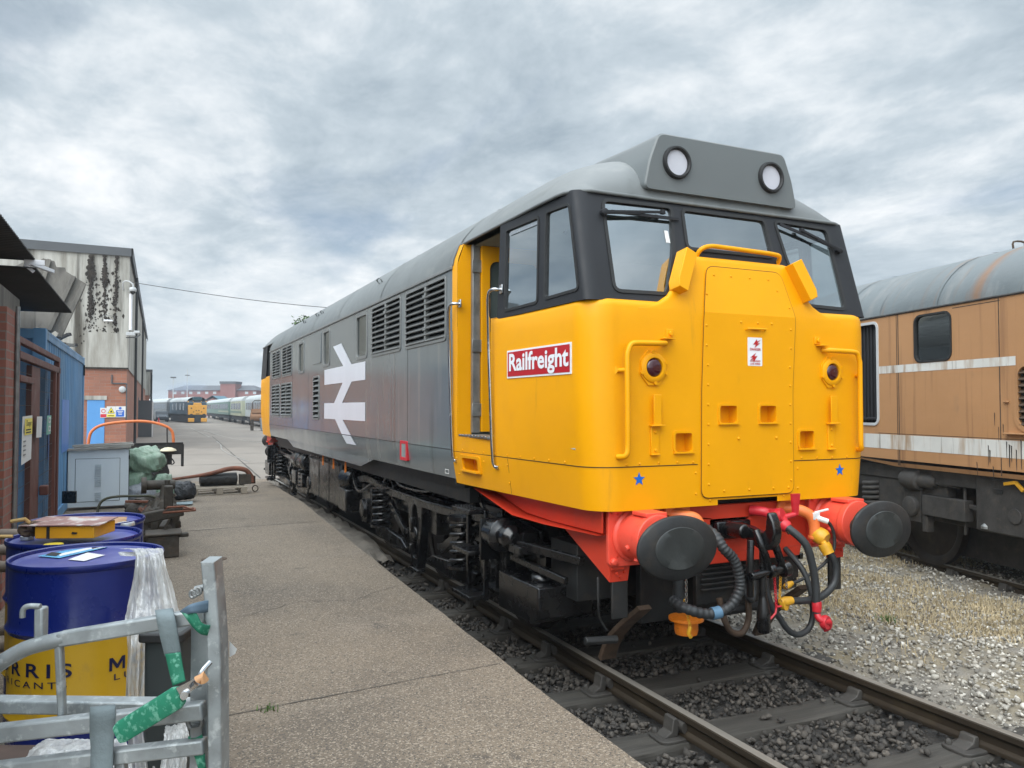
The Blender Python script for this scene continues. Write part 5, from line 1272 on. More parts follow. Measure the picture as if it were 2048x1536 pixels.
# its track
def along(lx, ly):
    c, s = math.cos(R(-13.2)), math.sin(R(-13.2)); return (5.60+lx*c-ly*s, .896+lx*s+ly*c)
make_rail(-.7525, -8, 16, 'rusty rail beside the gravel under the ochre locomotive, nearer one', loc=(5.60,.896,-.08), rz=R(-13.2))
make_rail(.7525, -8, 16, 'rusty rail on the far side under the ochre locomotive', loc=(5.60,.896,-.08), rz=R(-13.2))
src = [o for o in bpy.data.objects if o.name == 'sleeper'][0]
for k in range(10):
    o = copy_tree(src); lx, ly = along(0, -1.6+.8*k); o.location = (lx, ly, -.075); o.rotation_euler = (0,0,R(-13.2))
    o['group'] = 'timber sleepers of the far track'; o['label'] = 'half buried timber sleeper under the ochre locomotive'
# ------------------------------------------------------------------ buildings and yard clutter on the left
MT['brick_near'] = brick_mat('red_brick', (.33,.115,.075), (.25,.085,.06), (.23,.19,.16), dirt=(.20,.09,.07))
MT['brick_far'] = brick_mat('pale_red_brick', (.40,.165,.10), (.31,.12,.075), (.30,.24,.20), bw=.45, bh=.15, dirt=(.27,.13,.09))
MT['sheet_dark'] = mat('dark_corrugated_sheet', (.020,.018,.018), .6, var=(2,.3), dirt=((.035,.025,.02),4,.55,.8))
MT['wood_grey'] = mat('weathered_grey_board', (.15,.138,.12), .9, var=(4,.35,(1,1,.25)), dirt=((.06,.055,.05),3.5,.52,.75,(1.5,1.5,.3)), bump=(12,.006,(3,3,.4)))
MT['plank_grey'] = mat('silvered_plank', (.30,.28,.245), .9, var=(5,.3,(.3,1,1)), dirt=((.10,.09,.08),6,.54,.72,(.25,3,3)), bump=(12,.006,(.4,3,3)))
MT['gate_brown'] = mat('red_oxide_gate', (.12,.040,.028), .6, var=(3,.2), rvar=.1)
MT['wire'] = mat('dark_wire', (.03,.022,.02), .6)
MT['cont_blue'] = mat('faded_container_blue', (.105,.25,.44), .5, var=(.8,.22,(1,.6,1)), dirt=((.16,.26,.36),2.2,.5,.75,(1,2,.12)), dirt2=((.06,.09,.11),2.8,.58,.76,(1,2,.10)), rvar=.1)
MT['cont_blue2'] = mat('repainted_container_blue', (.06,.20,.55), .5, var=(2,.12))
MT['cabinet'] = mat('pale_grey_cabinet', (.66,.71,.73), .5, var=(1.5,.06), dirt=((.28,.28,.26),3,.6,.85,(1,1,.3)))
MT['sheeting'] = mat('stained_white_sheeting', (.47,.455,.41), .8, var=(.35,.18,(1,1,.4)), dirt=((.20,.18,.145),.8,.44,.70,(1.8,1.8,.3),12), dirt2=((.075,.065,.05),.55,.50,.66,(2.4,2.4,.22),12))
MT['moss'] = mat('black_moss_stain', (.035,.028,.022), .95, var=(3,.5), bump=(6,.05))
MT['fascia'] = mat('grey_fascia', (.085,.09,.095), .6, var=(.5,.15))
MT['door_blue'] = mat('bright_blue_door', (.10,.30,.62), .45, var=(1,.06))
MT['pipe_black'] = mat('black_downpipe', (.02,.022,.022), .5)
MT['sign_blue'] = mat('sign_blue', (.02,.12,.50), .4); MT['sign_yellow'] = mat('sign_yellow', (.80,.66,.05), .4); MT['sign_red'] = mat('sign_red', (.60,.03,.05), .4); MT['sign_green'] = mat('sign_green', (.12,.42,.33), .4)
MT['paper'] = mat('white_paper', (.68,.67,.65), .6, var=(4,.06)); MT['ink'] = mat('black_ink', (.015,.015,.015), .6)
MT['sack_green'] = mat('green_woven_sack', (.20,.29,.21), .55, var=(3,.2), dirt=((.36,.43,.34),5,.48,.72,(1,1,.3)), bump=(11,.045,(1,1,.35)))
MT['sack_grey'] = mat('grey_plastic_sack', (.24,.25,.27), .4, var=(3,.25), bump=(11,.045,(1,1,.4)))
MT['sack_black'] = mat('black_plastic_sack', (.03,.03,.033), .35, var=(3,.3), bump=(10,.05))
MT['pallet'] = mat('pale_pallet_wood', (.27,.23,.18), .85, var=(5,.3), dirt=((.10,.085,.07),4,.55,.8))
MT['rust_red'] = mat('red_brown_rust', (.17,.06,.032), .75, var=(5,.35), dirt=((.075,.035,.025),7,.5,.75), bump=(30,.004))
MT['rust_dark'] = mat('greasy_rusted_casting', (.055,.045,.034), .6, .2, var=(7,.45), dirt=((.10,.06,.035),9,.55,.78), bump=(26,.006))
MT['bar_orange'] = mat('orange_tube', (.62,.17,.05), .5, var=(6,.15))
MT['drum_blue'] = mat('drum_blue', (.005,.015,.15), .28, coat=.25, var=(2,.15), rvar=.08, dirt=((.07,.07,.11),6,.64,.80,(1,1,.6)), bump=(3.2,.007))
MT['drum_top'] = mat('dusty_drum_lid', (.055,.065,.26), .38, var=(3,.2), dirt=((.20,.21,.36),3.5,.50,.8), dirt2=((.02,.02,.06),6,.6,.8))
MT['drum_yellow'] = mat('drum_yellow', (.58,.33,.012), .37, coat=.15, var=(2,.08), dirt=((.36,.22,.05),7,.62,.82,(1,1,.5)), bump=(3.2,.006))
MT['drum_ink'] = mat('navy_print', (.008,.01,.05), .4)
MT['label_cyan'] = mat('cyan_label', (.10,.38,.62), .4, var=(20,.3)); MT['yellow_cap'] = mat('yellow_bung', (.62,.48,.04), .45); MT['steel_cap'] = mat('grey_bung', (.45,.47,.48), .4, .5)
MT['galv'] = mat('galvanised_steel', (.30,.325,.33), .48, .45, var=(14,.25), dirt=((.48,.51,.51),30,.55,.66), dirt2=((.19,.20,.20),7,.54,.75), rvar=.12)
MT['strap_green'] = mat('green_ratchet_strap', (.012,.16,.09), .75, var=(10,.2), dirt=((.12,.34,.24),60,.52,.62))
MT['strap_grey'] = mat('faded_grey_strap', (.17,.21,.22), .8, var=(5,.25), bump=(90,.002))
MT['box_yellow'] = mat('yellow_steel_case', (.70,.32,.012), .4, var=(4,.1)); MT['box_lid'] = mat('worn_red_lid', (.30,.16,.14), .5, var=(9,.4), dirt=((.55,.5,.46),12,.5,.6))

def blob(mb, c, r, seed, amp=.18, f=1.6, n=18, m=26, flat=0):
    rg = random.Random(seed); ph = [(rg.uniform(0,6.3), rg.uniform(0,6.3), rg.uniform(0,6.3)) for _ in range(5)]
    rows = []
    for i in range(n+1):
        th = math.pi*i/n; row = []
        for j in range(m):
            a = 2*math.pi*j/m; d = Vector((math.sin(th)*math.cos(a), math.sin(th)*math.sin(a), math.cos(th)))
            k = 1
            for q, p in enumerate(ph):
                ff = f*(1+q*.9); k += amp/(1+q*.55)*math.sin(ff*d.x*2+p[0])*math.cos(ff*d.y*2+p[1])*math.cos(ff*d.z*1.3+p[2])
            v = Vector((math.copysign(abs(d.x)**.8,d.x)*r[0], math.copysign(abs(d.y)**.8,d.y)*r[1], math.copysign(abs(d.z)**.8,d.z)*r[2]))*k
            if flat and v.z < -r[2]*.85: v.z = -r[2]*.85
            row.append(tuple(Vector(c)+v))
        rows.append(row)
    return mb.grid(rows, closed=True)

# ---- large works building
BL = thing('works_building', 'tall works building of stained white sheeting above a red brick base', 'building', (-4.75,37,0))
sk = .0105
mb = MB()
mb.add([(0,0,-.4),(0,0,3.75),(-16,0,3.75),(-16,0,-.4)],[(0,1,2,3)]); mb.add([(0,0,-.4),(0,0,3.75),(53*sk,53,3.75),(53*sk,53,-.6)],[(0,1,2,3)])
mb.build('brick_base', MT['brick_far'], BL, smooth=0)
mb = MB(); rows = [[], []]
n = 64
for i in range(n*2+1):
    x = -16+16*i/(n*2); d = [0,-.012,-.016,-.012][i % 4] if i < n*2 else 0
    for k, z in enumerate((3.70, 9.12+.02*(-x)/1.0*.5)): rows[k].append((x+.05, d-.05, z))
m2 = [[], []]
for i in range(361):
    y = 53*i/360; d = 0
    for k, z in enumerate((3.70, 9.12)): m2[k].append((.05+d+y*sk, y-.05, z))
mb.grid(rows); mb.grid(m2); mb.build('sheet_cladding', MT['sheeting'], BL, smooth=0)
mb = MB(); mb.prism([(-16,9.02),(.12,8.98),(.12,9.36),(-16,9.52)], lambda a,b,h: (a,h,b), -.16,.1); mb.grid([[(.17+y*sk,y,8.95),(.2+y*sk,y,9.36),(-.1+y*sk,y,9.36)] for y in (-.16,53)]); mb.grid([[(x,y,9.34) for x in (-16,0+y*sk)] for y in (0,53)]); mb.build('roof_edge', MT['fascia'], BL, smooth=0)
mb = MB(); mb.bb(-1.75,-.0,-.075,-.055,3.72,5.35); mb.build('patch_sheet', MT['sheeting'], BL)
mb = MB(); mb.bb(-1.78,.06,-.09,-.05,3.66,3.74); mb.build('drip_rail', MT['moss'], BL)
rg = random.Random(5)
for x, w_, z0, NK in ((-1.55,.34,8.92,58),(-.98,.26,8.95,46),(-.50,.15,8.95,66)):
    mb = MB(); L, Rr = [], []
    for k in range(NK):
        z = z0-k*.055; ww = w_*(1-.75*(k/NK)**1.5)*(.75+.35*math.sin(k*.21+x*9))/2
        L.append((x-ww-rg.uniform(-.04,.06),z)); Rr.append((x+ww+rg.uniform(-.04,.06),z))
    mb.grid([[(a[0],-.122,a[1]),((a[0]+b[0])/2,-.15,a[1]),(b[0],-.122,b[1])] for a, b in zip(L, Rr)])
    for _ in range(150):
        zz = z0-rg.uniform(.8,4.9); xx = x+rg.gauss(0,w_*.55); s1 = rg.uniform(.015,.06); s2 = s1*rg.uniform(.6,2.2)
        mb.add([(xx-s1,-.068,zz),(xx+s1*.3,-.072,zz-s2),(xx+s1,-.068,zz+s2*.2),(xx,-.07,zz+s2)],[(0,1,2,3)])
    mb.build('moss_streak', MT['moss'], BL, smooth=0)
for k in range(26):
    pass
mb = MB(); mb.bb(-1.62,-.9,-.03,.05,-.4,2.22); dr = mb.build('door', MT['door_blue'], BL, bevel=.02)
mb = MB(); mb.bb(-1.75,-.82,-.06,.02,2.23,2.42); mb.build('door_lintel', MT['sheeting'], BL)
for y in (6,24):
    mb = MB(); mb.cyl((.22+y*sk,y,-.3),(.22+y*sk,y,8.9 if y < 20 else 8.4),.07,10); mb.build('downpipe', MT['pipe_black'], BL, smooth=50)
for y in (22,33,45):
    mb = MB(); mb.bb(.005+y*sk,.03+y*sk,y,y+2.5,.9,2.6); mb.build('side_shutter', MT['fascia'], BL)
mb = MB(); mb.lathe([(.15,0),(.15,.06),(.10,.10)],(-.18,-.02,2.72),(0,-1,0),16); mb.build('round_lamp', MT['pale_frame'], BL, smooth=40)
mb = MB(); mb.cyl((-.62,-.04,3.4),(-.62,-.04,3.0),.03,8); mb.cyl((-.62,-.04,3.0),(.0,-.04,3.0),.03,8); mb.cyl((.0,-.04,3.0),(.0,-.04,1.2),.03,8); mb.build('conduit', MT['fascia'], BL)
# signs on the brick wall
def flat_sign(name, label, x0, x1, z0, z1, m, y=36.97):
    t = thing(name, label, 'sign', ((x0+x1)/2, y, z0), 0); w_, h_ = x1-x0, z1-z0
    mb = MB(); mb.bb(-w_/2,w_/2,-.015,.0,0,h_); mb.build('board', m, t); return t, w_, h_
t, w_, h_ = flat_sign('safety_sign', 'small white and red safety sign, leftmost of the three on the brick wall', -5.83,-5.57,1.40,1.86, MT['paper'])
mb = MB(); mb.bb(-w_/2+.01,w_/2-.01,-.02,-.016,.02,.17); mb.ring(rrect(-.09,.09,.22,.40,.085), rrect(-.065,.065,.245,.375,.062), lambda a,b,h: (a,-.018+h,b), -.002,0); mb.build('symbol', MT['sign_red'], t, smooth=0)
t, w_, h_ = flat_sign('safety_sign', 'white and yellow warning triangle sign between two others on the brick wall', -5.565,-5.20,1.42,1.93, MT['paper'])
mb = MB(); mb.bb(-w_/2+.01,w_/2-.01,-.02,-.016,.02,.14); mb.plate([(-.135,.20),(.135,.20),(0,.46)],[],lambda a,b,h:(a,-.020,b)); sy = mb.build('symbol', MT['sign_yellow'], t, smooth=0)
mb = MB(); mb.ring([(-.15,.185),(.15,.185),(0,.475)],[(-.125,.203),(.125,.203),(0,.445)],lambda a,b,h:(a,-.021+h,b),-.002,0); mb.plate([(-.05,.23),(.06,.23),(.02,.33),(-.02,.30)],[],lambda a,b,h:(a,-.022,b)); mb.bb(-.12,.12,-.0225,-.021,.06,.09); mb.build('warning_mark', MT['ink'], sy, smooth=0)
t, w_, h_ = flat_sign('safety_sign', 'white and blue instruction sign, rightmost of the three on the brick wall', -5.195,-4.78,1.42,1.93, MT['paper'])
mb = MB(); mb.bb(-w_/2+.02,w_/2-.06,-.02,-.016,.03,.33); mb.lathe([(.06,0),(.06,.004)],(-.02,-.016,.42),(0,-1,0),18); sy = mb.build('symbol', MT['sign_blue'], t, smooth=0)
mb = MB()
for z, a in ((.26,.12),(.19,.09),(.12,.07)): mb.bb(-.02-a,-.02+a,-.0225,-.0205,z,z+.03)
mb.build('lettering', MT['paper'], sy, smooth=0)
# camera, mast and floodlight on the corner
t = thing('security_camera', 'white dome camera on a bracket high on the building corner', 'camera', (-4.72,36.75,7.3))
mb = MB(); mb.tube(smooth_path([(-.25,.15,.1),(-.22,-.05,.42),(.0,-.2,.45),(.18,-.25,.3),(.18,-.25,.15)],4),.035,8); mb.lathe([(.13,.16),(.16,.1),(.16,.0),(.14,-.02)],(.18,-.25,0),(0,0,1),16); h_ = mb.build('housing', MT['pale_frame'], t, smooth=50)
mb = MB(); mb.lathe([(.12,0),(.10,-.08),(.05,-.13),(.0,-.14)],(.18,-.25,-.02),(0,0,1),16); mb.build('dome', MT['black_gloss'], t, smooth=60)
mb = MB(); mb.cyl((-4.62,36.75,5.5),(-4.62,36.75,7.2),.075,10); tag(mb.build('cable_duct', MT['white_paint'], smooth=50), 'white vertical cable duct below the dome camera', 'duct')
t = thing('floodlight', 'pale floodlights on a bracket beneath the white duct', 'light', (-4.6,36.75,5.3))
mb = MB(); mb.box((0,-.1,0),(.4,.25,.16)); mb.box((.25,-.15,.1),(.25,.2,.12)); mb.build('lamp_head', MT['pale_frame'], t, bevel=.02)
mb = MB(); mb.tube([(-.2,.1,-.15),(.25,-.2,-.15),(.4,-.1,0)],.03,6); mb.build('lamp_bracket', MT['fascia'], t)
t = thing('floodlight', 'small wall lamp in a wire cage among the moss streaks', 'light', (-5.55,36.8,5.9))
mb = MB(); mb.box((0,0,0),(.38,.16,.08)); mb.build('lamp_head', MT['white_paint'], t, bevel=.02)
mb = MB()
for a in (-.24,.24): mb.beam((a,-.05,-.05),(a,-.05,.22),.02,.02)
mb.beam((-.24,-.05,.22),(.24,-.05,.22),.02,.02); mb.build('cage', MT['fascia'], t)
mb = MB(); mb.tube([(-4.55+(4.0+4.55)*k/20, 36.8+(33.0-36.8)*k/20, 7.75+(6.78-7.75)*k/20-.25*math.sin(math.pi*k/30)) for k in range(21)]+[(14.0,28.6,6.1)],.016,6); tag(mb.build('overhead_cable', MT['pipe_black'], smooth=50), 'thin overhead cable running from the building corner to behind the locomotive', 'cable')
# ---- annexes further along
t = thing('annex_building', 'low grey lean to against the far side of the works building', 'building', (-4.3,60,-.3))
mb = MB(); mb.bb(-.4,.75,0,9,0,2.7); mb.build('wall', MT['fascia'], t); mb = MB(); mb.bb(.70,.80,-.04,.08,0,2.6); mb.build('corner_trim', MT['paper'], t)
t = thing('annex_building', 'smaller brick and sheet building beyond the works building', 'building', (-4.2,91,-.4))
mb = MB(); mb.bb(-14,.4,0,40,0,3.6); mb.build('wall', MT['brick_far'], t); mb = MB(); mb.bb(-14,.5,-.1,40,3.62,6.2); mb.build('upper_sheeting', MT['sheeting'], t); mb = MB(); mb.bb(-14.1,.7,-.2,40.2,6.2,6.45); mb.build('roof_edge', MT['fascia'], t)
for y in (6,15,25):
    mb = MB(); mb.cyl((.62,y,0),(.62,y,6.1),.1,8); mb.build('downpipe', MT['pipe_black'], t)

# ---- near brick shed with corrugated canopy
SH = thing('brick_shed', 'red brick shed corner under a dark corrugated canopy at the left edge', 'shed', (-4.83,3.6,.25))
mb = MB(); mb.bb(-.45,0,.0,.45,0,2.45); mb.build('pier', MT['brick_near'], SH)
mb = MB(); mb.bb(-3.5,-.10,-6.0,.0,0,2.6); mb.build('side_door', mat('slate_blue_door', (.045,.055,.065), .55), SH)
mb = MB(); mb.cyl((.02,.43,0),(.02,.43,2.5),.018,10); mb.build('conduit', MT['worn_steel'], SH, smooth=50)
mb = MB(); mb.bb(-.25,-.12,-4.5,1.6,2.47,2.70); mb.build('fascia_beam', MT['wood_grey'], SH, bevel=.01)
for k, (y0, y1, z, x1) in enumerate(((-2.2,1.12,3.03,.06),(1.02,4.75,2.93,.08))):
    mb = MB(); n = int((y1-y0)/.0095); rows = []
    for i in range(n+1):
        y = y0+(y1-y0)*i/n; h = .012*math.sin(2*math.pi*(y-y0)/.076)
        rows.append([(-3.2,y,z+h-.03),(-1.5,y,z+h-.01),(x1,y,z+h)])
    mb.grid(rows); o = mb.build('canopy_sheet', MT['sheet_dark'], SH, smooth=60)
    md = o.modifiers.new('thickness', 'SOLIDIFY'); md.thickness = .004
mb = MB(); mb.beam((-.02,1.05,2.99),(.14,1.10,3.0),.012,.05); mb.beam((-.02,1.05,2.97),(.06,1.05,2.90),.012,.03); mb.beam((.02,1.1,2.99),(.16,1.6,3.0),.03,.035); mb.build('gutter_bracket', MT['white_paint'], SH, bevel=.003)
# ---- wire mesh gate
GT = thing('wire_mesh_gate', 'red oxide steel gate with wire mesh panels and notices', 'gate', (-4.83,4.08,.25))
mb = MB()
mb.bb(-.03,.03,0,3.5,2.06,2.13); mb.bb(-.025,.025,0,3.5,2.20,2.26); mb.bb(-.03,.03,0,.06,0,2.2); mb.bb(-.03,.03,3.3,3.42,0,2.2); mb.bb(-.03,.03,2.95,3.05,0,2.08); mb.bb(-.03,.03,0,3.4,.05,.12); mb.bb(-.03,.03,.1,1.1,1.86,1.92)
gf = mb.build('frame', MT['gate_brown'], GT, bevel=.006)
mb = MB(); mb.bb(-.05,.0,1.08,1.72,.1,2.05); mb.build('post', MT['gate_brown'], GT, bevel=.006)
for y0, y1 in ((.1,1.08),(1.72,2.95)):
    mb = MB(); y = y0
    while y < y1: mb.bb(-.0012,.0012,y-.0012,y+.0012,.12,2.05); y += .055
    z = .15
    while z < 2.05: mb.bb(-.0012,.0012,y0,y1,z-.002,z+.002); z += .15
    mb.build('mesh_panel', MT['wire'], GT, smooth=0)
mb = MB(); mb.box((.05,1.75,.75),(.08,.12,.10)); mb.build('lock', MT['gate_brown'], GT, bevel=.01)
def notice(label, y0, y1, z0, z1, tilt, m):
    t = thing('notice', label, 'notice', (-4.79,(y0+y1)/2,z0)); w_ = (y1-y0)/2; h_ = z1-z0
    mb = MB(); mb.add([(0,-w_,0),(0,w_,tilt),(0.004,w_,h_+tilt*.3),(0.004,-w_,h_)],[(0,1,2,3)]); mb.build('sheet', m, t, smooth=0); return t, w_, h_
t, w_, h_ = notice('tall white notice with a yellow warning panel on the mesh gate', 4.22,4.86,1.37,1.80,.02, MT['paper'])
mb = MB(); mb.bb(.006,.008,-.18,w_-.03,.26,.41); yp = mb.build('yellow_panel', MT['sign_yellow'], t, smooth=0)
mb = MB()
fm_ = lambda a,b,h: (.010, a+.06, b+.345)
text_mesh(mb, 'Danger', .075, lambda a,b,h: (.010, .06-a*-1, .365+b), fit=.34)
for z in (.30,.275): mb.bb(.0085,.010,-.12,.2,z,z+.012)
mb.build('lettering', MT['ink'], yp, smooth=0, recalc=False)
mb = MB()
for z in (.20,.16,.12,.08): mb.bb(.005,.007,-.24,-.1,z,z+.012)
mb.plate([(-.25,.28),(-.21,.28),(-.23,.40)],[],lambda a,b,h:(.007,a,b)); mb.build('faint_lettering', MT['grey_box'], t, smooth=0)
t, w_, h_ = notice('small blank white notice on the brown gate post', 5.2,5.62,1.58,1.79,-.01, MT['paper'])
t, w_, h_ = notice('green fire exit style notice on the right mesh panel', 6.05,6.45,1.58,1.79,.0, MT['sign_green'])
mb = MB()
for z in (.035,.13): mb.ring(rrect(-.1,.1,z,z+.06,.01), rrect(-.06,.06,z+.015,z+.045,.008), lambda a,b,h:(.008+h,a,b),0,.001)
mb.build('symbol', MT['paper'], t, smooth=0)
t = thing('fire_extinguisher', 'red fire extinguisher standing by the brick pier', 'extinguisher', (-4.97,4.35,.25))
mb = MB(); mb.lathe([(.07,0),(.085,.02),(.085,.52),(.06,.60),(.03,.63)],(0,0,.18),(0,0,1),18); mb.lathe([(.1,0),(.1,.18)],(0,0,0),(0,0,1),12); mb.build('cylinder', MT['red_sign'], t, smooth=50)
mb = MB(); mb.box((0,0,.83),(.04,.12,.04)); mb.tube([(0,.05,.82),(.09,.1,.7),(.09,.1,.4)],.012,8); mb.build('valve_hose', MT['black_gloss'], t)

# ---- shipping container
CT = thing('shipping_container', 'faded blue corrugated steel shipping container behind the grey cabinet', 'container', (-4.93,7.2,.25))
mb = MB(); Lc = 6.3; n = int(Lc/.07); rows = [[], []]
for i in range(n+1):
    y = .12+(Lc-.24)*i/n; d = (0,0,-.036,-.036)[i % 4]
    rows[0].append((-.02+d,y,.16)); rows[1].append((-.02+d,y,2.48))
mb.grid(rows)
rows = [[], []]
for i in range(36):
    x = -2.35+2.25*i/35; d = (0,0,.036,.036)[i % 4]
    rows[0].append((x,.03+d,.16)); rows[1].append((x,.03+d,2.48))
mb.grid(rows); mb.add([(-2.4,0,2.55),(0,0,2.55),(0,Lc,2.55),(-2.4,Lc,2.55)],[(0,1,2,3)]); mb.add([(-2.4,Lc,.1),(0,Lc,.1),(0,Lc,2.5),(-2.4,Lc,2.5)],[(0,1,2,3)])
mb.build('corrugated_walls', MT['cont_blue'], CT, smooth=0)
mb = MB()
for y in (0,Lc-.14): mb.bb(-.14,.0,y,y+.14,0,2.6); mb.bb(-2.44,-2.3,y,y+.14,0,2.6)
mb.bb(-.06,-.004,.1,Lc-.1,2.47,2.59); mb.bb(-.08,-.004,.1,Lc-.1,0.02,.17); mb.bb(-2.4,-.1,.004,.1,2.47,2.59); mb.bb(-2.4,-.1,.004,.1,.02,.17)
mb.build('frame', MT['cont_blue'], CT, bevel=.008)
mb = MB()
for y in (.5,2.2): mb.bb(-.018,-.0165,y+.1,y+1.2,.95,1.75)
mb.build('repaint_patch', MT['cont_blue2'], CT)
mb = MB(); mb.box((.004,6.2,2.35),(.02,.12,.2)); mb.lathe([(.05,0),(.05,.004)],(-.6,-.0,2.43),(0,-1,0),14); mb.build('corner_casting', MT['dark_void'], CT)
# ---- weathered boards on top
def board_panel(name, label, poly, y, th, lean, battens):
    t = thing(name, label, 'board', (0,y,0)); mb = MB()
    mb.prism(poly, lambda a,b,h: (a, h+(b-2.95)*lean, b), 0, th); mb.build('sheet', MT['wood_grey'], t, smooth=0)
    mb = MB()
    for p, q, w_ in battens: mb.beam((p[0],-.03+(p[1]-2.95)*lean,p[1]),(q[0],-.03+(q[1]-2.95)*lean,q[1]),w_,.05,(0,1,0))
    if battens: mb.build('batten', MT['wood_grey'], t, bevel=.004)
    return t
board_panel('timber_panel', 'large weathered timber panel with diagonal battens leaning above the blue container', [(-5.36,4.02),(-5.3,3.96),(-5.2,4.05),(-5.06,4.02),(-5.03,3.93),(-4.92,3.93),(-4.9,3.87),(-4.64,3.70),(-4.70,3.5),(-4.93,2.92),(-5.02,2.98),(-5.08,2.90),(-5.2,3.02),(-5.55,3.05),(-5.55,3.9)], 9.0, .03, .25, [((-4.67,3.69),(-4.95,2.88),.06),((-4.80,3.80),(-5.08,2.97),.055),((-5.12,4.03),(-5.2,3.6),.05)])
board_panel('timber_panel', 'pale weathered board below the canopy edge above the gate', [(-5.62,3.36),(-5.22,3.36),(-5.20,2.92),(-5.40,2.90),(-5.62,2.92)], 8.6, .03, .0, [])
t = thing('scrap_timber', 'jumble of dark broken timber on the container roof edge', 'timber', (-5.0,10,2.86))
rg = random.Random(8)
for k in range(9):
    mb = MB(); y = -1.0+.42*k; mb.beam((rg.uniform(-.5,-.1),y,.06+rg.uniform(0,.1)),(rg.uniform(-.12,.05),y+rg.uniform(-.3,.4),rg.uniform(.06,.32)),.07,.05); mb.build('offcut', MT['wood_grey'] if k % 3 == 0 else MT['sheet_dark'], t, bevel=.004)

# ---- grey cabinet with planks on top
CB = thing('electrical_cabinet', 'pale grey louvred steel cabinet standing beside the container', 'cabinet', (-4.5,10.45,.25), R(4))
mb = MB(); mb.bb(-.44,.44,0,.52,.03,.95); mb.build('case', MT['cabinet'], CB, bevel=.008)
mb = MB(); mb.bb(-.33,.30,-.008,0,.12,.80); cdp = mb.build('front_panel', MT['cabinet'], CB, bevel=.003)
mb = MB(); mb.ring(rrect(-.337,.307,.113,.807,.005), rrect(-.331,.301,.119,.801,.004), lambda a,b,h:(a,-.002+h,b), 0,.001); mb.build('panel_gap', MT['dark_void'], cdp, smooth=0)
mb = MB()
for z in [.36+.034*k for k in range(11)]+[.12+.032*k for k in range(5)]: mb.prism([(-.05,0),(.05,0),(.04,.014),(-.04,.014)], lambda a,b,h:(a-.01,-.012-h*.0-(.014 if b < .001 else 0),z+b), 0,.001)
mb.build('louvre_slots', MT['cabinet'], cdp, smooth=0)
mb = MB(); mb.bb(.432,.442,.0,.006,.05,.94); mb.bb(.43,.447,-.012,.012,.78,.84); mb.build('hinge', MT['dark_void'], CB)
for k, (x0,x1,y,z,a,lab) in enumerate(((-.52,.46,.06,1.215,R(3),'weathered grey plank lying lowest on the cabinet top'),(-.36,.50,.16,1.245,R(-4),'split grey plank resting across the cabinet top'),(-.40,.48,.34,1.262,R(-1),'long grey plank at the back of the cabinet top'))):
    mb = MB(); rows = []
    for i in range(15):
        x = x0+(x1-x0)*i/14; j = rg.uniform(-.006,.006)
        rows.append([(x,-.11+j,-.014+rg.uniform(-.004,.004)),(x,.11+j,-.014),(x,.11+j,.018),(x,-.11+j,.018+rg.uniform(-.005,.005))])
    mb.grid(rows, closed=True); mb.add(rows[0],[(0,1,2,3)]); mb.add(rows[-1],[(0,1,2,3)]); o = mb.build('plank', MT['plank_grey'], smooth=20); o.location = (-4.5,10.45+y,z); o.rotation_euler = (0,R(-2.5),a); tag(o, lab, 'plank', 'planks on the cabinet')
# ---- wrapped sacks beside it
for lab, c, r, m, sd in (('upper green wrapped sack slumped on the pile beside the cabinet',(-3.86,11.05,.96),(.34,.34,.22),'sack_green',1),('green sack below the slumped one, against the cabinet',(-3.96,11.0,.62),(.26,.3,.22),'sack_green',2),('rounded green sack at the front of the pile',(-3.55,10.85,.47),(.19,.22,.27),'sack_green',3),('grey plastic sack at the foot of the cabinet',(-3.90,10.75,.42),(.24,.2,.18),'sack_grey',4),('black plastic sack lowest on the right of the pile',(-3.22,11.15,.40),(.22,.24,.17),'sack_black',5)):
    mb = MB(); blob(mb, (0,0,0), r, sd, .17, 1.7, 24, 36, 1); o = mb.build('sack', MT[m], smooth=60); o.location = c; tag(o, lab, 'sack', 'wrapped sacks beside the cabinet')
mb = MB(); mb.grid([[(-3.45+.09*i+rg.uniform(-.02,.02), 10.3+.12*j, .256+rg.uniform(0,.02)) for i in range(5)] for j in range(4)]); tag(mb.build('plastic_scrap', MT['strap_grey'], smooth=60), 'crumpled bluish plastic scrap on the ground by the black sack', 'plastic')
# ---- rail trolley with orange hoop
TR = thing('rail_trolley', 'dark flat rail trolley with an orange tube hoop at one end', 'trolley', (-4.0,17.2,.02))
mb = MB(); mb.bb(-.9,1.0,0,1.6,.78,.86); mb.bb(-.9,1.0,-.02,.06,.70,.98); mb.bb(-.75,.75,.0,.12,.45,.70); mb.bb(.96,1.02,0,.2,.4,.95); mb.bb(-.9,1.0,-.04,-.02,.97,1.0)
for x in (-.5,.1,.6): mb.bb(x,x+.08,-.03,.0,.68,.95)
mb.build('deck', MT['black_dirty'], TR, bevel=.01)
for x in (-.55,.45):
    for y in (.05, 1.3):
        mb = MB(); mb.lathe([(.06,-.05),(.24,-.05),(.25,0),(.22,.05),(.06,.06)],(x,y,.26),(0,1,0),20); mb.build('wheel', MT['black_dirty'], TR, smooth=40)
mb = MB(); mb.box((.1,-.05,.6),(.12,.12,.3)); mb.box((.45,-.05,.5),(.1,.1,.3)); mb.tube([(.6,-.04,.7),(.65,-.06,.52),(.58,-.06,.42)],.025,8); mb.tube(smooth_path([(.75,-.04,.6),(.8,-.06,.5),(.74,-.06,.46),(.70,-.05,.52)],4),.015,6); mb.build('drawgear', MT['black_dirty'], TR, smooth=40)
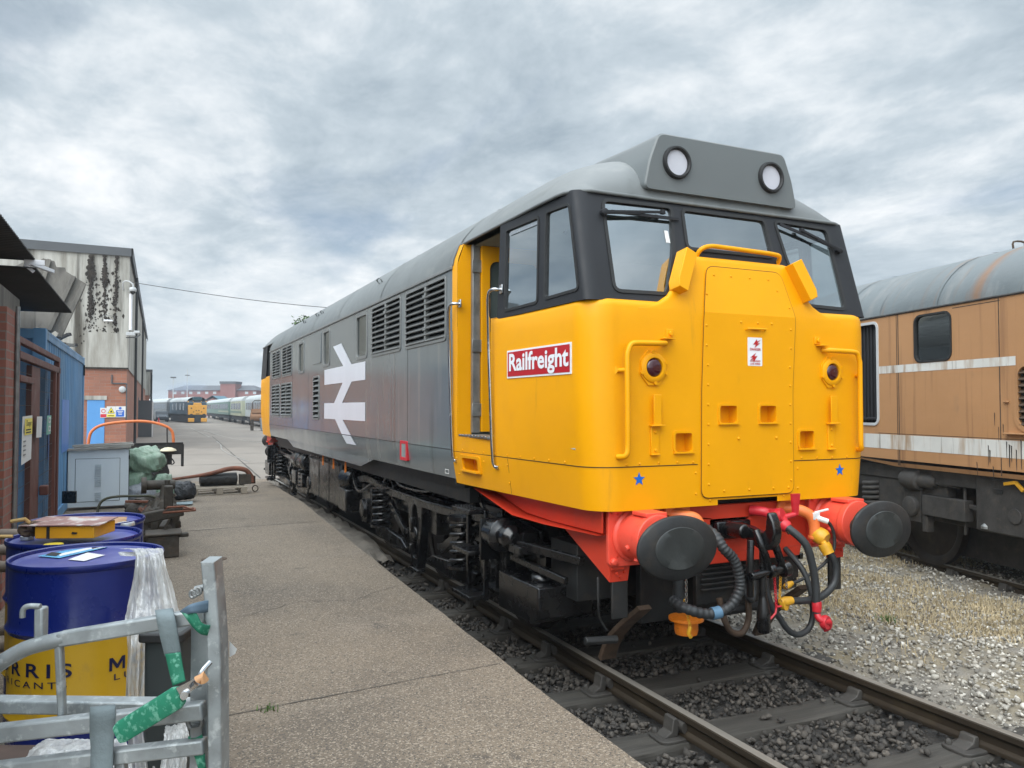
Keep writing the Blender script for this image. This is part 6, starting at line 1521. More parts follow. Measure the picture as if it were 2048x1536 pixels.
mb = MB(); mb.tube(smooth_path([(-1.08,.02,.7),(-1.07,.02,1.05),(-1.0,.02,1.3),(-.75,.02,1.45),(-.2,.02,1.52),(.2,.02,1.51),(.55,.02,1.42),(.74,.02,1.27),(.78,.02,1.0),(.78,.02,.85)],6),.034,12); mb.build('hoop', MT['bar_orange'], TR, smooth=60)
mb = MB(); mb.cyl((.64,-.02,.84),(.63,-.02,1.36),.016,8); mb.build('rod', MT['black_dirty'], TR)
mb = MB(); mb.lathe([(.0,.09),(.08,.08),(.17,.04),(.19,0),(.12,-.02)],(.66,-.14,.80),(0,0,1),20); tag(mb.build('dish_lid', mat('cream_lid', (.55,.50,.36), .6), smooth=50), None, None); bpy.data.objects['dish_lid'].parent = TR
# ---- pallet with rusty coupling gear
PT = thing('pallet', 'pale wooden pallet on the concrete under the rusty coupling gear', 'pallet', (-2.5,12.85,.17), R(2))
for z, nb in ((.125,5),(.0,3)):
    for k in range(nb):
        mb = MB(); y = -.4+.8*k/(nb-1); mb.bb(-.55,.5,y-.05,y+.05,z,z+.02); mb.build('slat', MT['pallet'], PT, bevel=.003)
for x in (-.48,-.02,.43):
    mb = MB()
    for y in (-.4,0,.4): mb.bb(x-.06,x+.06,y-.055,y+.055,.02,.125)
    mb.build('block', MT['pallet'], PT, bevel=.003)
CG = thing('coupling_gear', 'rusty curved coupling bar and black cylinder lying on the pallet', 'machine part', (-2.5,12.85,.315), R(2))
mb = MB(); bp_ = smooth_path([(-.85,-.1,.17),(-.4,-.1,.22),(-.1,-.1,.27),(.15,-.1,.33),(.35,-.1,.34),(.52,-.1,.29),(.62,-.1,.15),(.63,-.1,.05)],5)
mb.tube(bp_,.05,10,rr=[.025+.024*min(1,i/14) for i in range(len(bp_))]); mb.build('bar', MT['rust_red'], CG, smooth=50)
mb = MB(); mb.lathe([(.06,-.36),(.125,-.34),(.125,.34),(.06,.36)],(.0,.0,.13),(1,0,0),20); mb.lathe([(.05,0),(.05,.03)],(-.2,-.12,.13),(0,-1,0),12); mb.lathe([(.05,0),(.05,.03)],(.15,-.12,.13),(0,-1,0),12); mb.build('cylinder', MT['black_dirty'], CG, smooth=40)
mb = MB(); mb.box((.5,-.05,.12),(.22,.2,.2)); mb.box((.66,-.05,.1),(.08,.08,.16)); mb.tube([(.70+.055*math.cos(a),-.06,-.08+.06*math.sin(a)) for a in np.linspace(0,6.28,17)[:-1]],.012,6,closed=True); mb.build('shackle', MT['rust_dark'], CG, smooth=40, bevel=.006)
# ---- greasy scrap castings
SP = thing('scrap_pile', 'low heap of small rusty pipes, levers and flanges strewn beside the drums', 'scrap metal', (-3.66,6.9,.25)); rg = random.Random(21)
for k in range(16):
    x, y, z = rg.uniform(-.22,.16), rg.uniform(-1.2,1.3), rg.uniform(.03,.32); a = rg.uniform(0,6.28); L = rg.uniform(.1,.3); mb = MB(); d = Vector((math.cos(a)*L, math.sin(a)*L, rg.uniform(-.12,.12)))
    if k % 3 == 0: mb.lathe([(.03,-.02),(.09,-.02),(.09,.02),(.05,.03),(.05,.12)],(x,y,z+.05),(rg.uniform(-1,1),rg.uniform(-1,1),.6),14); nm = 'flange'
    elif k % 3 == 1: mb.tube([Vector((x,y,z+.1))-d,Vector((x,y,z+.12)),Vector((x,y,z+.1))+d],rg.uniform(.018,.035),8); nm = 'pipe'
    else: mb.beam(Vector((x,y,z+.08))-d,Vector((x,y,z+.08))+d,rg.uniform(.03,.07),rg.uniform(.02,.06)); nm = 'lever'
    mb.build(nm, MT['rust_dark'] if k % 4 else MT['rust_red'], SP, smooth=40, bevel=.004)
SC = thing('scrap_casting', 'greasy brown scrap casting with a vertical shaft beside the drums', 'scrap metal', (-3.62,6.6,.25))
mb = MB(); blob(mb,(0,0,.25),(.2,.24,.25),11,.3,1.9); mb.lathe([(.14,0),(.12,.10),(.07,.17),(.05,.3)],(.04,.05,.38),(0,0,1),14); mb.build('body', MT['rust_dark'], SC, smooth=40)
mb = MB(); mb.lathe([(.05,-.17),(.06,-.15),(.06,.15),(.05,.17)],(-.02,.1,.68),(1,0,0),14); mb.lathe([(.1,-.03),(.1,.03)],(-.2,.1,.68),(1,0,0),16); mb.cyl((.06,.06,.4),(.06,.06,.74),.032,10); mb.build('shaft', MT['rust_dark'], SC, smooth=40, bevel=.005)
SC = thing('scrap_lever_gear', 'rusty lever frame leaning out over the concrete beside the drums', 'scrap metal', (-3.62,5.9,.25))
mb = MB(); mb.beam((-.25,.1,.36),(.22,.1,.44),.1,.12); mb.box((.06,.1,.60),(.1,.1,.26)); mb.build('casting', MT['rust_dark'], SC, bevel=.015)
mb = MB(); mb.tube([(.0,-.05,.44),(.34,-.05,.45),(.22,-.05,.50),(.05,-.05,.50)],.013,8,closed=True); mb.tube([(.0,.15,.44),(.34,.15,.45)],.013,8); mb.beam((.34,-.05,.45),(.34,.15,.45),.02,.02); mb.build('lever', MT['rust_red'], SC, smooth=40)
SC = thing('scrap_axlebox', 'square greasy brown box casting at the foot of the scrap', 'scrap metal', (-3.58,5.55,.25))
mb = MB(); mb.bb(-.2,.12,-.12,.2,0,.24); mb.bb(-.22,.15,-.14,.22,.24,.27); mb.bb(.1,.22,-.02,.06,.2,.245); mb.build('box', MT['rust_dark'], SC, bevel=.012)
SC = thing('scrap_casting', 'low greasy casting with pipes behind the drums', 'scrap metal', (-3.75,7.9,.25))
mb = MB(); blob(mb,(0,0,.2),(.28,.26,.22),17,.32,2.1); mb.cyl((-.3,0,.3),(.3,-.1,.36),.05,10); mb.build('body', MT['rust_dark'], SC, smooth=40)
mb = MB(); mb.tube(smooth_path([(-4.32,6.5,.45),(-4.30,6.5,.70),(-4.24,6.5,.80),(-4.1,6.5,.83),(-3.9,6.55,.82),(-3.72,6.6,.80),(-3.62,6.6,.7)],6),.015,8); tag(mb.build('hose', mat('olive_hose', (.06,.06,.035), .6), smooth=60), 'olive hose looping in front of the grey cabinet', 'hose')
mb = MB(); mb.bb(-.09,.09,0,.05,0,.17); o = mb.build('black_bracket', MT['black_gloss'], bevel=.01); o.location = (-4.77,8.6,.55); o.rotation_euler = (0,0,R(-10)); tag(o, 'small black bracket box against the container below the cabinet edge', 'bracket')
t = thing('manhole_cover', 'small rusty round cover set in the concrete', 'cover', (-3.12,5.15,.25)); mb = MB(); mb.lathe([(.13,0),(.13,.006),(.12,.008)],(0,0,0),(0,0,1),20); mb.build('plate', MT['brown_rust'], t)
# ------------------------------------------------------------------ oil drums and galvanised rack in the foreground
_f = 1562.9; _cr = Vector((math.cos(YAW), -math.sin(YAW), 0)); _cf = Vector((math.sin(YAW)*math.cos(PITCH), math.cos(YAW)*math.cos(PITCH), math.sin(PITCH))); _cu = _cr.cross(_cf)
def at(u, v, D): return CAM+(_cf+_cr*((u-1024)/_f)-_cu*((v-768)/_f))*D
def drum(label, x, y, rot):
    t = thing('oil_drum', label, 'oil drum', (x,y,.38), rot, 'blue and yellow oil drums')
    mb = MB(); mb.lathe([(.272,.862),(.283,.862),(.285,.878),(.293,.881),(.296,.872),(.292,.858),(.286,.852),(.286,.64),(.291,.625),(.297,.615),(.291,.605),(.286,.595)],(0,0,0),(0,0,1),72,caps=False); mb.build('upper_shell', MT['drum_blue'], t, smooth=40)
    mb = MB(); mb.lathe([(.286,.595),(.286,.30),(.291,.285),(.297,.275),(.291,.265),(.286,.255)],(0,0,0),(0,0,1),72,caps=False); mb.build('yellow_band', MT['drum_yellow'], t, smooth=40)
    mb = MB(); mb.lathe([(.286,.255),(.286,.02),(.294,.012),(.294,0),(.28,0)],(0,0,0),(0,0,1),72,caps=False); mb.build('lower_shell', MT['drum_blue'], t, smooth=40)
    mb = MB(); mb.lathe([(.274,.866),(.262,.856),(.0,.858)],(0,0,0),(0,0,1),64,caps=False); mb.build('lid', MT['drum_top'], t, smooth=40)
    return t
def cyl_text(par, s, size, z, th0, fit, bold, m, r=.2895):
    """wrap lettering round the drum; th0 measured to the right of the direction facing the camera"""
    mb = MB(); d0 = Vector((.0605,-.998,0)); rr = Vector((.998,.0605,0))
    cu = bpy.data.curves.new('t','FONT'); cu.body = s; cu.size = size; cu.align_x = 'CENTER'; cu.align_y = 'CENTER'; cu.offset = bold; cu.space_character = 1.45
    ob = bpy.data.objects.new('t', cu); COL.objects.link(ob); dg = bpy.context.evaluated_depsgraph_get(); me = bpy.data.meshes.new_from_object(ob.evaluated_get(dg))
    bm = bmesh.new(); bm.from_mesh(me); bm.verts.index_update()
    xs = [v.co.x for v in bm.verts]; k = fit/(max(xs)-min(xs)); vs = []
    for v in bm.verts:
        a = th0+v.co.x*k/r; p = (d0*math.cos(a)+rr*math.sin(a))*r; vs.append((p.x, p.y, z+v.co.y))
    bm.verts.index_update(); mb.add(vs, [tuple(q.index for q in f.verts) for f in bm.faces]); bm.free(); bpy.data.objects.remove(ob); bpy.data.curves.remove(cu); bpy.data.meshes.remove(me)
    return mb.build('lettering', m, par, smooth=0, recalc=False)
DR = drum('blue and yellow lettered oil drum nearest the viewer, with plastic film draped over its rim', -4.0, -.066, 0)
for th in (-57, 63, 183):
    cyl_text(DR, 'ORRIS', .074, .478, R(th)+.045/.2895, .385, .0012, MT['drum_ink'])
    mb = MB(); d0 = Vector((.0605,-.998,0)); rr = Vector((.998,.0605,0))
    def onc(a, b, h):
        q = R(th)-.2065/.2895+a/.2895; p = (d0*math.cos(q)+rr*math.sin(q))*.2895; return (p.x, p.y, .478+b)
    mb.plate([(-.031,-.026),(-.031,.026),(-.018,.026),(0,-.002),(.018,.026),(.031,.026),(.031,-.026),(.020,-.026),(.020,.008),(.004,-.018),(-.004,-.018),(-.020,.008),(-.020,-.026)], [], onc); mb.build('lettering', MT['drum_ink'], DR, smooth=0, recalc=False)
    cyl_text(DR, 'LUBRICANTS', .036, .424, R(th), .44, .0002, MT['drum_ink'])
def lid_pt(u, v, z):
    d = at(u, v, 1)-CAM; k = (z-CAM.z)/d.z; return CAM+d*k
def lid_patch(name, uv, m, par, z=1.2415, off=0):
    o = par.location; mb = MB(); P_ = [lid_pt(u, v, z) for u, v in uv]; mb.add([(p.x-o.x, p.y-o.y, z+off-o.z) for p in P_], [tuple(range(len(P_)))]); return mb.build(name, m, par, smooth=0)
lp = lid_patch('lid_label', [(75,1112),(118,1116),(232,1090),(215,1083)], MT['label_cyan'], DR)
lid_patch('label_text', [(120,1112),(218,1090),(214,1087),(116,1108)], MT['paper'], lp.parent, 1.242); lid_patch('white_label', [(136,1119),(168,1122),(210,1110),(175,1105)], MT['paper'], DR); lid_patch('label_mark', [(90,1110),(112,1112),(124,1106),(104,1104)], MT['ink'], DR, 1.243)
lid_patch('label_text', [(185,1099),(250,1087),(246,1085),(183,1095)], MT['pale_frame'], DR, 1.242)
def bung(par, u, v, m, r=.042):
    p = lid_pt(u, v, 1.245); o = par.location; mb = MB(); mb.lathe([(r,0),(r,.012),(r*.94,.017),(r*.3,.016)],(p.x-o.x,p.y-o.y,1.24-o.z),(0,0,1),24); mb.build('bung', m, par, smooth=40)
bung(DR, 107, 1093, MT['yellow_cap'])
D2 = drum('blue oil drum in the middle of the three, carrying the yellow steel case', -4.09, .52, .7)
D2.rotation_euler = (0,0,0)
lid_patch('lid_label', [(150,1068),(172,1070),(228,1060),(212,1056)], MT['label_cyan'], D2); lid_patch('label_mark', [(152,1067),(165,1069),(182,1066),(168,1062)], MT['paper'], D2, 1.242); bung(D2, 252, 1049, MT['steel_cap'], .045); bung(D2, 54, 1077, MT['steel_cap'], .03)
D3 = drum('blue oil drum at the back of the three with brown rags on its lid', -4.08, 1.10, 0)
p = D3.location; mb = MB(); rg = random.Random(4)
mb.grid([[(-.1+.06*i, -.16+.05*j, .866+rg.uniform(0,.014)) for i in range(6)] for j in range(6)]); o = mb.build('rag', mat('tan_rag', (.42,.25,.14), .9, var=(12,.4)), smooth=60); o.location = (p.x, p.y, p.z); tag(o, 'tan and orange rag lying on the lid of the rear blue drum', 'rag')
for k in range(3):
    pass
t = thing('drum_pallet', 'wooden pallet under the three oil drums', 'pallet', (-4.05,.5,.25))
for k in range(7):
    mb = MB(); mb.bb(-.35,.35,-.9+.28*k-.05,-.9+.28*k+.05,.11,.129); mb.build('slat', MT['pallet'], t)
for x in (-.3,0,.3):
    mb = MB(); mb.bb(x-.04,x+.04,-.95,.85,0,.11); mb.build('bearer', MT['pallet'], t)
# yellow steel case on the middle drum
CS = thing('steel_case', 'yellow steel case with a worn red lid lying on the middle drum', 'case', (-4.12,.40,1.262), R(-22))
mb = MB(); mb.bb(-.13,.14,-.03,.19,.004,.060); mb.build('body', MT['box_yellow'], CS, bevel=.003)
mb = MB(); mb.add([(-.2,-.04,.064),(.17,-.04,.064),(.15,.2,.07),(-.2,.2,.074)],[(0,1,2,3)]); o = mb.build('lid', MT['box_lid'], CS, smooth=0); o.modifiers.new('t','SOLIDIFY').thickness = .004
mb = MB(); mb.bb(-.075,-.062,-.034,-.03,.004,.06); mb.prism([(-.012,0),(.012,0),(.015,.008),(-.008,.01)],lambda a,b,h:(.05+a,-.032+h,.025+b),-.002,0); mb.build('case_marks', MT['ink'], CS)
mb = MB(); mb.tube([(-.24,-.03,.085),(-.18,-.02,.095),(-.165,.0,.07)],.009,8); mb.tube([(-.30,-.1,-.0),(-.295,-.1,.028),(-.2,-.08,.024)],.008,8); mb.build('handle', mat('brass_handle', (.55,.36,.14), .4, .4), CS, smooth=40)
mb = MB(); blob(mb,(-.175,.02,.045),(.035,.06,.035),3,.3,2.2,12,16); mb.build('latch', MT['brown_rust'], CS, smooth=40)
# plastic film
def film_mat(name, alpha, col):
    m = bpy.data.materials.new(name); m.use_nodes = True; q = NT(m); q.n.clear(); o = q.new('ShaderNodeOutputMaterial')
    tr = q.new('ShaderNodeBsdfTransparent'); df = q.new('ShaderNodeBsdfDiffuse'); df.inputs[0].default_value = c4(col); tl = q.new('ShaderNodeBsdfTranslucent'); tl.inputs[0].default_value = c4(col)
    gl = q.new('ShaderNodeBsdfGlossy'); gl.inputs['Roughness'].default_value = .18
    tcx = q.new('ShaderNodeTexCoord'); mp = q.new('ShaderNodeMapping'); mp.inputs['Scale'].default_value = (2.4,2.4,.5); q.link(tcx.outputs['Object'], mp.inputs['Vector']); nz = q.new('ShaderNodeTexNoise'); nz.inputs['Scale'].default_value = 14; nz.inputs['Detail'].default_value = 6; q.link(mp.outputs[0], nz.inputs['Vector'])
    bp = q.new('ShaderNodeBump'); bp.inputs['Distance'].default_value = .02; q.link(nz.outputs['Fac'], bp.inputs['Height'])
    for s in (df, tl, gl): q.link(bp.outputs[0], s.inputs['Normal'])
    m1 = q.new('ShaderNodeMixShader'); m1.inputs[0].default_value = .35; q.link(df.outputs[0], m1.inputs[1]); q.link(tl.outputs[0], m1.inputs[2])
    m2 = q.new('ShaderNodeMixShader'); m2.inputs[0].default_value = .14; q.link(m1.outputs[0], m2.inputs[1]); q.link(gl.outputs[0], m2.inputs[2])
    mr = q.new('ShaderNodeMapRange'); mr.inputs['From Min'].default_value = .35; mr.inputs['From Max'].default_value = .65; mr.inputs['To Min'].default_value = alpha-.22; mr.inputs['To Max'].default_value = min(1,alpha+.22); q.link(nz.outputs['Fac'], mr.inputs['Value'])
    m3 = q.new('ShaderNodeMixShader'); q.link(mr.outputs[0], m3.inputs[0]); q.link(tr.outputs[0], m3.inputs[1]); q.link(m2.outputs[0], m3.inputs[2]); q.link(m3.outputs[0], o.inputs[0]); return m
MT['film'] = film_mat('wrinkled_plastic_film', .84, (.74,.74,.72))
def film(name, label, prof, seed, wob=.022, nx=34, par=None):
    """prof: list of (v, u_left, u_right, D_left, D_right) rows from top to bottom"""
    rg = random.Random(seed); mb = MB(); rows = []
    ph = [(rg.uniform(0,6.3), rg.uniform(1.2,6.5), rg.uniform(.3,1)) for _ in range(6)]
    N = 40
    for i in range(N+1):
        q = i/N*(len(prof)-1); k = min(int(q), len(prof)-2); w_ = q-k; a, b = prof[k], prof[k+1]
        v, ul, ur, dl, dr = [a[j]+(b[j]-a[j])*w_ for j in range(5)]; row = []
        for j in range(nx+1):
            s = j/nx; fold = sum(A*math.sin(fr*6.28*s+p+1.3*math.sin(i*.09+p)) for p, fr, A in ph)/3
            e = min(1, i/6+.25)
            D = dl+(dr-dl)*s+wob*fold*e+rg.uniform(-.002,.002); row.append(tuple(at(ul+(ur-ul)*s+rg.uniform(-.8,.8), v+rg.uniform(-1.2,1.2), D)))
        rows.append(row)
    mb.grid(rows); o = mb.build(name, MT['film'], smooth=70, recalc=False); tag(o, label, 'plastic film'); return o
film('plastic_film', 'crumpled clear plastic film hanging down from the rim of the nearest drum', [(1097,238,322,3.22,3.22),(1098,262,326,3.06,3.12),(1112,272,328,2.98,3.02),(1135,270,332,2.94,2.98),(1170,264,345,2.92,2.96),(1205,256,354,2.88,2.94),(1240,250,362,2.84,2.92),(1262,252,340,2.80,2.86),(1300,256,312,2.76,2.8),(1400,250,306,2.70,2.74),(1470,256,325,2.66,2.7),(1600,262,345,2.6,2.66)], 3)
film('plastic_film', 'loose strip of plastic film lying over the lid of the nearest drum', [(1104,236,300,3.20,3.12),(1110,240,290,3.12,3.06),(1112,250,285,3.05,3.0)], 9, .004, 14)
film('plastic_film', 'silvery bunched plastic film low behind the rack in the bottom left corner', [(1478,90,250,2.55,2.5),(1500,60,260,2.45,2.42),(1540,40,265,2.36,2.36),(1600,30,265,2.3,2.3)], 5, .03)
film('plastic_film', 'white torn plastic film behind the foot of the rack post', [(1445,332,372,2.7,2.66),(1470,328,378,2.6,2.58),(1540,320,372,2.5,2.5),(1600,320,370,2.46,2.46)], 6, .02)
mb = MB(); mb.grid([[tuple(at(u, v, D)) for u in (-60,0,40,95)] for v, D in ((1490,2.6),(1530,2.4),(1620,2.2))]); tag(mb.build('cardboard', mat('dark_brown_card', (.07,.045,.035), .8, var=(8,.3)), smooth=40), 'dark brown folded card in the bottom left corner', 'card')
t = thing('plastic_tub', 'dark grey plastic tub standing behind the galvanised rack', 'tub', tuple(at(340,1700,2.75).xy)+(.25,), -YAW)
mb = MB(); mb.prism(rrect(-.055,.065,-.10,.10,.02), lambda a,b,h:(a*(1+.1*h),b,h),0,.86); mb.build('body', mat('dark_grey_plastic', (.035,.042,.042), .45, var=(4,.15)), t, smooth=30, bevel=.006)
mb = MB(); mb.ring(rrect(-.072,.084,-.12,.12,.02), rrect(-.055,.066,-.10,.10,.02), lambda a,b,h:(a,b,.83+h),0,.03); mb.build('rim', MT['rubber'], t, smooth=30, bevel=.005)
mb = MB()
for k in range(3): mb.tube([(-4.55+.28*math.cos(a)+.02*k, 1.2+.1*k+.05*math.sin(3*a), .75+.07*k+.28*math.sin(a)) for a in np.linspace(0,6.28,33)[:-1]],.03,10,closed=True)
tag(mb.build('hose_coil', mat('tan_hose', (.20,.15,.11), .6, var=(9,.2)), smooth=60), 'tan hose coils hanging at the left edge beside the drums', 'hose')
# ---- galvanised rack
RK = thing('galvanised_rack', 'galvanised steel tube rack with straps in the lower left foreground', 'rack', (-3.617,-1.765,.25), -YAW)
def lz(z): return z-.25
mb = MB(); pts = [((.0,0,0),(.028,0)),]
prof_ = [(0.012,0),(0.010,lz(1.0)),(.004,lz(1.3)),(-.006,lz(1.42)),(-.014,lz(1.50))]
rows = []
for x, z in prof_:
    rows.append([(x-.013,-.03,z),(x+.020,-.03,z),(x+.020,.03,z+.004),(x-.013,.03,z+.004)])
mb.grid(rows, closed=True); mb.add(rows[-1],[(0,1,2,3)]); mb.add(rows[0],[(0,1,2,3)]); mb.build('end_post', MT['galv'], RK, bevel=.004)
mb = MB(); mb.bb(-.075,-.030,.035,.05,0,lz(1.34)); mb.build('post_plate', MT['galv'], RK, bevel=.003)
def sq(name, p, q, w_, h_): 
    mb = MB(); mb.beam(p, q, w_, h_); return mb.build(name, MT['galv'], RK, bevel=.005)
sq('rail', (-.02,0,lz(1.366)),(-.385,0,lz(1.305)),.034,.036)
mb = MB(); mb.tube(smooth_path([(-.37,0,lz(1.3075)),(-.42,0,lz(1.296)),(-.48,0,lz(1.277)),(-.55,0,lz(1.232)),(-.62,.0,lz(1.16)),(-.66,0,lz(1.05)),(-.67,0,.0)],6),.019,12); mb.build('bent_tube', MT['galv'], RK, smooth=60)
sq('rail', (-.02,-.01,lz(1.135)),(-.66,-.01,lz(1.063)),.036,.042)
sq('rail', (-.02,.0,lz(1.045)),(-.66,.0,lz(.97)),.036,.036)
sq('rail', (-.02,.10,lz(1.10)),(-.66,.10,lz(1.108)),.05,.035)
sq('upright', (-.387,.0,lz(1.292)),(-.387,.02,lz(1.10)),.018,.020)
sq('upright', (-.228,.0,lz(1.02)),(-.228,0,.0),.026,.026)
sq('stub_post', (-.440,.012,lz(1.30)),(-.440,.012,lz(1.382)),.030,.022)
mb = MB(); mb.tube(smooth_path([(-.435,0,lz(1.386)),(-.465,0,lz(1.386)),(-.478,0,lz(1.378)),(-.480,0,lz(1.358))],5),.007,8); mb.build('hook', MT['galv'], RK, smooth=60)
mb = MB(); mb.tube(smooth_path([(-.03,-.01,lz(1.20)),(-.055,-.03,lz(1.195)),(-.075,-.04,lz(1.17)),(-.10,-.045,lz(1.14))],5),.009,8); mb.tube([(-.02,.0,lz(1.435)),(-.05,.0,lz(1.428))],.008,8); mb.build('hook', MT['galv'], RK, smooth=60)
# straps
def ribbon(name, label, rows_, m, cat='strap', par=None, th=.004):
    """rows_: list of (uL, vL, uR, vR, D)"""
    mb = MB(); R_ = []
    pl = [at(a, b, d) for a, b, c, e, d in rows_]; pr = [at(c, e, d) for a, b, c, e, d in rows_]
    L, Q = smooth_path(pl, 5), smooth_path(pr, 5)
    mb.grid([[tuple(a), tuple(a*.67+b*.33), tuple(a*.33+b*.67), tuple(b)] for a, b in zip(L, Q)]); o = mb.build(name, m, par, smooth=60, recalc=False); s = o.modifiers.new('t','SOLIDIFY'); s.thickness = th; s.offset = 0
    if label: tag(o, label, cat)
    return o
ribbon('strap', 'faded grey webbing strap hung over the top rail of the rack', [(318,1248,352,1243,2.02),(312,1226,347,1221,1.985),(310,1222,346,1218,1.95),(312,1232,348,1228,1.915),(318,1262,354,1258,1.91),(330,1312,362,1306,1.92)], MT['strap_grey'])
ribbon('strap', 'green webbing strap continuing below the grey one towards the ratchet', [(331,1308,361,1304,1.918),(338,1340,366,1334,1.91),(346,1372,371,1362,1.90)], MT['strap_green'])
ribbon('strap', 'wide faded grey strap wrapped over the lower rail of the rack', [(182,1440,232,1432,1.98),(180,1421,230,1414,1.965),(180,1416,230,1410,1.94),(180,1428,231,1420,1.912),(180,1470,229,1466,1.91),(182,1500,226,1500,1.905),(180,1560,226,1560,1.90)], MT['strap_grey'])
ribbon('strap', 'green strap end twisted round the rack post near its top', [(362,1224,380,1222,1.90),(372,1236,392,1226,1.89),(386,1254,402,1244,1.89),(402,1268,412,1250,1.90),(424,1272,426,1250,1.93)], MT['strap_green'])
ribbon('strap', 'blue grey strap loop folded round the rack post near its top', [(424,1200,424,1222,1.93),(402,1203,402,1226,1.90),(378,1210,384,1226,1.885),(360,1222,372,1230,1.90)], mat('blue_grey_strap', (.09,.14,.19), .7, var=(6,.2)))
ribbon('strap', 'green strap hanging below the shackle at the foot of the post', [(376,1474,404,1468,1.95),(380,1490,408,1486,1.93),(392,1520,410,1516,1.93),(402,1560,414,1556,1.94)], MT['strap_green'])
RT = thing('ratchet_strap', 'padded green ratchet strap with a steel buckle slung across the rack', 'ratchet strap', tuple(at(300,1430,1.84)))
o0 = RT.location
mb = MB(); A = at(236,1468,1.85)-o0; B_ = at(362,1390,1.80)-o0; ax = (B_-A).normalized(); up = _cu-ax*_cu.dot(ax); up.normalize(); rows = []
for i in range(17):
    s = i/16; c = A+(B_-A)*s; h_ = .026*(1 if .05 < s < .95 else .82); r = []
    for k in range(12):
        a = 2*math.pi*k/12; r.append(tuple(c+up*(h_*math.copysign(abs(math.cos(a))**.6,math.cos(a)))-_cf*(.012*math.copysign(abs(math.sin(a))**.6,math.sin(a)))))
    rows.append(r)
mb.grid(rows, closed=True); mb.add(rows[0],[tuple(range(12))]); mb.add(rows[-1],[tuple(range(12))]); mb.build('pad', MT['strap_green'], RT, smooth=50)
mb = MB()
for d in (0,.02):
    mb.add([tuple(at(u,v,1.79+d)-o0) for u, v in ((352,1376),(372,1366),(398,1352),(404,1362),(378,1388),(366,1402))],[tuple(range(6))])
    mb.tube([at(396,1356,1.79+d)-o0, at(408,1338,1.80+d)-o0, at(420,1325,1.82+d)-o0],.006,8)
mb.cyl(at(368,1392,1.78)-o0, at(372,1380,1.83)-o0,.009,10); mb.tube([at(384,1374,1.785)-o0, at(392,1366,1.785)-o0],.008,8); mb.build('buckle', MT['steel'], RT, smooth=40)
mb = MB(); mb.tube([at(396,1360,1.79)-o0, at(404,1352,1.79)-o0, at(408,1362,1.795)-o0],.011,10); mb.build('lever_tip', mat('tan_lever', (.50,.27,.13), .5), RT, smooth=50)
mb = MB(); mb.tube([at(390+14*math.cos(a),1444+14*math.sin(a)*1.1,1.95) for a in np.linspace(0,6.28,17)[:-1]],.006,8,closed=True); mb.box(at(392,1462,1.95),(.025,.02,.025)); tag(mb.build('shackle', MT['worn_steel'], smooth=50), 'steel shackle hanging at the foot of the rack post', 'shackle')
mb = MB()
for k in range(3): mb.tube([at(385+k*6+5*math.cos(a),1188-k*3+7*math.sin(a),1.93) for a in np.linspace(0,6.28,11)[:-1]],.004,6,closed=True)
tag(mb.build('shackle', MT['worn_steel'], smooth=50), 'small bright spring clip beside the top of the rack post', 'clip')
mb = MB(); mb.add([tuple(at(u,v,2.0)) for u, v in ((459,1282),(474,1298),(470,1308),(459,1314))],[(0,1,2,3)]); tag(mb.build('paper_tag', MT['paper'], smooth=0), 'white paper tag sticking out behind the rack post', 'tag')
# ------------------------------------------------------------------ far end of the yard
MT['far_yellow'] = mat('pale_loco_yellow', (.75,.36,.05), .5, var=(1.5,.08)); MT['far_blue'] = mat('dark_blue_loco', (.035,.07,.10), .5, var=(1,.2)); MT['far_grey'] = mat('pale_coach_roof', (.42,.45,.45), .6, var=(.6,.1)); MT['far_coach'] = mat('grey_coach_side', (.13,.145,.155), .5, var=(.7,.15))
MT['far_green'] = mat('pale_green_coach', (.13,.20,.17), .5, var=(.7,.15)); MT['far_cream'] = mat('cream_green_loco', (.36,.38,.28), .5, var=(.7,.15)); MT['far_white'] = mat('silver_coach', (.42,.48,.50), .4, var=(.5,.12)); MT['far_black'] = mat('dark_running_gear', (.025,.03,.036), .7); MT['far_win'] = mat('far_window', (.05,.065,.085), .2); MT['far_tan'] = mat('tan_tank', (.32,.17,.09), .6)
GFAR = -.40
# yellow fronted locomotive
FL = thing('diesel_locomotive', 'distant blue locomotive with a bright yellow front, smoking exhaust', 'locomotive', (2.62,119,GFAR), R(7))
mb = MB(); mb.bb(-1.33,1.33,.25,17,1.15,3.1); mb.build('body', MT['far_blue'], FL, bevel=.15)
mb = MB(); mb.grid([[(a, y, b) for a, b in prof] for y in (.6,17)]); mb.build('roof', MT['far_grey'], FL, smooth=40)
mb = MB(); mb.bb(-1.28,1.28,.0,.5,1.2,2.6); mb.prism([(-.6,2.6),(.6,2.6),(.5,2.95),(-.5,2.95)], lambda a,b,h:(a,h,b),.0,.4); mb.bb(-1.3,-1.15,.3,.6,2.6,3.2); mb.bb(1.15,1.3,.3,.6,2.6,3.2); mb.bb(-.62,-.52,.3,.6,2.6,3.2); mb.bb(.52,.62,.3,.6,2.6,3.2); mb.build('yellow_nose', MT['far_yellow'], FL, bevel=.05)
mb = MB(); mb.bb(-1.25,1.25,.4,.62,2.55,3.3); mb.build('windscreen', MT['far_win'], FL)
mb = MB(); mb.bb(-.62,.62,.25,1.4,3.3,3.78); mb.build('headcode_box', mat('teal_box', (.03,.08,.10), .5), FL, bevel=.04)
mb = MB()
for s in (-1, 1):
    mb.lathe([(.1,0),(.1,.05)],(s*.85,0,2.15),(0,-1,0),10); mb.box((s*.18,-.02,1.82),(.13,.04,.12)); mb.box((s*.55,-.02,1.62),(.13,.04,.12))
mb.box((0,-.02,1.35),(.5,.04,.06)); mb.build('nose_fittings', MT['far_black'], FL)
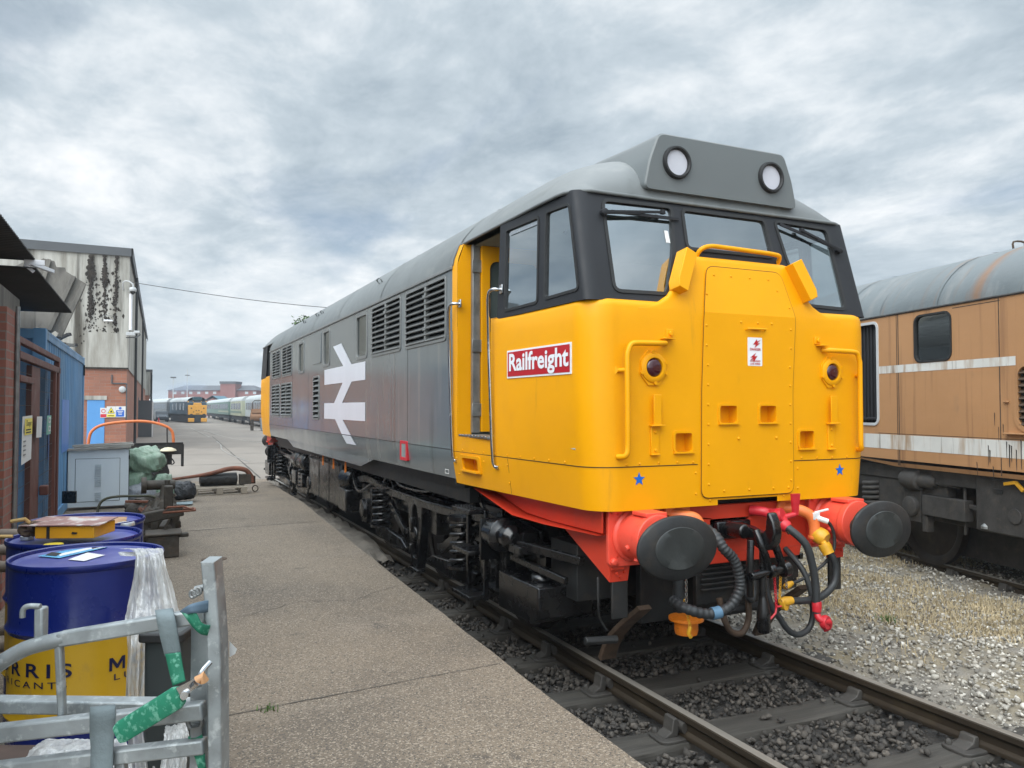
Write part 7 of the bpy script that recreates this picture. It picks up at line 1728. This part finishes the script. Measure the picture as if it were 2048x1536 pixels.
mb = MB(); mb.bb(-1.2,1.2,.05,.3,.8,1.2); mb.bb(-.45,.45,-.1,.4,.1,.95); mb.bb(-1.15,1.15,.5,17,.15,1.15)
for s in (-1, 1): mb.lathe([(.2,.2),(.2,-.05),(.3,-.1),(.28,-.14)],(s*.87,.0,1.05),(0,1,0),14)
mb.build('underframe', MT['far_black'], FL)
for s in (-1, 1):
    mb = MB(); mb.bb(s*.45,s*1.3,-.15,.15,.15,.72); mb.build('snow_plough', MT['far_yellow'], FL, bevel=.08)
for y in (3,6,9.5,13):
    mb = MB(); mb.bb(-1.36,-1.32,y,y+1.1,1.9,2.9); mb.build('side_window', MT['far_win'], FL)
def coach(label, x, y, rz, L, side, roof=None, nwin=9, band=None, cat='coach', end=False):
    t = thing('railway_coach' if cat == 'coach' else 'diesel_locomotive', label, cat, (x,y,GFAR), rz)
    mb = MB(); mb.bb(-1.35,1.35,0,L,1.1,3.15); mb.build('body', side, t, bevel=.06)
    mb = MB(); mb.grid([[(a*1.01, yy, b) for a, b in prof] for yy in (0,L)]); mb.add([(a*1.01,0,b) for a, b in prof],[tuple(range(len(prof)))]); mb.build('roof', roof or MT['far_grey'], t, smooth=40)
    mb = MB(); mb.bb(-1.15,1.15,.2,L-.2,.55,1.1)
    for yy in (2.6,L-2.6):
        for d in (-1.2,1.2): mb.lathe([(.1,-.1),(.46,-.1),(.46,.05),(.1,.06)],(-.85,yy+d,.47),(1,0,0),16)
        mb.bb(-1.2,-1.0,yy-1.9,yy+1.9,.5,.75)
    mb.build('underframe', MT['far_black'], t)
    p_ = (L-1.6)/nwin
    for k in range(nwin):
        mb = MB(); mb.bb(-1.375,-1.34,.8+p_*k+.12*p_,.8+p_*(k+1)-.12*p_,2.0,2.85); mb.build('window', MT['far_win'], t)
    if band: 
        mb = MB(); mb.bb(-1.362,-1.345,0,L,1.5,1.75); mb.build('band', band, t)
    return t
c, s = math.cos(R(7)), math.sin(R(7))
for k, lab in enumerate(('grey coach with a pale roof coupled behind the distant yellow fronted locomotive', 'second grey coach further back behind the distant yellow fronted locomotive')):
    d = 17.9+20.4*k; coach(lab, 2.3-d*s*1.0-.25*k*k, 119+d*c, R(7+1.2*k), 19.8, MT['far_coach'], None, 10)
coach('silver white multiple unit coach nearest in the distant right hand row', 8.6, 84, R(-1), 19.5, MT['far_white'], None, 8)
t = coach('cream and green locomotive between the silver coach and the green coaches in the distance', 8.6, 105, R(-.5), 17, MT['far_cream'], None, 4, MT['far_green'], 'locomotive')
coach('green coach next behind the cream locomotive in the distant row', 8.6, 123.5, 0, 19.5, MT['far_green'], None, 6, MT['far_cream'])
coach('green coach in the middle of the distant right hand row', 8.7, 144, R(-.4), 19.5, MT['far_green'], None, 6)
coach('last green coach at the far end of the right hand row', 8.9, 164.5, R(-.6), 19.5, MT['far_green'], None, 6)
# tanks and skips by the end of the row
t = thing('tank_trolley', 'rusty tan tank on dark legs beside the rear of the grey locomotive', 'tank', (5.75,76,-.36))
mb = MB(); mb.lathe([(.2,-.9),(.42,-.85),(.42,.85),(.2,.9)],(.3,0,1.35),(1,0,0),16); mb.bb(-.5,1.2,-.4,.4,1.7,2.1); mb.build('tank', MT['far_tan'], t, smooth=40)
mb = MB(); mb.bb(-.55,-.3,-.3,.3,0,1.2); mb.tube([(-.4,0,1.7),(-.4,0,2.7),(-.2,0,2.9),(1.2,0,2.9)],.05,6); mb.build('legs', MT['rust_dark'], t)
t = thing('skip', 'pale blue grey steel skip below the tan tank', 'skip', (6.35,74.5,-.36))
mb = MB(); mb.prism([(-.35,0),(.9,0),(1.0,1.2),(-.45,1.2)],lambda a,b,h:(a,h,b),-.5,.5); mb.build('bin', mat('skip_grey', (.22,.27,.31), .6, var=(2,.15)), t, bevel=.03)
mb = MB()
for x in (-.2,.1,.4,.7): mb.bb(x,x+.05,-.54,-.5,.05,1.2)
mb.build('ribs', MT['far_white'], t)
# parked car and traffic cone
t = thing('parked_car', 'dark estate car parked beside the distant coaches', 'car', (-1.9,131,GFAR), R(4))
mb = MB(); mb.prism([(0,.35),(0,.75),(.12,.9),(.45,1.0),(.8,1.68),(2.8,1.72),(4.2,1.55),(4.5,1.0),(4.5,.35)],lambda a,b,h:(h,a,b),-.92,.92); mb.build('body', mat('dark_car_paint', (.04,.05,.06), .3), t, bevel=.08)
mb = MB(); mb.add([(-.8,.44,1.0),(.8,.44,1.0),(.7,.82,1.62),(-.7,.82,1.62)],[(0,1,2,3)]); mb.build('windscreen', mat('bright_windscreen', (.35,.42,.46), .1), t, smooth=0)
for sx_ in (-1, 1):
    for y in (.85,3.6):
        mb = MB(); mb.lathe([(.1,-.1),(.33,-.1),(.33,.1),(.1,.1)],(sx_*.82,y,.33),(1,0,0),18); mb.build('wheel', MT['rubber'], t, smooth=40)
    mb = MB(); mb.box((sx_*.68,.0,.80),(.3,.05,.14)); mb.build('headlight', MT['far_white'], t)
t = thing('traffic_cone', 'small pink red traffic cone by the distant car', 'cone', (-2.5,122,GFAR)); mb = MB(); mb.lathe([(.18,.04),(.05,.75),(.03,.76)],(0,0,0),(0,0,1),14); mb.bb(-.22,.22,-.22,.22,0,.05); mb.build('cone', mat('cone_red', (.65,.08,.10), .5), t, smooth=40)
tag(blades('grass_tuft', MT['weed'], [(-3.17, .56, .252, 1)], 26, .02, .05, 3, .9, .003), 'tiny grass tuft growing in the joint of the concrete walkway', 'weed')
# brick block behind everything
HB = thing('brick_building', 'long distant red brick building with a slate roof and a square stair tower', 'building', tuple(at(336,815,230).xy)+(GFAR,), R(-24.9))
Wd = 176/_f*230; mb = MB(); mb.bb(0,Wd,0,12,0,7.4); mb.build('wall', mat('distant_brick', (.24,.105,.095), .8, var=(.3,.12)), HB)
mb = MB(); rows = [[(-.3,-.4,6.2),(2.4,4,8.2),(Wd-2.4,4,8.2),(Wd+.3,-.4,6.2)]]; mb.add([(-.3,-.4,7.3),(Wd+.3,-.4,7.3),(Wd-2.6,6,8.9),(2.6,6,8.9),(-.3,12.4,7.3),(Wd+.3,12.4,7.3)],[(0,1,2,3),(3,2,4,5) if False else (2,5,4,3),(1,5,2),(0,3,4)]); mb.build('roof', mat('distant_slate', (.085,.09,.10), .8), HB, smooth=0)
x0 = (443-336)/_f*230; x1 = (473-336)/_f*230; mb = MB(); mb.bb(x0,x1,-1.2,4,0,9.2); mb.build('tower', bpy.data.materials['distant_brick'], HB)
mb = MB(); mb.bb(x0-.15,x1+.15,-1.4,4.2,9.2,9.9); mb.build('tower_roof', bpy.data.materials['distant_slate'], HB)
for k in range(11):
    x = 1.5+k*2.35
    if x0-1 < x < x1+.4: continue
    mb = MB(); mb.bb(x,x+.9,-.03,.02,6.2,6.9); mb.build('window', MT['far_white'], HB)
    mb = MB(); mb.bb(x,x+.9,-.03,.02,4.0,4.8); mb.build('window', MT['far_white'], HB)
t = thing('small_building', 'small brick gable with a blue green roof before the distant brick block', 'building', tuple(at(425,815,200).xy)+(GFAR,), R(-24.9))
mb = MB(); mb.prism([(-2.6,0),(2.6,0),(2.6,3.4),(0,4.6),(-2.6,3.4)],lambda a,b,h:(a,h,b),0,8); mb.build('gable', bpy.data.materials['distant_brick'], t, smooth=0)
mb = MB(); mb.grid([[(-3,-.3,3.5),(0,-.3,5.3),(3,-.3,3.5)],[(-3,8.3,3.5),(0,8.3,5.3),(3,8.3,3.5)]]); mb.build('roof', mat('teal_roof', (.06,.15,.20), .6), t, smooth=0)
for lab, u, D, h_, base in (('slim lamp post with a flat head before the distant brick building, left one',346,150,8.0,1),('taller thin mast before the distant brick building',374,170,10.6,0)):
    t = thing('lamp_post' if base else 'mast', lab, 'lamp post' if base else 'mast', tuple(at(u,815,D).xy)+(GFAR,)); mb = MB(); mb.tube([(0,0,0),(0,0,h_)],.11,8,rr=[.14,.07]); mb.build('pole', MT['pale_frame'], t, smooth=50)
    mb = MB(); (mb.bb(-.5,.5,-.2,.2,h_-1.4 if not base else h_-.1,h_-1.25 if not base else h_+.15)); mb.build('lamp_head' if base else 'crossbar', MT['fascia'], t)
# thin haze over the yard
hz_ = bpy.data.materials.new('thin_air_haze'); hz_.use_nodes = True; q = NT(hz_); q.n.clear(); o_ = q.new('ShaderNodeOutputMaterial'); vp = q.new('ShaderNodeVolumePrincipled'); vp.inputs['Color'].default_value = (.86,.92,1,1); vp.inputs['Density'].default_value = .0007; vp.inputs['Anisotropy'].default_value = .1; q.link(vp.outputs[0], o_.inputs['Volume'])
mb = MB(); mb.bb(-950,950,-350,1650,-2.2,13.5); tag(mb.build('haze', hz_, smooth=0), 'thin pale haze over the yard', 'haze', kind='stuff')
# smoke from the exhaust
sm = bpy.data.materials.new('exhaust_smoke'); sm.use_nodes = True; q = NT(sm); q.n.clear(); o_ = q.new('ShaderNodeOutputMaterial'); vp = q.new('ShaderNodeVolumePrincipled'); vp.inputs['Color'].default_value = (.62,.72,.9,1); vp.inputs['Anisotropy'].default_value = .2
tcx = q.new('ShaderNodeTexCoord'); nz = q.new('ShaderNodeTexNoise'); nz.inputs['Scale'].default_value = .55; nz.inputs['Detail'].default_value = 4; q.link(tcx.outputs['Object'], nz.inputs['Vector']); ln = q.new('ShaderNodeVectorMath', operation='LENGTH'); mp = q.new('ShaderNodeMapping'); mp.inputs['Scale'].default_value = (.2,.28,.55); q.link(tcx.outputs['Object'], mp.inputs['Vector']); q.link(mp.outputs[0], ln.inputs[0])
mr = q.new('ShaderNodeMapRange'); mr.inputs['From Min'].default_value = 0; mr.inputs['From Max'].default_value = 1; mr.inputs['To Min'].default_value = 1.05; mr.inputs['To Max'].default_value = .3; q.link(ln.outputs['Value'], mr.inputs['Value'])
mt_ = q.new('ShaderNodeMath', operation='MULTIPLY'); q.link(nz.outputs['Fac'], mt_.inputs[0]); q.link(mr.outputs[0], mt_.inputs[1]); r2 = q.new('ShaderNodeMapRange'); r2.inputs['From Min'].default_value = .28; r2.inputs['From Max'].default_value = .6; r2.inputs['To Min'].default_value = 0; r2.inputs['To Max'].default_value = .30; q.link(mt_.outputs[0], r2.inputs['Value']); q.link(r2.outputs[0], vp.inputs['Density']); q.link(vp.outputs[0], o_.inputs['Volume'])
mb = MB(); blob(mb, (0,0,0), (5.0,3.4,1.8), 2, .08, 1.2, 14, 20); o = mb.build('smoke', sm, smooth=60); o.location = (1.1,128,4.9); tag(o, 'thin blue exhaust smoke above the distant locomotive', 'smoke', kind='stuff')
# tree showing over the locomotive roof
TRE = thing('tree', 'green leafy tree top showing above the grey locomotive roof', 'tree', (4.55,36.3,-.1))
mb = MB(); rg = random.Random(12); tips = []
mb.tube([(0,0,0),(.05,0,1.5),(-.05,.1,3.2),(.0,.1,4.4)],.1,8,rr=[.16,.13,.09,.05])
for k in range(22):
    a = rg.uniform(0,6.28); z0 = rg.uniform(2.4,4.4); L = rg.uniform(.9,1.9); p0 = Vector((0,.05,z0)); p1 = p0+Vector((math.cos(a)*L*.55,math.sin(a)*L*.55,L*.65)); p2 = p1+Vector((math.cos(a)*L*.35,math.sin(a)*L*.35,L*.30)); mb.tube([p0,p1,p2],.03,5,rr=[.035,.02,.008]); tips += [p1.lerp(p2,t_) for t_ in (.2,.5,.8,1)]
TRE.scale = (1.05,1.05,1.20)
mb.build('trunk', mat('bark', (.07,.055,.04), .9), TRE, smooth=40)
mb = MB()
for p in tips:
    for _ in range(42):
        c_ = p+Vector((rg.gauss(0,.2),rg.gauss(0,.2),rg.gauss(0,.11))); n_ = Vector((rg.gauss(0,.5),rg.gauss(0,.5),1)).normalized(); a_ = n_.cross(Vector((rg.gauss(0,1),rg.gauss(0,1),.1))).normalized(); b_ = n_.cross(a_); l_ = rg.uniform(.05,.11)
        mb.add([c_-a_*l_,c_+b_*l_*.5,c_+a_*l_,c_-b_*l_*.5],[(0,1,2,3)])
mb.build('crown', mat('leaf_green', (.055,.10,.025), .7, var=(2,.45)), TRE, smooth=0, recalc=False)
# the one green weed in the gravel
tag(blades('green_weed', MT['weed'], [(2.49+.03*i, 1.32+.02*i, gz_, 1) for i in range(3)], 40, .045, .085, 8, .7, .004), 'small bright green weed growing alone in the pale gravel', 'weed')
